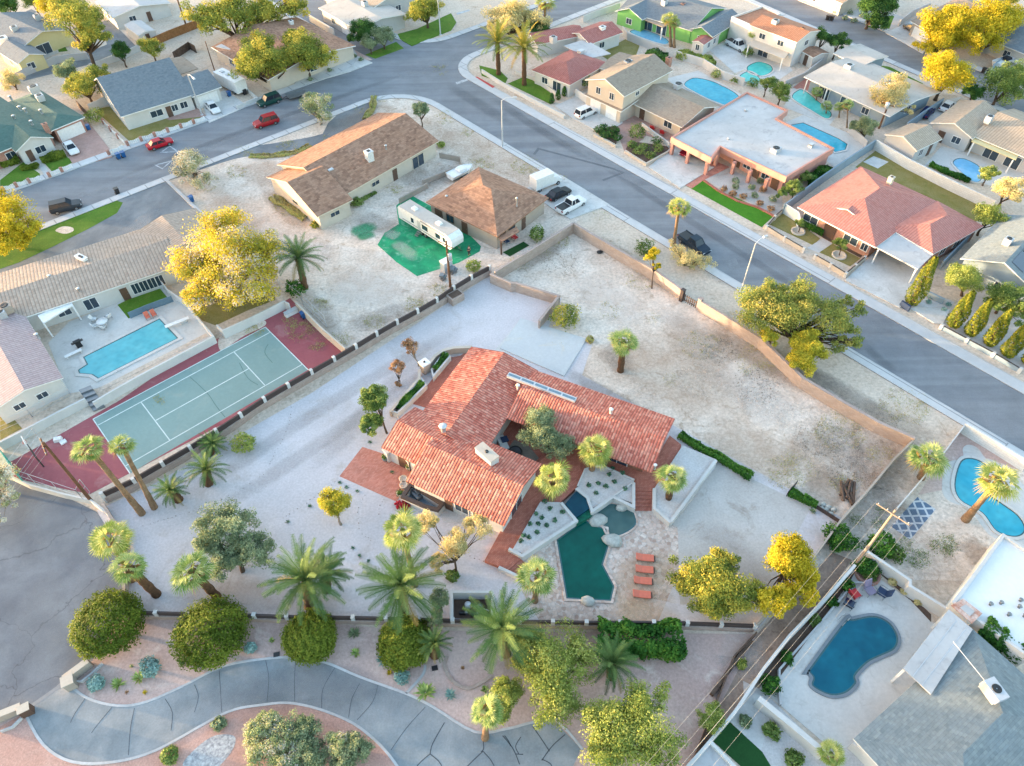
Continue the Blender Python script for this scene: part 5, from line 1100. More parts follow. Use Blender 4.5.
H.wing(P1('a1',60,582), P1('a1',205,526), P1('a1',170,470), 2.8, -.45, axis='bc', op='f w .6 1.6;f d .25 1', wall=m_st_white)
H.ac(P1('a1',130,340), 4.4, (1.8,1.1,.9)); H.ac(P1('a1',153,372), 4.4, (1.3,1.3,.7)); H.chimney(P1('a1',180,495), 3.4, 1.0, (.8,.7), m_brick)
for x, y in ((38,370), (73,410), (95,418), (118,465), (50,445), (155,422)): H.vent(P1('a1',x,y), 4.0, .2, .4)
H.done()
H = House('white gabled house under blue grey shingles with dark blue windows', P1('a1',640,330), roof=m_sh_blue, wall=m_st_white)
H.wing(P1('a1',462,448), P1('a1',742,362), P1('a1',640,232), 3.0, -.46, op='f w .45 2.2;f d .63 1;f w .72 1.1;f w .86 1.3;l w .5 1.2')
H.wing(P1('a1',735,372), P1('a1',850,332), P1('a1',795,262), 2.8, -.4, op='f g .5 4')
H.canopy(P('a1', 640,225,700,215,760,262,690,285), 2.8, m_sh_tan, .14); H.vent(P1('a1',640,290), 5.0); H.vent(P1('a1',735,300), 4); H.done()
H = House('grey roofed house with pale yellow walls at the top left corner', P1('a1',60,130), roof=m_sh_blue, wall=m_st_yel)
H.wing(P1('a1',-90,115), P1('a1',72,190), P1('a1',205,82), 2.9, -.28, op='f w .5 1.4;r s .4 3'); H.wing(P1('a1',-20,190), P1('a1',65,245), P1('a1',140,185), 2.8, -.35, axis='ab', op='f w .5 1.2;r w .4 1.4')
H.ac(P1('a1',55,110), 3.9, (1.3,1.1,.8)); H.ac(P1('a1',142,65), 3.9, (1.2,1.2,.7)); H.chimney(P1('a1',10,150), 3.4, .3, (1.8,1.8), m_trim); H.done()
H = House('white roofed house at the top edge above the wooden fence', P1('a1',480,20), roof=m_roof_white, wall=m_st_white); H.wing(P1('a1',365,5), P1('a1',430,68), P1('a1',640,0), 2.9, -.15, op='r w .3 1.4;r d .6 1;f w .5 1.5'); H.done()
H = House('little white garden shed with a pale ribbed roof', P1('a1',525,110), 'shed', 'shed', roof=m_roof_white, wall=m_st_white); H.wing(P1('a1',474,96), P1('a1',528,136), P1('a1',578,104), 2.3, -.2, over=.1, op='r d .5 .9'); H.done()
H = House('low brown roofed house half hidden behind the big golden green trees', P1('a2',150,110), roof=m_sh_brown, wall=m_st_cream); H.wing((211,47), (268,80), (340,38), 2.8, -.14, op='f w .3 1.6;f w .7 1.6;r w .5 1.6'); H.canopy(P('a1', 825,178,985,108,1060,112,880,190), 3.1, m_roof_white, .12); H.chimney(P1('a2',160,95), 3.2, .8, (.8,.8), m_whiteblock); H.done()
H = House('flat cream roofed corner house with a round green lawn', P1('a2',440,70), roof=m_roof_cream, wall=m_st_grey); H.wing(P1('a2',262,30), P1('a2',412,116), P1('a2',628,68), 3.0, -.13, op='f w .3 1.4;f g .65 4;r w .4 1.6'); H.ac(P1('a2',440,15), 3.7); H.done()
H = House('rose tiled house behind the two date palms at the street corner', P1('a3',260,230), roof=m_tile_rose, wall=m_st_white)
H.wing(P1('a3',120,268), P1('a3',268,326), P1('a3',408,238), 2.8, -.3, 'hip', op='f w .3 1.4;f s .65 2;r w .4 1.4'); H.wing(P1('a3',345,170), P1('a3',472,124), P1('a3',435,65), 2.8, -.32, op='f w .4 1.4;r w .5 1'); H.wing(P1('a3',140,172), P1('a3',330,134), P1('a3',275,95), 2.8, -.3)
H.canopy(P('a3', 245,175,325,150,425,205,335,225), 2.95, m_roof_white); H.ac(P1('a3',204,150), 3.6, (1.2,1.2,.9)); H.ac(P1('a3',310,200), 3.1, (1.3,1,.5)); H.chimney(P1('a3',392,108), 3.8, .3, (1.2,1), m_trim); H.done()
H = House('two storey beige gabled house with a double garage facing the street', P1('a3',560,330), roof=m_sh_tan, wall=m_st_cream)
H.wing(P1('a3',325,305), P1('a3',476,370), P1('a3',655,266), 5.5, -.36, axis='bc', op='f w .3 1 3.7 4.9;f w .68 1 3.7 4.9;r w .3 1 4 4.7', roof=m_sh_tan)
H.wing(P1('a3',322,362), P1('a3',464,428), P1('a3',530,388), 2.6, -.12, 'shed', op='f g .28 2.6;f g .74 2.6', over=.35); H.wing(P1('a3',485,385), P1('a3',697,488), P1('a3',848,405), 2.8, -.3, op='f d .2 1.2;f w .75 1.8', over=1.0); H.wing(P1('a3',380,260), P1('a3',470,285), P1('a3',560,225), 2.9, -.1, over=.2)
H.chimney(P1('a3',645,240), 5.4, .9, (.9,.9)); H.ac(P1('a3',490,240), 5.9, (1.6,.9,.7)); H.ac(P1('a3',683,327), 3.9, (1.7,1,.6)); H.done()
H = House('flat roofed salmon house with arches and a white parapet roof', (750,140), roof=m_roof_white, wall=m_st_orange)
out = [(672,138), (711,158.5), (720,147), (786,177.5), (833,149), (776,119), (787,111), (747,93)]; wl = [(697,125.5), (734,147), (785,176.5), (831,149), (774.5,119.3), (785.5,111), (747,94.5)]
H.W.prism([G(p, 3.1) for p in wl], 0, 2.9, False); ro = [G(p, 3.2) for p in out]; H.Rf.prism(ro, 2.95, 3.1, True, True); b = MB(); band(b, ro, -.14, .14, 2.3, 3.4, True); b.build('parapet', m_st_orange, H.o)
q0, q1 = G(wl[1], 3.1), G(wl[2], 3.1); dd = q1-q0; ln = dd.length; u = dd/ln; nn_ = Vector((u.y, -u.x, 0))
for f, kd in ((.12, 'd'), (.32, 'w'), (.5, 'd'), (.68, 'w'), (.87, 'd')): H.opening(Vector((q0.x, q0.y, 0))+u*ln*f, u, nn_, 1.5, .02 if kd == 'd' else .8, 2.1, kd)
for p in ((674,138.5), (690,147), (709,157.5), (719,148), (736,157), (752,165.5), (769,174)):
    c = G(p, 3.2); b = MB(); b.box((c.x, c.y, 1.15), (.55, .55, 2.3), GA); b.build('pillar', m_st_orange, H.o)
H.ac(P1('a4',45,575), 3.0, (1.6,1.2,.7)); H.ac(P1('a4',180,560), 3.0, (.9,.7,.4)); H.vent(P1('s7',145,350), 2.9, .2, .5); H.vent(P1('s7',90,440), 2.9); H.done()
H = House('low cream roofed house with a posted back porch above the long narrow pool', P1('a4',380,290), roof=m_roof_cream, wall=m_st_blue); H.wing(P1('s7',328,242), P1('s7',600,368), P1('s7',728,276), 3.0, -.1, op='f s .2 2.4;f s .5 2.4;f w .75 1.4;r w .5 1.4', over=1.1); H.wing(P1('s7',420,168), P1('s7',510,210), P1('s7',590,175), 3.2, -.1)
for f in (.04, .27, .5): p = P1('s7', 328+272*f, 250+126*f); c = G(p, 2.6); b = MB(); b.box((c.x, c.y, 1.35), (.18, .18, 2.7), GA); b.build('post', m_trim, H.o)
H.ac(P1('s7',470,212), 3.5, (1.4,1.4,.9)); H.ac(P1('s7',600,265), 3.5, (1,.9,.6)); H.done()
H = House('tall white house under a terracotta roof beside the round mint pool', P1('s7',260,90), roof=m_tile_orange, wall=m_st_white); H.wing(P1('s7',155,78), P1('s7',306,134), P1('s7',365,90), 5.2, -.22, op='f w .3 1.4 3.4 4.4;f w .7 1.4 3.4 4.4;f s .4 2.4;r w .5 1.2 3.4 4.4', over=.2); H.wing(P1('s7',100,52), P1('s7',160,78), P1('s7',225,30), 4.9, 0, 'flat'); H.canopy(P('s7', 150,140,265,186,284,162,172,122), 2.7, m_st_cream, .12, P('s7', 155,140,262,183)); H.ac(P1('s7',238,70), 5.7, (1.2,1.2,.8)); H.chimney(P1('s7',322,98), 5.6, .6, (.7,.7), m_tile_orange); H.done()
H = House('small white shed with a maroon roof beside the tall white house', P1('s7',350,165), 'shed', 'shed', roof=m_sh_brown); H.wing(P1('s7',318,160), P1('s7',358,182), P1('s7',392,158), 2.3, -.2, over=.12, op='f d .5 1'); H.done()
H = House('lime green walled house under dark grey shingles at the top edge', P1('a3',650,60), roof=m_sh_blue, wall=m_st_green); H.wing(P1('a3',455,35), P1('a3',735,118), P1('a3',905,40), 2.9, -.3, op='f s .4 2.4;f s .6 2.4;r w .5 1.4'); H.wing(P1('a3',720,112), P1('a3',815,142), P1('a3',930,70), 2.9, -.42, axis='bc', op='f w .5 1.4'); H.wing(P1('a3',440,42), P1('a3',545,76), P1('a3',620,30), 2.9, -.42, axis='bc', op='f w .5 1.4')
H.canopy(P('a3', 520,62,625,104,665,80,560,38), 2.7, m_sh_tan, .14, P('a3', 525,65,622,104)); H.ac(P1('a3',630,10), 4.4); H.chimney(P1('a3',700,28), 4.2, .8, (.9,.8)); H.done()
H = House('white garden house with a maroon roof in front of the lime green house', P1('a3',795,150), 'shed', 'shed', roof=m_tile_rose); H.wing(P1('a3',735,158), P1('a3',782,172), P1('a3',855,130), 2.4, -.3, axis='bc', over=.15, op='r w .35 .9;r w .7 .9;f w .5 .8'); H.done()
H = House('large pink tiled house with a flat white carport roof', P1('b4',450,100), roof=m_tile_pink, wall=m_brick)
H.wing(P1('b4',128,65), P1('b4',428,220), P1('b4',668,45), 2.9, -.3, 'hip', op='f d .42 2;f w .72 2.2;f w .12 2.4;f w .92 1', over=.9); H.wing(P1('b4',470,140), P1('b4',648,246), P1('b4',802,116), 2.9, -.32, 'hip', op='r w .3 1.4;r w .6 1.4'); H.wing(P1('b4',230,62), P1('b4',395,132), P1('b4',470,70), 3.25, -.3, axis='bc', wall=False, over=.1)
H.canopy(P('b4', 428,216,590,303,650,244,492,152), 2.75, m_roof_white, .2, P('b4', 440,225,585,300)); H.chimney(P1('a4',485,690), 4.4, .5, (.8,.7), m_trim_cream); H.done()
H = House('blue grey house with solar panels and a white gable truss at the right edge', P1('b4',900,240), roof=m_sh_grey, wall=m_st_blue); Q = H.wing(P1('b4',752,262), P1('b4',1040,392), P1('b4',1240,225), 3.4, -.42, axis='bc', op='f W .62 1.6;f w .25 1.2')
Lq = H.last
for i in range(2):
    for j in range(3):
        sl = .42; u0 = Lq['Le']*(.56+.2*i); v0 = Lq['Ld']*(.08+.24*j); f = lambda u: Lq['h']+(Lq['Le']-u)*sl+.09
        b = MB(); p = [Q(u0, v0, f(u0)), Q(u0+Lq['Le']*.18, v0, f(u0+Lq['Le']*.18)), Q(u0+Lq['Le']*.18, v0+Lq['Ld']*.22, f(u0+Lq['Le']*.18)), Q(u0, v0+Lq['Ld']*.22, f(u0))]
        b.face(p); b.face([v-Vector((0, 0, .05)) for v in p][::-1]); [b.face([p[k]-Vector((0, 0, .05)), p[(k+1) % 4]-Vector((0, 0, .05)), p[(k+1) % 4], p[k]]) for k in range(4)]; b.build('solar_panel', m_navyglass, H.o)
H.ac(P1('b4',935,195), 5.2, (1,1,.7)); H.done()
H = House('sand tiled house with an awning behind the small kidney pool at the right edge', P1('a4',800,480), roof=m_sh_pale, wall=m_st_grey); H.wing(P1('a4',636,470), P1('a4',800,532), P1('a4',878,428), 2.9, -.36, axis='bc', op='f d .3 1.2;f w .7 1.4;l w .5 1'); H.wing(P1('a4',795,518), P1('a4',1090,640), P1('a4',1180,500), 2.8, -.25, op='f s .3 2.4;f s .6 2.4'); H.canopy(P('a4', 795,540,965,612,992,570,818,502), 2.55, m_st_yel, .12, P('a4', 805,545,955,612)); H.ac(P1('a4',862,455), 4.3, (1.2,1,.9)); H.done()
H = House('small grey walled outbuilding with a sand gable roof by the white wall corner', P1('a4',560,530), 'outbuilding', 'outbuilding', roof=m_sh_pale, wall=m_st_grey); H.wing(P1('a4',462,515), P1('a4',585,578), P1('a4',660,520), 2.6, -.36, axis='bc', op='r w .3 1;r d .7 .9', over=.3); H.done()
H = House('grey shingled house with a white patio cover in the bottom right corner', P1('d4',700,550), roof=m_sh_grey, wall=m_st_white); H.wing(P1('d4',343,662), P1('d4',800,242), P1('d4',1330,590), 2.9, -.27, 'hip', op='f s .2 2.4;f w .4 1.6;f s .75 2.4')
H.canopy(P('d4', 533,392,708,166,800,242,640,492), 3.45, m_roof_white, .12, P('d4', 545,390,705,178)); b = MB()
for f in (.33, .66): b.prism([G((Vector((*P1('d4', 533, 392), 0)).lerp(Vector((*P1('d4', 640, 492), 0)), f+g)+Vector((a*(P1('d4', 708, 166)[0]-P1('d4', 533, 392)[0]), a*(P1('d4', 708, 166)[1]-P1('d4', 533, 392)[1]), 0))).xy, 3.45) for g, a in ((-.012, .01), (.012, .01), (.012, .96), (-.012, .96))], 3.45, 3.465)
b.build('seam', m_alu, H.o); H.ac(P1('d4',880,478), 4.7, (1.1,1.8,.85), GA-.4, m_alu, P1('d4',725,290)); H.done()
H = House('flat white roofed house at the right edge above the clipped hedge', (1000,570), roof=m_roof_bright, wall=m_st_white); H.wing((952,602), (1003,533), (1080,578), 3.1, 0, 'flat')
for x, y in ((870,145), (910,140), (940,185), (985,130), (980,155), (1000,190)): H.vent(P1('d4',x,y), 2.8, .13, .35, m_metal)
H.done()
H = House('white flat roof corner at the bottom edge beside the artificial turf', P1('d3',800,740), roof=m_roof_white, wall=m_st_white); H.wing(P1('d3',690,790), P1('d3',805,662), P1('d3',990,800), 3.0, 0, 'flat'); H.done()
H = House('grey roofed house behind the big golden trees at the top right', P1('a4',700,60), roof=m_sh_tan, wall=m_st_beige); H.wing(P1('a4',560,80), P1('a4',650,130), P1('a4',900,30), 2.9, -.3, op='f g .5 4.6;r w .3 1.4'); H.done()
H = House('cream house at the top edge across the far street', P1('a4',250,-10), roof=m_sh_tan, wall=m_st_cream); H.wing(P1('a4',120,-60), P1('a4',300,14), P1('a4',420,-70), 2.9, -.3, op='f w .4 1.4;f g .8 3'); H.done()
H = House('grey roofed house at the top right corner behind the white boat', (1010,55), roof=m_sh_blue, wall=m_st_grey); H.wing((985,38), (1045,62), (1080,30), 2.9, -.3, op='f w .4 1.4'); H.done()
H = House('pale house at the top edge left of the street junction', (350,0), roof=m_sh_pale, wall=m_st_grey); H.wing((322,-6), (365,14), (420,-14), 2.9, -.25, op='f w .4 1.4;r w .5 1.4'); H.done()
# ---------------------------------------------------------------- neighbours' yards: paving, lawns, beds
lot('pool_deck', m_deck, P('b1', 185,585,265,505,430,440,600,345,645,400,720,430,812,560,600,660,370,760,260,780), .016)
lot('lawn', m_lawn, P('b1', 450,440,600,362,642,412,492,492), .024); lot('planting_bed', m_dirt, P('b1', 380,757,790,548,800,560,395,766), .022)
lot('lawn', m_lawn_dry, P('c1', 0,140,35,130,85,185,0,230), .02); lot('lawn', m_lawn_dry, P('s1', 20,0,130,120,210,150,400,60,560,0,560,-60), .014)
lot('driveway', m_pinkpave, P('a1', 205,500,330,455,420,570,430,600,285,640), .12); lot('lawn', m_lawn, P('a1', 0,690,90,620,152,665,160,690,0,735), .02); lot('lawn', m_lawn, P('a1', 170,625,240,590,285,620,200,658), .02); lot('path', m_conc, P('a1', 120,600,145,598,200,672,180,682), .03)
lot('lawn', m_lawn_dry, P('a1', 350,420,460,400,480,470,640,440,690,455,760,430,775,455,500,545,400,455), .018); lot('patio', m_pinkpave, P('a1', 600,440,740,390,790,445,650,460), .03); lot('driveway', m_conc, P('a1', 770,380,860,345,950,405,800,470), .12)
lot('driveway', m_conc, P('a2', 320,180,345,185,470,240,380,275,290,300,200,330,170,320), .12); lot('lawn', m_lawn, P('a2', 565,130,640,110,770,50,790,85,770,115,620,175,575,150), .135); lot('lawn', m_lawn, P('a2', 440,210,560,160,590,185,480,225), .02); lot('bark_bed', m_mauve, P('a2', 300,140,380,180,470,228,420,240,330,190), .02)
lot('alley', m_drive_asph, P('a1', 380,85,420,75,530,185,440,205,330,250,90,310,80,275,300,215,410,170), .02); lot('alley', m_drive_asph, P('a1', 0,85,120,35,140,45,0,110), .02)
lot('lawn', m_lawn, P('a1', 200,170,240,165,260,195,215,200), .02); lot('patio', m_conc, P('a1', 140,180,210,150,225,200,150,235), .024)
lot('driveway', m_conc, P('a3', 210,405,300,365,450,440,470,470,390,520,370,500,285,455), .135); lot('lawn', m_lawn, P('a3', 30,320,100,290,200,360,195,400), .02); lot('lawn', m_lawn, P('a3', -80,250,0,270,30,300,20,320,-70,290), .02)
lot('lawn', m_lawn_dry, P('a3', 378,205,480,150,535,175,520,215,430,240), .02); lot('pool_deck', m_deck, P('a3', 640,300,760,270,940,370,890,430,800,400,690,350), .016); lot('patio', m_pinkpave, P('a3', 440,480,520,420,690,490,660,540,560,520,480,590), .02)
lot('planting_bed', m_soil, P('a3', 362,500,440,480,458,490,445,550), .14); lot('planting_bed', m_soil, P('a3', 482,570,500,540,640,560,648,570,562,622), .14); lot('driveway', m_conc, P('a3', 570,640,660,560,790,630,820,640,690,720), .135)
lot('driveway', m_conc, P('s2', 330,570,415,500,470,520,650,630,500,685,430,645), .135); lot('yard_paving', m_conc, P('a3', 800,190,880,150,1000,200,1000,240,900,280), .02); lot('path', m_terra_l, P('a3', 700,705,755,660,820,615,880,640,780,690,735,722), .03); lot('lawn', m_lawn_bright, P('s3', 188,15,215,-5,240,0,262,-15,290,-2,350,45,470,95,605,160,548,212), .02)
lot('gravel_garden', m_gravel_w, P('s3', 290,-5,340,-80,640,60,640,150,600,155), .016)
strip('brick_edging', m_terra, [G(p, .2) for p in P('s3', 290,0,352,45,440,92,530,120,605,160)], -.2, .2, .2)
lot('pool_deck', m_deck, P('a4', 80,470,150,440,400,540,340,610,270,640,100,500), .016); lot('patio', m_terra_l, P('a4', 110,335,160,300,360,390,330,420), .02); lot('pool_deck', m_deck, P('a4', 75,410,120,320,300,420,250,480,180,450), .018); lot('yard_paving', m_conc, P('a4', -90,200,60,195,110,270,20,330,-60,300), .018)
lot('lawn', m_lawn_dry, P('a4', 350,640,430,575,620,660,890,785,800,860,600,760,470,690), .016); lot('garden_slab', m_conc, P('a4', 380,620,420,598,478,620,436,645), .03)
lot('lawn', m_lawn_dry, P('b4', 18,130,75,88,130,115,150,140,215,185,190,212), .03); lot('lawn', m_lawn_dry, P('b4', 212,238,262,205,370,262,330,292), .03); lot('path', m_conc, P('b4', 165,222,225,185,262,205,210,240), .034); lot('driveway', m_conc, P('b4', 310,345,405,255,440,218,600,300,548,420,520,450), .135); lot('planting_bed', m_soil, P('b4', 150,135,180,110,290,180,390,235,370,260,230,185), .02)
lot('driveway', m_conc, P('s4', 270,185,300,175,420,190,395,245,360,240), .135); lot('gravel_garden', m_gravel2, P('s4', 385,258,520,90,705,230,705,420), .02); lot('gravel_garden', m_gravel2, P('s4', 260,180,330,120,440,160,420,185,300,178), .018); lot('pool_deck', m_deck, P('a4', 600,650,680,560,1010,640,1000,730,860,710,640,620), .014)
lot('driveway', m_conc, P('a4', 465,125,575,75,650,130,610,205,540,165), .13); lot('gravel_garden', m_gravel_w, P('a4', 260,50,350,0,520,60,570,75,460,125,300,70), .014); lot('lawn', m_lawn, P('a4', 360,70,500,60,480,110,400,105), .02); lot('lawn', m_lawn, P('a4', 440,250,480,255,610,320,590,330), .02); lot('lawn', m_lawn, P('a4', 820,395,880,400,950,440,920,455), .02); lot('driveway', m_conc, P('a4', 130,0,220,0,300,30,260,50), .13); lot('driveway', m_conc, P('a4', 600,430,700,380,760,370,640,470), .02); lot('driveway', m_conc, P('a4', 860,260,1000,170,1020,260,900,285), .13)
m_alley = M('brown_alley_dirt', srgb(150,128,114,.85), srgb(172,150,136,.85), srgb(130,108,94,.8), sc=.4, fine=3, famp=.25, rough=.95)
# yards along the right and the bottom right corner
lot('dirt_yard', m_lot, P('c4', 505,490,770,165,1010,300,1010,590,910,590,780,770,560,766,395,650), .014); lot('gravel_garden', m_mauve, P('c4', 770,165,1010,310,990,350,860,300,700,330,690,420,590,440), .018)
sheet('pool_deck', m_deck, P('c4', 700,320,760,300,762,262,785,248,820,262,850,300,900,320,1010,430,1010,640,940,625,860,590,790,500,705,460,682,410), .024, sm=True)
k = NT('hexagon_mat'); tc = k.n('TexCoord').outputs['Object']; ve = k.n('TexVoronoi', feature='DISTANCE_TO_EDGE'); ve.inputs['Scale'].default_value = 1.1; ve.inputs['Randomness'].default_value = .15; k.l(tc, ve.inputs['Vector'])
k.l(k.mix(k.ramp(ve.outputs[0], [(.1, G1), (.14, G0)]), srgb(96,120,150,.7), srgb(206,208,214,.8)), k.b.inputs['Base Color']); sheet('patterned_mat', k.m, P('c4', 588,448,658,495,560,612,486,560), .03)
lot('dark_dirt', m_alley, [(757,634),(832,552),(852,560),(700,770),(684,775)], .016); lot('dirt_alley', m_lot, [(815,556),(912,440),(918,480),(893,512),(860,560),(830,600),(800,600)], .012); lot('dirt_yard', m_lot, [(757,634),(815,556),(860,556),(800,640),(700,775),(688,775)], .013)
sheet('pool_deck', m_deck, P('d4', 345,5,430,40,560,130,640,215,800,240,350,670,280,720,0,480,20,410), .022); lot('planting_bed', m_soil, P('d4', 350,20,300,50,0,400,0,480,50,440,330,60), .026); lot('planting_bed', m_soil, P('d4', 440,25,480,30,640,185,640,215,560,130), .026)
lot('paver_yard', m_gravel2, P('d4', -80,440,0,480,220,700,350,670,440,766,-60,790), .018); lot('artificial_turf', m_lawn_dark, P('d3', 806,662,870,588,1005,712,1040,770,960,800), .03); lot('paver_strip', m_conc, P('d3', 870,585,950,480,1010,500,1030,610,1000,710), .026)
# ---------------------------------------------------------------- pools
o = pool('long rectangular turquoise pool with a diving board beside the tennis court', P('b1', 612,492,684,568,376,724,352,708,303,704,298,690,332,668,318,640), w_turq, .07, .45, False)
c = G(P1('b1',680,505), .5); b = MB(); d0, d1 = G(P1('b1',722,488), .55), G(P1('b1',632,524), .55); bar(b, d0, d1, .55, .5, .58); b.build('diving_board', m_trim, o); b = MB(); dm = d0.lerp(d1, .25); b.box((dm.x, dm.y, .26), (.9, .5, .46), GA); b.build('board_stand', m_conc, o)
pool('kidney shaped blue pool behind the two storey beige house', P('a3', 705,325,730,302,765,300,830,318,915,368,885,405,820,388,745,352), w_turq2); pool('pale blue pool below the lime green house', P('a3', 497,122,540,112,600,130,645,155,630,170,560,150), w_soft)
pool('long narrow blue pool behind the flat salmon house', P('a4', 102,478,150,470,285,530,320,552,312,575,272,584,240,556,112,498), w_turq2, sm=False); pool('turquoise freeform pool below the posted back porch', P('a4', 108,375,132,345,160,350,205,385,258,432,240,455,185,425), w_mint)
pool('round mint green pool beside the tall white house', P('s7', 150,210,185,195,222,206,228,225,195,240,155,228), w_mint); pool('smaller mint green pool with a pale rim below the round mint pool', P('s7', 125,240,155,226,190,248,178,265,140,256), w_mint); pool('small soft blue kidney pool behind the sand tiled house', P('a4', 722,622,760,606,828,640,832,690,800,696,760,665), w_soft)
pool('bright turquoise freeform pool under the leaning fan palm', P('c4', 752,312,800,300,850,326,842,370,856,430,905,468,975,520,1002,575,965,602,890,580,835,510,752,462,728,400), w_turq2)
o = pool('deep blue freeform pool with grey coping in the bottom right yard', P('d4', 310,212,340,205,420,192,480,218,512,272,500,318,440,348,395,372,350,420,352,450,310,488,250,494,185,460,188,428,172,405,180,385), w_blue, .07, .28, True, m_metal); ladder(o, P1('d4',300,212), .6)
# ---------------------------------------------------------------- garden walls and fences
gw = gwall
gw('white retaining wall between the rectangular pool deck and the tennis court', P('h7', 505,560,640,480,766,410)+P('s1', 195,213,165,175), 1.3, .25, m_st_white); gw('white wall beside the tennis court below the mauve roofed wing', P('c1', -10,242,110,180,240,112,325,70), 1.3, .25, m_st_white); gw('white wall at the far corner of the tennis court under the big golden tree', P('s1', 215,145,250,178,420,100,610,5,640,20), 1.5, .2, m_st_white); gw('pale block wall at the right end of the tennis court', P('s1', 680,10,830,160,975,285), 1.4, .22, m_st_cream); gw('low white wall at the left end of the tennis court above the cul-de-sac', P('c1', 45,370,110,400,240,435,345,458,420,515), .9, .2, m_st_white); gw('green windscreen fence at the left tip of the tennis court', P('c1', -30,235,0,272,62,362), 2.2, .06, plain('green_mesh', srgb(80,180,160,.7), .8), name='windscreen', cat='fence')
gw('narrow white wall from the pool deck corner to the golden tree', P('b1', 600,325,640,380,700,420,810,550), 1.2, .15, m_st_white); gw('glass pool fence between small lawn and rectangular pool', P('b1', 488,470,560,440,655,405), 1.1, .04, m_glass_l, name='glass_fence', cat='fence')
o = thing('steps', 'grey steps from pool deck down to the tennis court', 'steps', G(P1('c1',335,70))); b = MB()
for k in range(5): p = [P1('c1', 302+k*9, 40+k*13), P1('c1', 348+k*9, 22+k*13), P1('c1', 357+k*9, 35+k*13), P1('c1', 311+k*9, 53+k*13)]; b.prism([G(q, .9) for q in p], 0, 1.0-.2*k)
b.build('treads', m_metal, o)
def picket(label, pts, h=.9, m=m_trim, pm=m_brick, n=4, group='white picket fences with brick posts'):
    q = [G(p, .5) for p in pts]; o = thing('picket_fence', label, 'fence', (q[0].x, q[0].y, 0), group)
    for i in range(len(q)-1):
        for k in range(n):
            a, c = q[i].lerp(q[i+1], k/n), q[i].lerp(q[i+1], (k+1)/n); d = (c-a); d.z = 0; u = d.normalized(); rz = math.atan2(u.y, u.x); b = MB(); b.box((a.x, a.y, h*.55), (.45, .45, h*1.1), rz); b.build('post', pm, o); b = MB(); ln = d.length
            for j in range(6): f0, f1 = .25+(ln-.5)*j/6, .25+(ln-.5)*(j+.86)/6; hh = h*(.78+.2*abs(math.cos(math.pi*(j+.5)/6))); m0 = a+u*(f0+f1)/2; b.box((m0.x, m0.y, hh/2+.04), (f1-f0, .06, hh-.04), rz)
            b.build('panel', m, o)
    return o
picket('scalloped white fence with brick posts left of the garden path of the teal roofed house', P('a1', -40,740,160,678)); picket('scalloped white fence with brick posts right of the garden path of the teal roofed house', P('a1', 188,670,282,632), n=2); picket('scalloped white fence with brick posts along the dry lawn of the blue grey roofed house', P('a1', 488,550,790,450), n=6); picket('scalloped white fence running back between the pink driveway and the dry lawn', P('a1', 395,465,480,550), n=3); picket('short scalloped white fence beside the two blue bins', P('a1', 415,585,478,560), n=1)
gw('low white wall round the camper parking bay', P('a1', 905,405,985,372,930,325), .8, .2, m_st_white); gw('wooden plank fence of the white roofed house', P('a1', 568,150,640,118,765,70), 1.8, .08, m_wood, name='plank_fence', cat='fence'); gw('pale garden wall behind the blue grey roofed house', P('a1', 335,400,410,365,440,300), 1.6, .2, m_st_white); gw('grey wall along the alley behind the top left houses', P('a1', 0,310,90,262,210,215,330,200), 1.5, .2, m_st_grey); gw('white wall beside the alley below the tall golden tree', P('a1', 340,245,470,200,530,170), 1.3, .2, m_st_white); gw('dark lattice fence behind the brown canopy', P('a1', 660,200,720,160,745,175), 1.6, .1, m_oldwood, name='plank_fence', cat='fence'); gw('brown fence by the pink driveway of the teal roofed house', P('a1', 290,385,335,430), 1.5, .12, m_oldwood, name='plank_fence', cat='fence')
gw('white wall beside the cream roofed corner house', P('a2', 225,55,320,110), 1.6, .2, m_st_white); gw('low stucco wall behind the long brown house, nearest the street', P('a2', 725,585,805,600,812,630), 1.0, .2, m_st_beige); gw('low stucco wall dividing the patio behind the long brown house', P('a2', 660,690,810,630), 1.0, .2, m_st_beige); gw('low stucco wall at the top edge of the green carpet', P('a2', 570,760,680,700), 1.0, .2, m_st_beige)
gw('low white wall along the lawn with the two date palms', P('a3', -70,265,10,315,120,375,200,415,248,440), .8, .25, m_st_white); gw('curved white wall on the lawn of the rose tiled house', P('a3', 60,270,130,295,215,350), .7, .2, m_st_white); gw('pale wall beside the driveway of the two storey house', P('a3', 290,340,345,375), 1.6, .2, m_st_white); gw('tan wall round the dry back lawn of the rose tiled house', P('a3', 470,100,490,125,640,185), 1.6, .2, m_st_grey); gw('white wall between the kidney pool and the yard of the tall white house', P('a3', 680,195,780,225,860,275,940,300), 1.6, .2, m_st_white); gw('low white wall of the front patio of the two storey house', P('a3', 545,470,640,540,650,550), .9, .2, m_st_white); gw('white wall at the top edge beside the far street', P('a3', 320,60,370,40,460,10), 1.5, .2, m_st_white)
gw('stone curb of the left shrub bed of the two storey house', P('a3', 360,512,445,556), .5, .3, m_st_cream); gw('stone curb of the right shrub bed of the two storey house', P('a3', 480,575,560,625,650,575), .5, .3, m_st_cream)
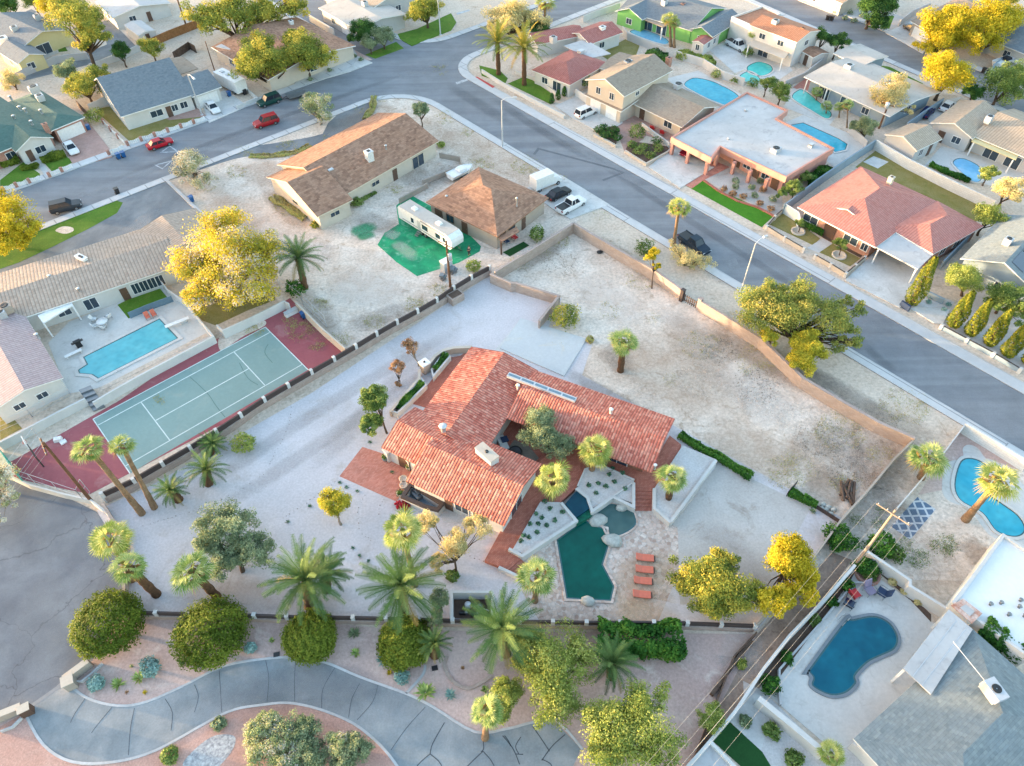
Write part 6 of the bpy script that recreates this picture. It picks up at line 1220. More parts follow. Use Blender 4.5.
gw('pale wall climbing from the pink house to the wall corner', P('s3', 650,110)+P('a4', 110,760,200,690,330,600,430,535), 1.8, .2, m_st_blue); gw('long white block wall behind the dry lawn of the pink house', P('a4', 432,535,560,610,720,690,890,770), 1.8, .22, m_whiteblock); gw('wall between the posted porch house and the outbuilding', P('a4', 550,470,600,435,690,375), 1.8, .2, m_st_blue); gw('low pale wall along the long narrow pool', P('a4', 330,480,400,540), 1.3, .2, m_st_grey); gw('white wall beside the tall white house yard', P('s7', 270,255,330,230,400,175), 1.5, .2, m_st_grey)
def lowwall(label, pts, n): return panel_wall(label, pts, .8, n, .75, .05, m_st_cream, None, .2, .35, .1)
lowwall('low cream front wall with piers around the left lawn of the pink house', P('b4', 85,62,5,132,75,176,155,222), 4); lowwall('low cream front wall with piers around the right lawn of the pink house', P('b4', 198,248,255,280,315,318,388,255), 4)
gw('white metal gate wall at the left end of the pink house', P('b4', 80,50,135,85,140,110), 1.8, .1, m_trim); gw('pale blue side wall between the pink house and the cypress', P('b4', 795,165,690,270), 1.7, .2, m_st_blue); gw('dark blue low wall between cypress and gravel, upper piece', P('s4', 330,115,402,150), .9, .35, m_st_blue); gw('dark blue low wall at the foot of the lone cypress', P('s4', 238,155,272,178), .9, .35, m_navy)
panel_wall('low blue grey front wall with dark piers under the cypress row', P('s4', 393,248,490,300,585,350,695,415), .8, 3, .7, .05, m_st_blue, None, .2, .4, .1)
gw('grey block wall of the top street house with the dark tree', P('a4', 525,75,570,40,640,10), 1.6, .2, m_st_grey); gw('blue fence in front of the grey roofed house at the top right', P('a4', 880,245,960,190,1000,150), 1.6, .12, m_st_blue)
gw('thick white wall between the leaning palm yard and the street', P('c4', 775,165,900,240,1020,315), 1.7, .3, m_whiteblock); gw('thin white fence from the street wall down to the utility pole', P('c4', 775,165,700,265,600,385,510,490), 1.5, .12, m_st_white); gw('white wall across the top of the bottom right pool yard', P('c4', 395,655,560,766)+P('d4', 560,75,730,180), 1.7, .3, m_st_white)
gw('long white wall along the left of the bottom right pool yard', P('d4', 350,-5,250,110,100,265,0,392)+P('d3', 900,560,780,700,700,790), 1.7, .28, m_st_white); gw('pale raised curb inside the long white wall', P('d4', 395,65,350,60,210,225,60,395,60,480,65,530), .5, .18, m_st_grey); gw('white wall across the bottom of the deep blue pool deck', P('d4', -20,505,110,610,235,715), 1.6, .5, m_st_white); gw('white wall stub from the grey shingled house to the bottom edge', P('d4', 345,675,470,790), 1.5, .3, m_st_white)
gw('old railway tie edging along the dark dirt strip', [(752,640),(735,662),(712,694)], .5, .35, m_oldwood, name='timber_edging', cat='edging'); gw('old brown plank edging beside the power lines', [(757,632),(735,655),(692,765)], .7, .15, m_oldwood, name='timber_edging', cat='edging')
o = thing('planter_box', 'round brick edged planter at the top of the bottom right pool yard', 'planter', G(P1('d4',395,35))); q = G(P1('d4',398,30), .3); b = MB(); b.lathe((q.x, q.y, 0), [(1.25, 0), (1.25, .4), (1.0, .4), (1.0, .3), (0, .3)], 20); b.build('wall', m_brick, o)
for nm, x, y in (('brick tree ring on the left lawn of the pink house', 130, 160), ('brick tree ring on the right lawn of the pink house', 287, 252)):
    q = G(P1('b4',x,y)); o = thing('tree_ring', nm, 'tree ring', q); b = MB(); b.lathe((q.x, q.y, 0), [(1.1, .02), (1.1, .22), (.8, .22), (.8, .1), (0, .1)], 18); b.build('wall', m_st_cream, o)
# chain link round the court corner
def chain(label, pts, h=2.6):
    q = [G(p) for p in pts]; o = thing('wire_fence', label, 'fence', q[0]); b = MB()
    for a, c in zip(q[:-1], q[1:]):
        for zz in (.1, h*.5, h): b.tube([a+Vector((0, 0, zz)), c+Vector((0, 0, zz))], .025, 4)
        n = max(1, int((c-a).length/3))
        for k in range(n+1): p = a.lerp(c, k/n); b.tube([p, p+Vector((0, 0, h))], .035, 5)
    b.build('frame', m_alu, o)
chain('tall thin wire fence frame at the left end of the tennis court', P('c1', 165,238,60,380,330,470,345,430)); chain('thin wire fence frame along the right end of the tennis court', P('h5', 800,520,905,600,1010,700), 2.2); chain('thin wire fence frame below the mauve roofed wing', P('h7', 0,720,180,640,390,520), 1.5)
# ---------------------------------------------------------------- vehicles
vehicle('red sedan parked by the kerb in front of the scalloped white fence', (159.7,143.5), (172,139.5), (176,22,40)); vehicle('white sedan on the pink paver driveway beside the white garage door', (71,148), (75,153), (222,222,224)); vehicle('white sedan on the concrete driveway under the street lamp', (212.7,107.5), (217,112), (222,222,224)); vehicle('black suv parked beside the strip of green lawn', (65.8,206.7), (79,203.5), (44,52,62), 'suv', 'suv')
vehicle('red suv driving down the street below the parked trailer', (266,122), (256,125), (160,30,40), 'suv', 'suv', 'suv'); vehicle('dark green suv towing the flat trailer at the far kerb', (269,101), (259,104.5), (24,66,62), 'suv', 'suv'); vehicle('white suv in the driveway of the two storey house', (586,112.5), (594,109), (228,228,230), 'suv', 'suv'); vehicle('black car between the white box truck and white pickup', (558.7,193.5), (566,190), (36,40,46))
vehicle('white pickup truck with an open bed beside the brown roofed house', (571,205), (580,200), (228,228,230), 'pickup', 'pickup truck'); vehicle('dark blue pickup truck parked at the kerb behind the tall fan palm', (694,244), (701,249), (34,50,66), 'pickup', 'pickup truck'); vehicle('dark red car under the salmon arcade', (690,150), (684,154), (130,20,40)); vehicle('silver pickup truck in the yard of the tall white house', (737,45.5), (742,48), (200,206,210), 'pickup', 'pickup truck')
vehicle('dark blue car in the gap between porch house and outbuilding', (927,112), (931,108), (24,40,90)); vehicle('white car beside the sand tiled house near the round golden tree', (948,106), (953,102), (226,226,228)); vehicle('grey car at the far kerb under the top right golden trees', (983,8), (990,11), (150,154,160)); vehicle('silver car in the shade of the grey garage at the top right', (912,28.5), (908,26), (80,84,90))
def wheels(o, xs, hw, r=.36):
    for x in xs:
        for sy in (-1, 1): b = MB(); b.tube([(x, sy*(hw-.25), r), (x, sy*hw, r)], r, 12); w_ = b.build('wheel', m_rubber, o, (0, 0, 0)); b = MB(); b.tube([(x, sy*hw, r), (x, sy*(hw+.02), r)], r*.6, 10); b.build('rim', m_rim, w_, (0, 0, 0))
def frame_at(a, b_, z): p, q = G(a, z), G(b_, z); d = q-p; return (p+q)/2, d.length, math.atan2(d.y, d.x)
# travel trailer behind the brown house
c, ln, rz = frame_at(P1('h4',118,112), P1('h4',395,280), 3.1); o = thing('travel_trailer', 'long white travel trailer parked on the green carpet', 'trailer', (c.x, c.y, .02), None, rz); hl = ln/2
b = MB(); prof = [(-hl, .75), (-hl, 2.75), (-hl+.35, 3.05), (hl-.9, 3.05), (hl-.15, 2.55), (hl, 1.9), (hl-.1, 1.1), (hl-.5, .7)]; n = len(prof)
vs = [(x, y, z) for y in (-1.22, 1.22) for x, z in prof]; b.mesh(vs, [tuple(range(n)), tuple(range(2*n-1, n-1, -1))]+[(i, i+n, (i+1) % n+n, (i+1) % n) for i in range(n)]); b.build('body', m_trim, o, (0, 0, 0))
b = MB(); b.prism([(-hl+.3, -1.2), (hl-.9, -1.2), (hl-.9, 1.2), (-hl+.3, 1.2)], 3.06, 3.1); b.build('roof', m_roof_cream, o, (0, 0, 0))
for x in (-hl*.55, hl*.35): b = MB(); b.box((x, 0, 3.24), (1.0, .8, .28), 0, .8); b.build('air_conditioner', m_trim, o, (0, 0, 0))
for x, wd in ((-hl*.45, .6), (hl*.02, 1.3), (hl*.5, 1.0), (hl*.72, .5)): b = MB(); b.box((x, -1.23, 1.9), (wd, .04, .8)); b.build('window', m_glass, o, (0, 0, 0))
b = MB(); b.box((-hl*.2, -1.235, 1.65), (.7, .05, 1.75)); b.build('door', m_alu, o, (0, 0, 0)); b = MB(); [b.box((-hl*.2, -1.45-.25*k, .6-.2*k), (.7, .26, .05)) for k in range(3)]; b.build('step', m_metal, o, (0, 0, 0))
b = MB(); b.tube([(-hl*.1, -1.33, 2.85), (hl*.75, -1.33, 2.85)], .08, 8); b.build('awning', m_metal, o, (0, 0, 0)); b = MB(); b.box((0, -1.23, 1.1), (ln*.85, .02, .12)); b.build('stripe', m_metal, o, (0, 0, 0)); b = MB(); b.tube([(hl-.5, -.4, .5), (hl+.9, 0, .5), (hl-.5, .4, .5)], .05, 5); b.build('hitch', m_black, o, (0, 0, 0)); wheels(o, (-.9, .0), 1.2, .38)
# box truck, camper, flat trailer, boats
c, ln, rz = frame_at((529,178), (558,184.5), 1.2); c, rz = G((546,180), 1.3), math.atan2((G((556,176), 1.3)-G((536,184), 1.3)).y, (G((556,176), 1.3)-G((536,184), 1.3)).x); o = thing('box_truck', 'white box truck parked nearest the street lamp', 'truck', (c.x, c.y, .12), None, rz)
b = MB(); b.box((-1.0, 0, 1.9), (4.4, 2.3, 2.5)); b.build('cargo_box', m_trim, o, (0, 0, 0)); b = MB(); b.mesh([(1.25, y, z) for y in (-1, 1) for z in (.5, 2.1)]+[(3.2, y, z) for y in (-.95, .95) for z in (.5, 1.25)]+[(2.3, y, 2.0) for y in (-.9, .9)]+[(2.75, y, 1.35) for y in (-.95, .95)], [(0, 1, 8, 10, 5, 4), (2, 6, 7, 11, 9, 3), (1, 3, 9, 8), (5, 10, 11, 7), (4, 5, 7, 6), (8, 9, 11, 10), (0, 2, 3, 1)]); b.build('cab', carpaint((228,228,230)), o, (0, 0, 0))
b = MB(); b.mesh([(2.34, -.85, 1.93), (2.34, .85, 1.93), (2.78, .88, 1.42), (2.78, -.88, 1.42)], [(0, 1, 2, 3)]); b.build('windscreen', m_carglass, o, (0, 0, 0)); wheels(o, (-2.2, 2.3), 1.1, .42); o.scale = (.84, .84, .84)
c = G((231,83), 1.3); rz = math.atan2((G((238,80), 1.3)-G((224,86), 1.3)).y, (G((238,80), 1.3)-G((224,86), 1.3)).x)+math.pi/2; o = thing('camper', 'white camper with roof vents parked behind the low white wall', 'camper', (c.x, c.y, .02), None, rz); b = MB(); b.box((0, 0, 1.75), (7.5, 2.4, 2.3)); b.box((3.9, 0, 1.3), (1.2, 2.2, 1.4)); b.build('body', m_trim, o, (0, 0, 0))
for x in (-2, .3, 2.2): b = MB(); b.box((x, 0, 3.0), (.9, .7, .22)); b.build('roof_vent', m_alu, o, (0, 0, 0))
b = MB(); b.box((4.3, 0, 1.7), (.5, 2.0, .6), 0, .8); b.build('windscreen', m_carglass, o, (0, 0, 0))
for x in (-2, 1): b = MB(); b.box((x, -1.21, 1.9), (1.2, .04, .6)); b.build('window', m_glass, o, (0, 0, 0))
wheels(o, (-2.2, 3.2), 1.2, .4)
c, ln, rz = frame_at(P1('a2',145,372), P1('a2',215,352), .6); o = thing('flat_trailer', 'flat grey trailer hitched behind the dark green suv', 'trailer', (c.x, c.y, .02), None, rz); b = MB(); b.box((0, 0, .62), (ln, 2.0, .12)); [b.box((0, s*1.0, .8), (ln, .06, .3)) for s in (-1, 1)]; b.build('bed', m_metal, o, (0, 0, 0)); b = MB(); b.tube([(-ln/2, -.6, .55), (-ln/2-1.4, 0, .5), (-ln/2, .6, .55)], .05, 5); b.build('hitch', m_black, o, (0, 0, 0)); wheels(o, (.5,), 1.1, .34)
def boat(label, p, rz, ln, m=m_trim, cover=None):
    c = G(p, .6); o = thing('boat', label, 'boat', (c.x, c.y, .02), None, rz); n = 8; st = []
    for k in range(n+1): f = k/n; x = (f-.5)*ln; w_ = 1.1*(1-max(0, (f-.55)/.45)**2)+.02; st += [(x, -w_, 1.3+.2*f), (x, -w_*.6, .55+.3*f*f), (x, w_*.6, .55+.3*f*f), (x, w_, 1.3+.2*f)]
    b = MB(); b.mesh(st, [(i*4+j, i*4+j+1, i*4+j+5, i*4+j+4) for i in range(n) for j in range(3)]+[(0, 1, 2, 3)]); b.mesh([(x*.97, y*.9, z-.12) for x, y, z in st], [(i*4, i*4+4, i*4+7, i*4+3) for i in range(n)]); b.build('hull', m, o, (0, 0, 0)); b = MB(); b.box((0, 0, 1.55), (ln*.3, 1.5, .4), 0, .8); b.build('windscreen' if not cover else 'cover', cover or m_carglass, o, (0, 0, 0)); b = MB(); b.box((-ln*.1, 0, .4), (ln*.6, 1.4, .1)); b.build('trailer', m_metal, o, (0, 0, 0)); wheels(o, (-.6,), 1.0, .3)
boat('white motor boat on a trailer beside the golden trees', P1('a4',922,240), .5, 6.0); boat('white boat with a blue cover at the right frame edge', P1('a4',985,225), .75, 6.0, cover=m_navyglass); boat('small white tank boat on blocks behind the long brown house', P1('a2',810,665), GA, 5.0, m_trim, m_trim)
# ---------------------------------------------------------------- bins
for p, m, lb in (((118,156), m_blue_bin, 'left one of the two blue bins by the scalloped fence'), ((123,154.5), m_blue_bin, 'right one of the two blue bins by the scalloped fence'), ((116.7,191), m_black, 'black wheelie bin alone at the kerb by the green lawn strip'), ((191.3,199), m_blue_bin, 'blue bin at the white concrete strip below the pale bush'), ((229,94), m_blue_bin, 'blue bin beside the camper'), ((88,127.5), m_blue_bin, 'blue bin beside the white garage door'), ((244.5+0,92), m_black, 'black bin behind the camper'),
    ((828,17.7), m_black, 'left one of two black bins on the far street'), ((832,18.4), m_black, 'right one of two black bins on the far street'), ((984,70.5), m_black, 'left one of two black bins beside the round golden tree'), ((988,73), m_black, 'right one of two black bins beside the round golden tree'), ((303.5,315), m_blue_bin, 'small dark blue bin in the far corner of the tennis court'), ((918,27), m_black, 'black bin beside the grey garage at the top right'), ((421,153), m_black, 'black bin on the patio of the long brown house'), ((447.5,213), m_black, 'black bin at the wall of the square brown house')):
    bin_(lb, p, m)
# ---------------------------------------------------------------- lamps, poles, wires
streetlight('street lamp with a single arm opposite the two storey house', (502.6,147), (502,100), (513,97.4)); streetlight('leaning looking street lamp with a single arm above the mesquite tree', (741,292), (754.3,243), (764,237)); streetlight('street lamp standing by the scalloped white fence', (202,115), (189,74.4), (193,77.5)); streetlight('street lamp on the green corner lawn at the top edge', (440.6,35), (438.5,-2), (446,-6)); streetlight('street lamp in front of the round golden tree', (928,58.5), (935.8,36.4), (941,34))
pb = G((93,503)); po, pt = upole('leaning looking brown utility pole at the tennis court corner', pb, lift((93,503), (43,442)), 2.2); q = G((450.5,287)); po2, pt2 = upole('brown utility pole with a white transformer in the trailer yard', q, lift((450.5,287), (447.5,241)), 2.5)
b = MB(); b.lathe(pt2+Vector((.35, -.3, -3)), [(0, 0), (.3, .02), (.3, 1.0), (.2, 1.08), (0, 1.1)], 10); b.build('transformer', m_alu, po2)
t3 = G(P1('c4',505,498), 11.0); po3, pt3 = upole('pale wooden utility pole with a crossarm in the right hand alley', (t3.x, t3.y, 0), 11.0, GA+1.62, plain('sunlit_pole_wood', srgb(168,150,134,.72), .8), None, .17, 1.6)  # wood lightened: sunlight on this pole is put into its colour
q = G(P1('a4',440,492)); po4, pt4 = upole('brown utility pole in the straw coloured tree', q, lift(P1('a4',440,492), P1('a4',466,385)), 2.3); b = MB(); b.lathe(pt4+Vector((-.35, -.3, -1.2)), [(0, 0), (.35, .02), (.35, 1.1), (0, 1.15)], 10); b.build('transformer', m_alu, po4)
q = G(P1('a1',718,112)); upole('brown utility pole behind the wooden plank fence', q, 11.5, 2.3); q = G(P1('a1',822,270)); upole('short brown pole beside the camper', q, 6.0, None, r=.12)
nx = G((560,905), 11); dn_ = Vector((math.cos(GA+1.62), math.sin(GA+1.62), 0))
for k, lb in ((1.7, 'power line leaving the upper tip of the alley pole crossarm'), (.6, 'power line leaving the crossarm just above the alley pole'), (-.6, 'power line leaving the crossarm just below the alley pole'), (-1.7, 'power line leaving the lower tip of the alley pole crossarm')):
    wire(lb, pt3+dn_*k+Vector((0, 0, -.2)), Vector((nx.x, nx.y, 10.8))+dn_*k, .9, .0075, 'power lines from the alley pole')
wire('lower thick cable from the alley pole to the bottom edge', pt3+Vector((0, 0, -2.5)), Vector((nx.x, nx.y, 8.3)), 1.2, .018, 'power lines from the alley pole')
for k in (-1, 1): wire('%s wire from the court corner pole to the left edge' % ('upper' if k > 0 else 'lower'), pt+Vector((0, 0, -.7+k*.5)), G((-60,560), 6.5+k), .8, .011, 'wires of the court corner pole')
# ---------------------------------------------------------------- a person and loose things
p = G((469.3,255.5)); o = thing('person', 'person in dark trousers and shirt standing at the edge of the green carpet', 'person', (p.x, p.y, .02), None, .6)
def skin(name, joints, bones, m, parent, sub=2):
    me = bpy.data.meshes.new(name); me.from_pydata([j[0] for j in joints], bones, []); ob = bpy.data.objects.new(name, me); COL.objects.link(ob); ob.parent = parent; me.materials.append(m)
    sk = ob.modifiers.new('skin', 'SKIN'); sk.use_smooth_shade = True
    for v, j in zip(me.skin_vertices[0].data, joints): v.radius = (j[1], j[1]*(j[2] if len(j) > 2 else 1))
    me.skin_vertices[0].data[0].use_root = True; ob.modifiers.new('sub', 'SUBSURF').levels = sub; return ob
m_skin = plain('skin', srgb(200,150,124,.7), .6); m_shirt = plain('dark_shirt', srgb(52,52,60,.8), .8); m_trou = plain('dark_trousers', srgb(40,42,52,.8), .8); m_hair = plain('brown_hair', srgb(96,72,56,.7), .7)
J = [((0,0,.95),.15,.8),((0,0,1.2),.15,.8),((0,0,1.42),.15,.7),((0,0,1.52),.06),((0,.01,1.6),.075),((0,.02,1.7),.09),((-.2,0,1.4),.065),((-.27,.02,1.12),.045),((-.25,.1,.88),.035),((-.25,.13,.8),.03),((.2,0,1.4),.065),((.27,.02,1.12),.045),((.25,.1,.88),.035),((.25,.13,.8),.03),((-.1,0,.88),.1),((-.11,.02,.48),.07),((-.12,0,.08),.045),((-.12,.13,.04),.035),((.1,0,.88),.1),((.12,.02,.48),.07),((.14,0,.08),.045),((.15,.13,.04),.035)]
body = skin('body', J, [(0,1),(1,2),(2,3),(3,4),(4,5),(2,6),(6,7),(7,8),(8,9),(2,10),(10,11),(11,12),(12,13),(0,14),(14,15),(15,16),(16,17),(0,18),(18,19),(19,20),(20,21)], m_skin, o)
body2 = skin('shirt', [((0,0,.93),.175,.8),((0,0,1.2),.17,.8),((0,0,1.4),.165,.72),((-.21,0,1.39),.085),((-.265,.02,1.15),.07),((.21,0,1.39),.085),((.265,.02,1.15),.07)], [(0,1),(1,2),(2,3),(3,4),(2,5),(5,6)], m_shirt, body); skin('trousers', [((0,0,.95),.165,.8),((-.1,0,.86),.12),((-.11,.02,.48),.09),((-.12,0,.12),.07),((.1,0,.86),.12),((.12,.02,.48),.09),((.14,0,.12),.07)], [(0,1),(1,2),(2,3),(0,4),(4,5),(5,6)], m_trou, body)
b = MB(); b.blob((0, -.005, 1.735), (.095, .11, .095), 4, 2, .04); b.build('hair', m_hair, body, (0, 0, 0)); b = MB(); b.blob((0, .12, 1.675), (.018, .025, .03), 1, 1, 0); b.build('nose', m_skin, body, (0, 0, 0))
for s in (-1, 1): b = MB(); b.blob((s*.035, .1, 1.705), (.012, .01, .009), 1, 1, 0); b.build('eye', m_black, body, (0, 0, 0)); b = MB(); b.blob((s*.092, .02, 1.69), (.012, .025, .035), 1, 1, 0); b.build('ear', m_skin, body, (0, 0, 0))
for s in (-1, 1):
    for k in range(5): b = MB(); x = s*.25+(k-2)*.014; b.tube([(x, .135, .8), (x, .145, .76), (x-s*.006, .14, .72+.008*abs(k-2)+(.03 if k == (4 if s < 0 else 0) else 0))], [.009, .008, .007], 5); b.build('finger', m_skin, body, (0, 0, 0))
def chair(label, p, rz, m, group=None, low=False, s=1.0):
    q = G(p, .35); o = thing('garden_chair', label, 'chair', (q.x, q.y, .03), group, rz); b = MB(); b.box((0, 0, .4*s), (.62*s, .62*s, .08)); b.build('seat', m, o, (0, 0, 0)); b = MB(); b.mesh([(x, y, z) for x, z in ((-.28*s, .42*s), (-.52*s, .98*s), (-.45*s, 1.0*s), (-.21*s, .44*s)) for y in (-.3*s, .3*s)], [(0, 1, 3, 2), (2, 3, 5, 4), (4, 5, 7, 6), (6, 7, 1, 0), (0, 2, 4, 6), (1, 7, 5, 3)]); b.build('backrest', m, o, (0, 0, 0))
    for x in (-.26, .26):
        for y in (-.28, .28): b = MB(); b.tube([(x*s, y*s, 0), (x*s, y*s, .38*s)], .028, 5); b.build('leg', m_metal, o, (0, 0, 0))
    for y in (-.33, .33): b = MB(); b.tube([(-.3*s, y*s, .62*s), (.28*s, y*s, .6*s), (.28*s, y*s, .38*s)], .03, 5); b.build('armrest', m_metal, o, (0, 0, 0))
    return o
for (x, y, a, m, lb) in ((345,112,.4,m_red,'red garden chair by the planted wall of the deep blue pool'), (323,147,.9,m_navyglass,'slate blue garden chair nearest the pool ladder'), (403,97,-1.2,plain('mauve_fabric', srgb(150,136,160,.75), .7),'mauve grey garden chair below the brick planter'), (450,105,2.4,m_navy,'navy garden chair right of the mauve grey one')): chair(lb, P1('d4',x,y), a, m, 'garden chairs at the deep blue pool', s=1.5)
q = G(P1('b1',390,503), .7); o = thing('garden_table', 'round white table on the patio of the long beige house', 'table', (q.x, q.y, .02)); b = MB(); b.lathe((q.x, q.y, .02), [(.75, .7), (.75, .75), (0, .75)], 16); b.build('tabletop', m_trim, o); b = MB(); b.lathe((q.x, q.y, .02), [(.4, 0), (.06, .1), (.06, .7)], 10); b.build('pedestal', m_trim, o)
for (x, y, a, lb) in ((360,495,0,'pale patio chair left of the round white table'), (415,485,2.6,'pale patio chair right of the round white table'), (395,525,1.4,'pale patio chair in front of the round white table'), (365,520,.7,'pale patio chair at the lower left of the round white table')): chair(lb, P1('b1',x,y), a, m_trim, 'chairs round the white patio table')
for x, y, lb in ((566,487,'orange red patio chair by the glass pool fence, left of two'), (590,478,'orange red patio chair by the glass pool fence, right of two')): chair(lb, P1('b1',x,y), -.9, m_coral, 'orange red chairs by the glass fence')
q = G(P1('b1',300,590), .5); o = thing('barbecue', 'black barbecue grill on the deck of the rectangular pool', 'barbecue', (q.x, q.y, .02)); b = MB(); b.box((q.x, q.y, .45), (.7, .5, .8), GA); b.box((q.x, q.y, .9), (1.5, .45, .06), GA); b.build('cart', m_black, o); b = MB(); b.tube([(q.x-.35, q.y-.3, 1.0), (q.x+.35, q.y+.3, 1.0)], .24, 10); b.build('lid', m_black, o)
q = G(P1('b1',280,625), .4); o = thing('garden_bench', 'white bench on the deck left of the rectangular pool', 'bench', (q.x, q.y, .02)); b = MB(); b.box((q.x, q.y, .42), (2.2, .5, .08), GA); b.build('seat', m_trim, o)
for s in (-.9, .9): b = MB(); b.box((q.x+E1.x*s, q.y+E1.y*s, .19), (.1, .45, .36), GA); b.build('leg', m_trim, o)
q = G(P1('c1',168,332)); t = G(P1('c1',138,285), 2.6); o = thing('basketball_hoop', 'dark curved basketball hoop on the red end of the tennis court', 'basketball hoop', q); b = MB(); b.tube([q, q+Vector((0, 0, 1.8)), q+Vector((-.3, .4, 2.6)), q+Vector((-.9, 1.0, 3.0))], .09, 8); b.build('pole', m_dark, o); b = MB(); b.box(q+Vector((-1.0, 1.1, 3.2)), (1.6, .06, 1.0), GA+1.57); bb = b.build('backboard', m_trim, o); b = MB(); cc = q+Vector((-1.3, 1.35, 2.95)); b.tube([cc+Vector((.23*math.cos(k*.524), .23*math.sin(k*.524), 0)) for k in range(13)], .02, 5); b.build('rim', m_red, o)
q = G(P1('c1',222,228), .2); o = thing('storage_box', 'white toppled plastic box lying on the red end of the tennis court', 'box', (q.x, q.y, .02)); b = MB(); b.box((q.x, q.y, .25), (.9, .6, .45), .3, .9); b.build('body', m_trim, o); b = MB(); b.box((q.x+.7, q.y-.3, .1), (.7, .6, .16), .8); b.build('lid', m_trim, o)
q = G(P1('s1',655,75), .3); o = thing('storage_box', 'long white box leaning in the far corner of the tennis court', 'box', (q.x, q.y, .02)); b = MB(); b.box((q.x, q.y, .35), (1.9, .7, .6), GA, .95); b.build('body', m_trim, o); b = MB(); b.box((q.x, q.y, .68), (1.95, .75, .06), GA); b.build('lid', m_alu, o)
q = G(P1('h4',340,440), .8); o = thing('storage_box', 'grey metal cabinet beside the trailer yard utility pole', 'cabinet', (q.x, q.y, .01)); b = MB(); b.box((q.x, q.y, .9), (1.5, 1.1, 1.8), GA); b.build('body', m_alu, o); b = MB(); b.box((q.x, q.y, 1.83), (1.6, 1.2, .08), GA); b.build('lid', m_trim, o)
for (x, y, lb, s) in ((372,465,'dark grey crate right of the grey metal cabinet', .9), (322,500,'grey scrap pile in front of the metal cabinet', .7)): q = G(P1('h4',x,y), .4); o = thing('crate', lb, 'crate', (q.x, q.y, .01)); b = MB(); [b.box((q.x+dx, q.y+dy, .25+.3*i), (1.1*s, .9*s, .28), GA+.3*i) for i, (dx, dy) in enumerate(((0, 0), (.15, .1), (-.1, .05)))]; b.build('body', m_metal, o)
q = G(P1('d4',780,170), 1.0); o = thing('storage_shed', 'small shed with a rusty stained roof between the two white roofs', 'shed', (q.x, q.y, .02)); cs_ = [G(p, 3.3) for p in P('d4', 722,150,765,126,835,180,798,216)]; b = MB(); b.prism(cs_, 0, 3.1); b.build('wall', m_st_white, o); cc = sum(cs_, Vector())/4; b = MB(); b.prism([cc+(p-cc)*1.06 for p in cs_], 3.12, 3.24, True, True); b.build('roof', m_rust, o); b = MB(); b.prism([cc+(p-cc)*.5 for p in cs_], 3.24, 3.3); b.build('roof_panel', m_roof_white, o)
for i, (x, y, lb) in enumerate(((615,430,'blue toy heap left of the white front door'), (655,425,'pink and white toy heap below the white front door'), (705,395,'tall red play figure right of the white front door'), (680,410,'orange planter beside the red play figure'))):
    q = G(P1('a1',x,y), .3); o = thing('yard_ornament', lb, 'yard ornament', (q.x, q.y, .03)); b = MB(); mm = (m_blue_bin, m_tile_pink, m_red, m_coral)[i]; h_ = (.5, .5, 1.7, .6)[i]; b.lathe((q.x, q.y, .03), [(.35, 0), (.45, h_*.3), (.25, h_*.6), (.32, h_*.8), (0, h_)], 10); b.box((q.x+.6, q.y-.2, .23), (.6, .4, .36), .4); b.build('body', mm, o)
for (x, y, m, lb) in ((585,495,m_red,'left red patio chair on the front patio of the two storey house'), (622,512,m_red,'right red patio chair on the front patio of the two storey house')): chair(lb, P1('a3',x,y), 1.0, m, 'red chairs on the front patio', s=1.3)
for (x, y, m, lb) in ((648,318,m_navy,'dark framed garden seat under the lean-to of the square brown house'), (690,298,m_red,'red garden seat under the lean-to of the square brown house')): chair(lb, P1('h4',x,y), -.9, m, None, s=1.3)
lot('artificial_turf', m_lawn_dark, P('h4', 628,370,735,315,765,335,665,392), .02)
for k, (x, y) in enumerate(((310,410),(325,420),(345,425),(300,425),(335,440),(320,440))): q = G(P1('c4',x,y), .25); o = tag(None, None) if False else None; b = MB(); a = .9+.15*k; d = Vector((math.cos(a), math.sin(a), 0)); b.tube([Vector((q.x, q.y, .18+.1*(k % 2)))-d*1.3, Vector((q.x, q.y, .18+.1*(k % 2)))+d*1.3], .16, 8); tag(b.build('log', m_oldwood, loc=(q.x, q.y, 0)), 'cut brown log in the woodpile at the corner of the dirt lot', 'log', 'logs in the woodpile')
for k, (x, y) in enumerate(((225,480),(245,490),(265,500),(235,500),(255,515),(218,495))): q = G(P1('c4',x,y)); b = MB(); b.blob((q.x, q.y, .15), (.38, .3, .25), k, 1, .2); tag(b.build('rock', m_rock, loc=q), 'pale rubble rock in the heap beside the woodpile', 'rock', 'rubble rocks by the woodpile')
q = G(P1('b3',382,238), .1); b = MB(); b.blob((q.x, q.y, .15), (.5, .35, .2), 3, 2, .2); tag(b.build('trash_bag', m_black, loc=q), 'black bag lying on the pale dirt lot below the pink wall', 'bag')
for x, y, lb in ((708,392,'dark irrigation box right of the brick edging curve'), (102,340,'dark irrigation box on the mauve dirt above the drive')): q = G(P1('d2',x,y)); o = thing('valve_box', lb, 'valve box', q); b = MB(); b.box((q.x, q.y, .05), (.55, .45, .1), .2); b.build('lid', m_black, o)
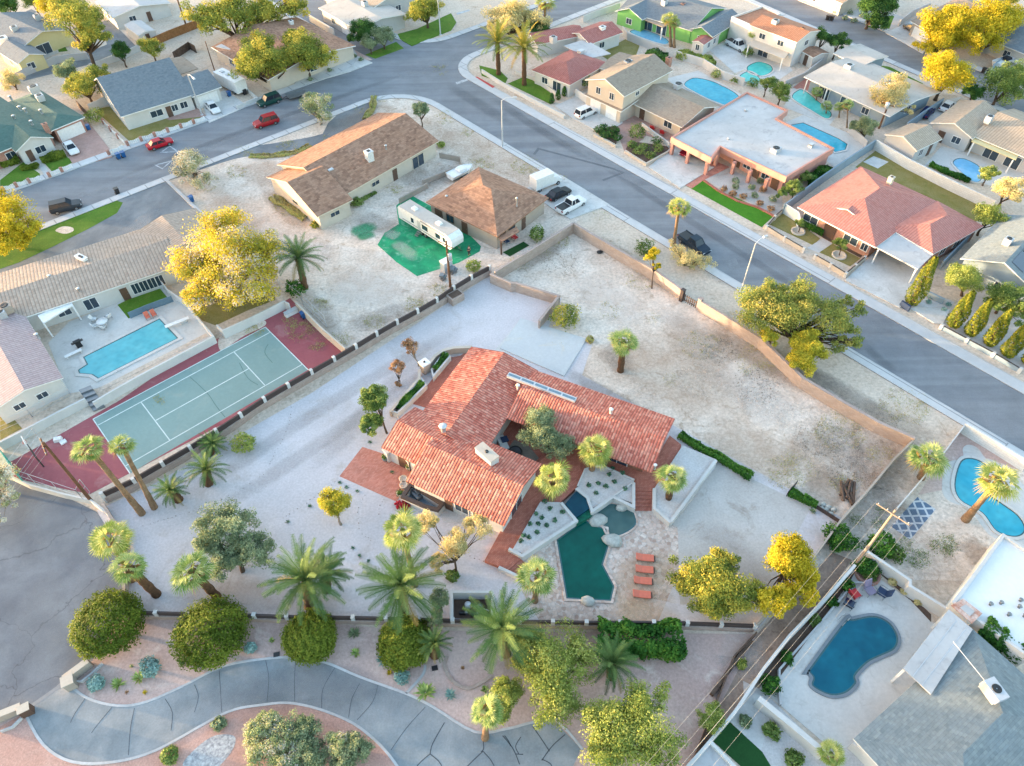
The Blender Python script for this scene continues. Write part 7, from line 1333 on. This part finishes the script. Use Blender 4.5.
# ---------------------------------------------------------------- palms
PL = 'tall fan palms'; 
for a in (('taller left hand one of the two leaning fan palms beside the tennis court', P1('c1',340,262), P1('c1',545,512), 19, 'fan', .3), ('shorter right hand one of the two leaning fan palms beside the tennis court', P1('c1',465,250), P1('c1',592,490), 15, 'fan', .28),
    ('fan palm at the cul-de-sac corner, upper of the pair by the front wall', P1('c1',425,610), (133,580), 23, 'fany', .3), ('fan palm at the cul-de-sac corner, lower of the pair with the dark trunk', (128,567), P1('d1',602,110), 20, 'fan', .34), ('pale fan palm between the front wall and the grey green olive', (192,571), P1('d1',832,118), 25, 'fan', .34),
    ('yellow lit fan palm below the walled court', P1('h3',370,560), (415,585), 24, 'fany', .28), ('fan palm by the garden steps above the pump yard', (537,576), (535,601), 22, 'fan', .26), ('fan palm standing over the spa, lower of the terrace pair', (553.4,478), (551,503), 21, 'fany', .3), ('fan palm against the tiled eave, upper of the terrace pair', (596,450), (591,473), 20, 'fany', .3), ('lone fan palm in the gravel bed right of the brick steps', (672,477), (668,502), 18, 'fan', .3),
    ('lone fan palm standing in the pale dirt lot', (623.5,342), (620.5,371), 17, 'fan', .34), ('tall fan palm on the verge beside the dark blue pickup', (679,207), (673.6,246), 13.5, 'fany', .26), ('bushy fan palm at the corner of the estate wall', (928,458), (921,478), 22, 'fan', .34), ('leaning fan palm over the bright turquoise pool', (999,480), (965,520), 24, 'fany', .34), ('fan palm below the mesquite at the bottom edge of the drive', (487,710), (485,738), 19, 'fan', .26),
    ('slim tall palm in the yard of the lime green house', P1('a3',650,72), P1('a3',655,178), 10, 'fany', .3), ('second slim palm close beside the tall one at the lime green house', P1('a3',668,85), P1('a3',668,182), 8, 'fan', .25), ('slim palm in the yard of the tall white house', P1('a3',972,130), P1('a3',965,195), 6, 'fany', .2), ('tall palm at the top edge behind the date palms', P1('a3',172,8), P1('a3',172,85), 13, 'fany', .3), ('small fan palm at the bottom edge of the deep blue pool yard', (831,753), (836,772), 15, 'fany', .2)):
    palm(a[0], a[1], a[2], a[3], a[4], None, tr=a[5], boots='dark trunk' in a[0] or 'lone' in a[0] or 'pale fan' in a[0])
for x, y, bx, by in ((205,352,200,385), (240,405,238,435), (290,408,288,450), (322,400,318,490)): palm('slim potted looking palm in the row between the two pools behind the porch house', P1('a4',x,y), P1('a4',bx,by), 7, 'fan', 'palms in the row between two pools', tr=.12)
for a in (('large date palm by the front wall, left of two overlapping ones', (306,580), (309,606), 40, 'date'), ('smaller date palm half behind the large one by the front wall', (327,573), (326,590), 24, 'date'), ('large date palm below the yellow lit fan palm', (401,585), (404,611), 40, 'date'), ('large date palm beside the pump yard', (502,628), (506,654), 38, 'date'), ('grey green date palm below the dark hedge of the front wall', (611.5,664), (612,676), 28, 'date'), ('small date palm tucked beside a clipped olive globe', (434,644), (435,655), 17, 'date'),
    ('date palm at the corner of the trailer yard and the golden tree', (298,258), (305,288), 24, 'date'), ('small date palm in the white gravel nearest the clipped bush', (206,470), (209,484), 21, 'date'), ('small date palm in the white gravel, lowest of three', (171,490), (179,500), 17, 'date'), ('small date palm in the white gravel by the panel wall, highest of three', (212.5,444), (210,454), 14, 'date'),
    ('big date palm with orange lit crown at the street corner, right of two', P1('a3',92,185), P1('a3',93,325), 24, 'datey'), ('big date palm at the street corner, left of two', P1('a3',-10,165), P1('a3',-5,285), 22, 'datey')):
    palm(a[0], a[1], a[2], a[3], a[4], tr=.38, boots=True)
f_straw2 = foliage('leaf_green_gold_fine', [(0, ng(108,124,62)), (.45, ng(146,156,80)), (.75, np_(200,190,98)), (1, np_(238,212,114))], .4)
# ---------------------------------------------------------------- broad leaved trees
T = tree
T('green olive tree by the left end of the red tiled roof', (374,398), 3.6, 15, f_green, base=P1('c2',525,205), lobes=[(371,424,2.6,12)], n=24); T('small rust leaved sapling beside the terrace planter, upper of two', (409.5,347), 1.9, 10, f_rust, base=P1('h0',212,200), n=10, per=70, leaf=.12, bark=m_palebark); T('small rust leaved sapling beside the terrace planter, lower of two', (398.5,368), 1.7, 9, f_rust, base=P1('h0',108,312), lobes=[(400,384,.5,5)], n=10, per=70, leaf=.12)
T('round yellow green tree alone in the white gravel', (333,502), 2.4, 17, f_lemon, base=P1('c2',350,555), n=26, per=110, leaf=.13, bark=m_palebark); T('grey green olive tree standing in the white gravel', (226,524), 3.4, 27, f_olive, base=(243,572), lobes=[(252,548,3.0,22), (226,562,2.4,20), (210,545,3,16)], n=24, leaf=.15)
T('thin straw coloured tree below the carport', (455,545), 3.6, 17, f_straw, base=P1('c2',788,745), lobes=[(428,523,3.4,14), (476,528,3.6,15), (437,560,2.4,12)], n=16, per=90, leaf=.12, gap=.4); T('olive tree growing out of the tiled courtyard', (541,420), 4.0, 18, f_olive, lobes=[(560,447,3.0,16), (532,438,3.2,16), (546,436,3.6,16)], n=18, leaf=.13, base=(549,452))
T('big green and gold tree by the coral loungers', (712,588), 3.2, 34, f_goldgreen, lobes=[(690,580,2.6,24), (738,598,3,24), (722,562,3.4,20), (715,606,2.2,22)], n=28, leaf=.15); T('bright golden yellow tree by the alley wall', (790,562), 4.0, 26, f_gold, lobes=[(778,600,3.5,20), (800,590,3.2,18), (812,574,3,12), (795,546,4.5,14)], n=28, leaf=.15, dens=1.1)
T('wide mesquite with golden top leaning over the pink street wall', (786,310), 4.4, 36, f_straw2, lobes=[(828,318,4.2,28), (755,314,4,28), (850,305,4.6,15), (853,336,3,14), (800,296,5.2,24), (770,295,5,20), (838,345,2,14)], n=26, leaf=.15, base=(795,345), gap=.5); T('bright yellow green tree in front of the mesquite', (805,345), 3.4, 19, f_lemon, lobes=[(800,360,2.4,16), (812,352,2.6,14)], n=26, per=130); T('slim yellow green sapling left of the mesquite trunk', (770,338), 3.6, 11, f_lemon, base=(768,352), n=12, per=80)
T('yellow lollipop tree inside the street wall', (653,254), 3.6, 8, f_gold, base=P1('b3',582,378), lobes=[(656,266,2.6,5)], n=12, per=80, leaf=.13); T('loose yellow shrub on the verge in front of the pickup', (686,258), 1.4, 18, f_straw, lobes=[(700,264,1.2,12), (676,248,1.5,10)], n=12, per=80, leaf=.13, gap=.3, cat='shrub', name='shrub')
T('huge golden tree with bare grey branches beside the tennis court', (222,262), 5.5, 42, f_goldgrey, lobes=[(255,262,5,32), (196,268,4.5,28), (222,232,6.5,30), (245,290,3.6,30), (205,296,3.4,24), (268,245,5,20)], n=34, per=130, leaf=.16, base=(228,310), bark=m_palebark, dens=.9); T('golden tree with bare branches at the left frame edge', (8,222), 4.5, 28, f_gold, lobes=[(28,232,3.6,18), (8,245,3,20), (-8,205,5,20)], n=24, base=(20,248), bark=m_palebark); T('pale leafless tree at the left edge by the cul-de-sac', (-4,478), 3, 18, f_bare, lobes=[(2,500,2.4,14), (-2,520,2,12)], n=14, per=70, gap=.2, bark=m_palebark)
T('pale dry bush tree beside the white concrete strip', (190,164), 2.4, 20, f_bare, lobes=[(203,182,1.6,12), (182,176,1.6,12)], n=18, per=90, gap=.3, bark=m_palebark); T('pale dry half leafless tree on the bare corner lot', (318,106), 3, 17, f_sage, lobes=[(325,118,2,12), (309,100,3,10)], n=18, per=90, gap=.3, bark=m_palebark, base=(321,125)); T('small round green tree on the bare corner lot', (420,109), 2.6, 9.5, f_olive, base=P1('a2',660,488), n=16, per=90)
T('light green mesquite at the lower front, largest of the bottom trees', (551,668), 4.2, 36, f_lime, lobes=[(533,650,4,27), (558,702,3.6,29), (577,655,3.2,18), (528,640,3.4,16)], n=30, leaf=.13, base=(548,690)); T('light green mesquite at the bottom edge beside the drive end', (625,738), 4.6, 42, f_lime, lobes=[(644,703,3.8,27), (600,748,4,27), (664,748,3.4,24), (608,716,4,24)], n=30, leaf=.13); T('small light green tree left of the large mesquite', (505,692), 2.6, 18, f_lime, lobes=[(500,712,2,15)], n=22, leaf=.12); T('small yellowish tree on the mauve dirt near the power lines', (712,717), 1.8, 16, f_lime, n=18, per=80, leaf=.12); T('thin grey green tree against the front wall by the pump yard', (440,600), 2.6, 12, f_olive, lobes=[(437,618,1.8,10)], n=16, per=80, leaf=.12)
# top left block
T('tall golden green tree behind the alley wall', (82,24), 8, 26, f_goldgreen, base=P1('a1',365,265), lobes=[(95,35,7,16), (66,10,8,20), (88,44,5,13)], n=26, leaf=.2, gap=.4); T('yellow tree at the top edge left of the tall golden green tree', (53,8), 5, 17, f_gold, n=20, leaf=.2); T('dark round tree beside the alley', (121,53), 3, 11, f_dark, n=20, leaf=.17); T('yellow green round tree beside the brown canopy', (151,48), 3, 12, f_goldgreen, n=20, leaf=.17)
T('green tree with yellow side left of the blue grey roof', (84,85), 3.4, 17, f_goldgreen, lobes=[(72,86,3,12), (98,74,3,13)], n=22, leaf=.17); T('pale green tree behind the green tree of the blue grey roof', (66,72), 3.2, 14, f_olive, n=16, leaf=.17, gap=.35); T('small orange leaved tree at the left edge by the teal roof', (12,80), 2, 12, f_straw, n=14, leaf=.15); T('thin pale orange sapling before the blue grey roofed house', (127,108), 2.2, 8, f_straw, n=9, per=60, leaf=.12); T('dark tree in the top left corner', (5,5), 4, 14, f_dark, n=16, leaf=.2); T('green tree at the top edge above the grey roof', (32,0), 4, 12, f_green, n=14, leaf=.2)
T('big golden green tree in front of the brown roof, left of two', (266,64), 5, 26, f_goldgreen, lobes=[(248,70,4.5,18), (258,48,5.5,18), (285,60,4.5,18)], n=26, leaf=.2); T('big golden green tree in front of the brown roof, right of two', (304,52), 5, 24, f_goldgreen, lobes=[(320,58,4,18), (296,40,5.5,16)], n=26, leaf=.2); T('wide dark green tree behind the low brown roof', (232,16), 5.5, 28, f_goldgreen, lobes=[(262,12,5,22), (208,18,5.5,20), (292,8,5,18)], n=26, leaf=.22)
T('dark green tree in front of the cream corner house', (366,30), 3.4, 14, f_dark, lobes=[(354,38,2.6,9)], n=20, leaf=.18); T('grey green olive before the cream corner house, nearer the street', (383,37), 2.6, 12, f_olive, n=20, leaf=.17); T('grey green olive before the cream corner house, left one', (370,44), 2.2, 9, f_olive, n=16, leaf=.16); T('golden tree at the end of the cream corner house', (426,8), 4.4, 17, f_goldgreen, lobes=[(418,16,3,12)], n=22, leaf=.2); T('mixed green trees at the street corner behind the date palms', (510,18), 4, 24, f_straw, lobes=[(535,22,3.6,16), (498,28,3,14)], n=26, leaf=.2); T('bushy dark tree beside the date palm pair', (541,28), 2.6, 12, f_dark, n=18, leaf=.18)
# top right block
T('golden yellow tree at the far street, left of the big pair', (946,30), 5.5, 27, f_gold, lobes=[(935,42,4,18), (958,16,6,18)], n=28, leaf=.2, dens=1.2); T('golden yellow tree at the far street, right of the big pair', (990,26), 5.5, 29, f_gold, lobes=[(978,46,4,20), (1006,18,6,20)], n=28, leaf=.2, dens=1.2); T('round golden yellow tree alone beside the far street lamp', (946.5,75), 5, 24, f_gold, n=34, leaf=.18, dens=1.3, gap=.6); T('dark green tree at the right edge below the far street', (1003,85), 4, 23, f_green, lobes=[(1016,76,4,16)], n=26, leaf=.18); T('small dark tree beside the sand tiled house', (974,94), 2.6, 11, f_dark, n=16, leaf=.16)
T('straw coloured half bare tree around the utility pole', (890,94), 4.5, 20, f_straw, lobes=[(898,82,5,13), (880,104,3,13), (906,110,3,9)], n=20, per=70, leaf=.17, gap=.25); T('grey green bush tree below the straw coloured tree', (868,127), 2.4, 13, f_olive, lobes=[(855,126,1.8,8)], n=18, leaf=.15); T('dark conifer like tree at the top across the far street', (873,8), 4.5, 19, f_dark, lobes=[(888,4,5,14), (880,22,2.4,11)], n=24, leaf=.2); T('dark green tree beside the maroon shed, left of two', (822,38), 3.6, 11, f_dark, n=18, leaf=.17); T('dark green tree beside the maroon shed, right of two', (838,42), 3.6, 11, f_dark, n=18, leaf=.17)
T('green tree at the corner of the flat salmon roof, lower of two', (782,92), 2.8, 12, f_green, n=18, leaf=.16); T('green tree at the corner of the flat salmon roof, upper of two', (767,84), 2.6, 9, f_green, n=16, leaf=.16); T('small round green tree by the small soft blue pool', (989,174), 2.2, 11, f_lime, n=18, leaf=.15); T('rusty leaved tree at the right edge by the pink house', (1008,190), 3, 18, f_straw, n=18, leaf=.16, gap=.3); T('lime green tree behind the right end of the pink house', (988,217), 3.4, 16, f_lime, n=24, leaf=.16); T('round lime green tree in front of the blue grey house', (963,279), 3, 19, f_lime, n=30, leaf=.14, base=(962,296)); T('dense green tree under the white gable truss', (1006,298), 2.8, 19, f_green, lobes=[(1018,312,2.4,14), (992,305,2,10)], n=24, leaf=.15)
T('leafy green tree in the corner bed of the salmon house', (795,188), 2.2, 9, f_green, lobes=[(783,194,1.6,7), (806,178,2,7)], n=16, leaf=.14); T('small pruned tree on the left lawn of the pink house', (801,224), 1.7, 6, f_green, base=P1('b4',132,162), n=10, per=70, leaf=.12); T('small pruned tree on the right lawn of the pink house', (841,244), 2, 8, f_green, base=P1('b4',288,252), n=12, per=70, leaf=.12)
T('golden tree at the top edge right of the big pair', (1002,-2), 4.5, 16, f_goldgreen, n=18, leaf=.2)
# ---------------------------------------------------------------- clipped globes, shrubs, hedges
for p, r, lb in (((108,625), 34, 'largest clipped olive globe, beside the cul-de-sac'), ((211,634), 36, 'wide clipped olive globe below the pale fan palm'), ((311,638), 27, 'clipped olive globe below the large date palm'), ((404,643), 27, 'clipped olive globe half hiding a small date palm')):
    q = G(p, 1.6); rr = r*mpp(p, 1.6); shrub(lb, (p[0], p[1]), r, f_globe, 1.6, 15000, .1, 'clipped tree', 'clipped_tree', 'clipped olive globes along the front wall', sq=.66, jit=.5, amp=.022)
hedge('broad dark green hedge bush below the front wall', P('d3', 375,262,470,272,560,282,700,272), 3.4, 1.9, f_leafy, 420, .14); hedge('clipped green hedge between the rusty shed and the grey shingles', P('d4', 845,222,905,262,1010,325), 1.8, 3.0, f_leafy, 420, .13, zr=2.7); hedge('clipped hedge at the top below the white roofed house', P('a1', 480,58,560,42), 1.6, 1.3, f_leafy, 160, .16); hedge('left clipped hedge before the teal roofed house', P('a1', 0,625,70,605), 1.5, 1.1, f_globe, 220, .14); hedge('right clipped hedge before the teal roofed house', P('a1', 155,610,245,582), 1.5, 1.1, f_globe, 220, .14); hedge('small clipped hedge by the path of the teal roofed house', P('a1', 80,640,145,632), 1.0, .8, f_globe, 220, .14)
hedge('dark hedge behind the kidney pool wall', P('a3', 560,200,640,215), 2.2, 2.0, f_dark, 200, .17); hedge('lime green hedge along the wall of the kidney pool', P('a3', 680,200,760,215,820,240), 2.0, 1.6, f_lime, 200, .16); hedge('ground hedge below the long white wall of the pink house', P('a4', 640,625,700,655,790,690), 1.0, .7, f_leafy, 180, .13); hedge('low green hedge against the pink house front', P('b4', 150,122,230,160), 1.0, .9, f_leafy, 200, .12); hedge('dark shrub row at the white side wall of the salmon house', P('a4', 160,690,250,640), 1.8, 1.3, f_leafy, 180, .15); hedge('green mass at the left edge of the top trees', P('a2', 0,40,60,20), 3, 2, f_dark, 120, .18)
for k, (x, y) in enumerate(((198,395), (222,382), (246,368), (268,356), (285,345))): column('narrow clipped cypress bush in the row beside the rose tiled house', P1('a3',x,y), P1('a3',x-1,y-38), 2.6, f_dark, 500, .13, 'cypress_bush', 'cypress', 'narrow clipped bushes by the rose tiled house')
for (b_, t_, r, lb) in (((565,432), (652,255), 8.5, 'lone cypress at the edge of the pink house driveway'), ((722,520), (795,385), 8, 'first cypress of the row, next to the curved driveway'), ((788,552), (852,415), 7.5, 'second cypress of the row by the blue grey wall'), ((860,590), (925,450), 7.5, 'third cypress of the row by the blue grey wall'), ((930,632), (995,500), 8, 'fourth cypress of the row by the blue grey wall'), ((1010,668), (1060,540), 8, 'last cypress of the row, cut by the right edge')):
    column(lb, P1('b4',*b_), P1('b4',*t_), r, f_cyp, 3000, .13, group='cypresses before the blue grey house')
SH = [  # pixel, radius, foliage, label
 ((245,443), 11, f_lime, 'clipped grassy green bush alone in the white gravel'), ((565,317), 14, f_goldgreen, 'green bush at the end of the pink wall stub'), ((645,249), 9, f_green, 'green bush on the verge by the yellow lollipop tree'), ((97,684), 8, f_blue, 'blue grey round shrub nearest the drive gate'), ((152,667), 9.5, f_blue, 'blue grey round shrub between two clipped globes'), ((251,648), 6, f_blue, 'small blue grey shrub right of the second globe'), ((401,676), 7, f_blue, 'blue grey shrub at the foot of the last globe'), ((219,724), 7, f_olive, 'dark green shrub on the red gravel by the drive'), ((169,756), 8, f_green, 'leafy shrub on the red gravel at the bottom edge'),
 ((583,82), 9, f_green, 'round green bush beside the rose tiled house'), ((95,117), 9, f_lime, 'yellow green bush by the brown driveway fence'), ((637,133), 9, f_green, 'light green round bush in the right shrub bed of the two storey house'), ((618,129), 0, None, ''), ((472,293-166), 0, None, ''), ((741,664), 5, f_lime, 'small lime bush at the alley edge of the mauve dirt'), ((770,731), 8, f_green, 'green bush at the left edge below the white pool wall'), ((793,759), 8, f_green, 'green bush in the pavers at the bottom edge'), ((746,721), 6, f_olive, 'grey green bush by the artificial turf'), ((882,545), 14, f_leafy, 'spreading green bush at the foot of the alley pole'), ((866,567), 12, f_leafy, 'spreading green bush behind the brick planter wall'), ((840,540), 14, f_leafy, 'spreading green bush in the alley shade'), ((894,553), 9, f_green, 'green bush right of the alley pole'), ((868,572), 8, f_green, 'bushy plant in the round brick planter'),
 ((473,261.5), 0, None, ''), ((473,267), 7, f_lime, 'small agave like bush at the trailer yard end of the panel wall'), ((537,235), 9, f_green, 'green bush in the yard of the square brown house'), ((294,289), 10, f_leafy, 'leafy dark bush below the trailer yard date palm'), ((453,575), 6, f_green, 'green plant at the foot of the straw coloured tree'), ((590,340), 4, f_weed, 'dry weed clump beside the green bush'), ((315,225), 4, f_goldgreen, 'bush at the left corner of the long brown house'), ((357,203), 6, f_green, 'green bush under the eave of the long brown house'), ((441,145), 4, f_lime, 'lime weed bush by the patio of the long brown house'), ((748,53), 5, f_green, 'bush at the foot of the slim palm in the white house yard'), ((753,84), 6, f_green, 'round bush right of the kidney pool'), ((735,80), 5, f_lime, 'small lime bush above the kidney pool'), ((716,75), 5, f_lime, 'lime bush by the wall of the kidney pool')]
for p, r, m, lb in SH:
    if m: shrub(lb, p, r, m, .7, int(250+14*r*r*.6), .12)
for i, ((x, y), r, m, lb) in enumerate((((315,75), 7, f_leafy, 'first'), ((260,140), 6, f_leafy, 'second'), ((195,207), 5.5, f_green, 'third'), ((85,352), 6.5, f_leafy, 'fifth'), ((25,455), 9, f_leafy, 'sixth'))): shrub('%s round bush from the top along the long white wall of the blue pool' % lb, P1('d4',x,y), r, m, .6, 600, .12, group='bushes along the long white wall')
for (x, y), lb in (((490,60), 'highest'), ((541,100), 'middle'), ((590,135), 'lowest')): shrub('%s small rusty shrub under the white wall of the blue pool yard' % lb, P1('d4',x,y), 4, f_straw, .4, 260, .1, group='rusty shrubs under the white wall')
for (x, y) in ((380,500), (400,490), (425,515), (440,500), (450,530), (400,520)): shrub('low dark green shrub in the left curbed bed of the two storey house', P1('a3',x,y), 5, f_dark, .5, 260, .13, group='shrubs in the left curbed bed')
for (x, y) in ((505,555), (550,565), (600,545), (575,595), (610,570), (530,580)): shrub('low green shrub in the right curbed bed of the two storey house', P1('a3',x,y), 5.5, f_green if x % 3 else f_dark, .5, 260, .13, group='shrubs in the right curbed bed')
for (x, y), m in (((430,30),f_olive), ((505,35),f_olive), ((555,45),f_rust), ((515,70),f_olive), ((540,105),f_rust), ((600,88),f_olive), ((430,5),f_olive), ((540,5),f_olive), ((590,130),f_rust), ((465,75),f_rust), ((380,40),f_rust), ((420,62),f_rust)): shrub('small round desert shrub in the gravel garden of the salmon house', P1('s3',x,y), 3.8, m, .4, 220, .11, group='desert shrubs of the salmon house')
for (x, y) in ((270,45), (300,35), (330,50), (345,80), (375,60), (400,85), (310,70)): shrub('small shrub in the gravel garden at the top across the far street', P1('a4',x,y), 3, f_olive, .4, 160, .13, group='shrubs across the far street')
for (x, y) in ((325,150), (400,215), (375,195), (425,228), (305,270), (232,305)): shrub('tiny shrub in the bark bed of the low brown roofed house', P1('a2',x,y), 2.6, f_olive, .3, 140, .12, group='shrubs in the bark bed')
for (x, y) in ((345,140), (340,160), (415,170), (400,190)): shrub('small grey cushion plant in the gravel by the dark blue low wall', P1('s4',x,y), 2.6, f_blue, .3, 140, .1, group='cushion plants by the blue wall')
for (x, y) in ((460,240), (545,355), (345,395), (370,412), (412,428), (230,485), (145,545), (395,645), (420,675), (455,695)): rosette('small dark agave dotted in the white gravel yard', P1('c2',x,y), 3.2, f_succ, 16, group='small agaves in the gravel yard')
for (x, y, r, m, lb) in ((455,455,9,f_agave,'spiky green yucca between the blue grey shrubs'), (535,430,9,f_agave,'pale spiky yucca beside the larger blue grey shrub'), (505,385,3,f_olive,'tiny dark plant above the pale yucca'), (557,485,3.5,f_gold,'small golden barrel cactus at the drive edge'), (487,485,2.8,f_rust,'small dark red plant at the drive edge'), (700,372,4,f_succ,'small plant at the foot of the wide globe')): rosette(lb, P1('d1',x,y), r, m, 24)
for (x, y, r, m, lb) in ((400,260,8,f_olive,'grey green agave between two globes'), (405,335,7,f_agave,'bright green agave above the drive kerb'), (510,362,9,f_blue,'silvery agave at the foot of the last globe'), (535,410,4,f_gold,'small golden cactus by the silvery agave'), (672,485,13,f_agave,'large green cycad at the drive kerb'), (768,495,8,f_blue,'silvery agave below the brick edging'), (900,475,6,f_agave,'small green agave above the bottom fan palm'), (815,392,3,f_rust,'tiny plant inside the brick edging curve'), (85,285,4,f_agave,'small plant right of the wide globe')): rosette(lb, P1('d2',x,y), r, m, 28)
for i, (x, y, r, m, lb) in enumerate(((75,600,15,f_sage,'yellowish oleander at the left of the island thicket'), (20,640,15,f_sage,'grey oleander at the left end of the island thicket'), (150,650,19,f_sage,'pale blooming oleander in the island thicket'), (215,635,15,f_olive,'green oleander at the back of the island thicket'), (60,720,22,f_sage,'large oleander at the lower left of the island thicket'), (240,720,21,f_olive,'large green oleander in the middle of the island thicket'), (345,690,14,f_sage,'pale pink oleander near the right end of the island thicket'), (420,700,16,f_olive,'green oleander at the right end of the island thicket'), (350,750,17,f_olive,'dark oleander at the bottom edge of the island thicket'), (150,750,18,f_sage,'pale oleander at the bottom edge of the island thicket'))):
    tree(lb, P1('d2',x,y), 1.3, r*1.05, m, n=16, per=90, leaf=.12, cat='shrub', name='oleander', group='oleanders on the red gravel island', sq=.75)
rosette('dark spiky clump by the fence of the dirt lot corner', P1('c4',185,505), 5, f_olive, 20)
hedge('dry yellow grass strip along the end wall of the long brown house', P('b2', 85,30,150,70,215,115), 1.6, .5, f_weed, 160, .12, 'grass_strip', 'grass', zr=0); hedge('low green weeds along the back wall of the long brown house', P('b2', 390,60,440,30,480,10), 1.4, .5, f_green, 120, .12, 'weed_strip', 'weeds', zr=0); hedge('yellow weed strip at the bend of the asphalt path', P('a2', 440,460,470,420,475,375), 1.2, .5, f_weed, 160, .12, 'grass_strip', 'grass', zr=0); hedge('yellow weed strip along the kerb of the corner lot', P('a2', 0,600,80,600,180,585,230,560), 1.4, .3, f_weed, 110, .12, 'grass_strip', 'grass', zr=0)
# ---------------------------------------------------------------- loose ground cover
scatter('weeds', [(520,262,12), (570,205,10), (600,215,8), (545,250,8), (640,280,16), (700,345,20), (760,360,24), (840,430,28), (880,455,14), (610,310,12), (655,318,8), (735,320,14), (560,345,8), (672,380,8), (790,470,26), (845,485,16), (905,405,26)], 700, f_weed, .14, .07)
scatter('verge_weeds', [(440,70,8), (445,118,10), (380,100,6), (466,132,8), (290,150,14), (330,140,8), (360,108,6), (245,150,8), (205,182,14), (235,172,10), (480,165,14), (525,165,14), (330,210,14), (290,205,16), (395,190,8), (560,178,6)], 500, f_weed, .16, .09)
scatter('fence_weeds', [(300,330,14), (318,345,8), (318,305,10), (340,340,10), (440,290,10), (415,305,12), (375,322,10), (255,330,10), (290,318,8), (560,240,10), (160,400,6)], 350, f_weed, .18, .08)
scatter('alley_weeds', [(880,525,8), (868,545,8), (855,520,8), (920,560,12), (880,510,6), (945,545,14), (740,660,5), (905,545,8)], 220, f_green, .14, .07)
f_stone = foliage('dark_rubble', [(0, ng(90,78,68)), (.5, ng(130,116,104)), (1, ng(170,158,148))], 0)
m_chip = foliage('pale_rubble', [(0, ng(150,140,130)), (.5, ng(196,186,176)), (1, ng(226,220,212))], 0)
scatter('stones', [(845,470,20), (870,480,14), (820,440,26), (890,425,16), (760,385,26), (720,350,20), (560,262,20)], 800, f_stone, .1, .08, clump=4)
scatter('rubble', [(870,440,30), (845,425,30), (820,455,26), (760,400,22), (800,420,26), (865,470,16), (700,380,24), (640,400,20), (900,470,6)], 1700, m_chip, .08, .055, clump=5)
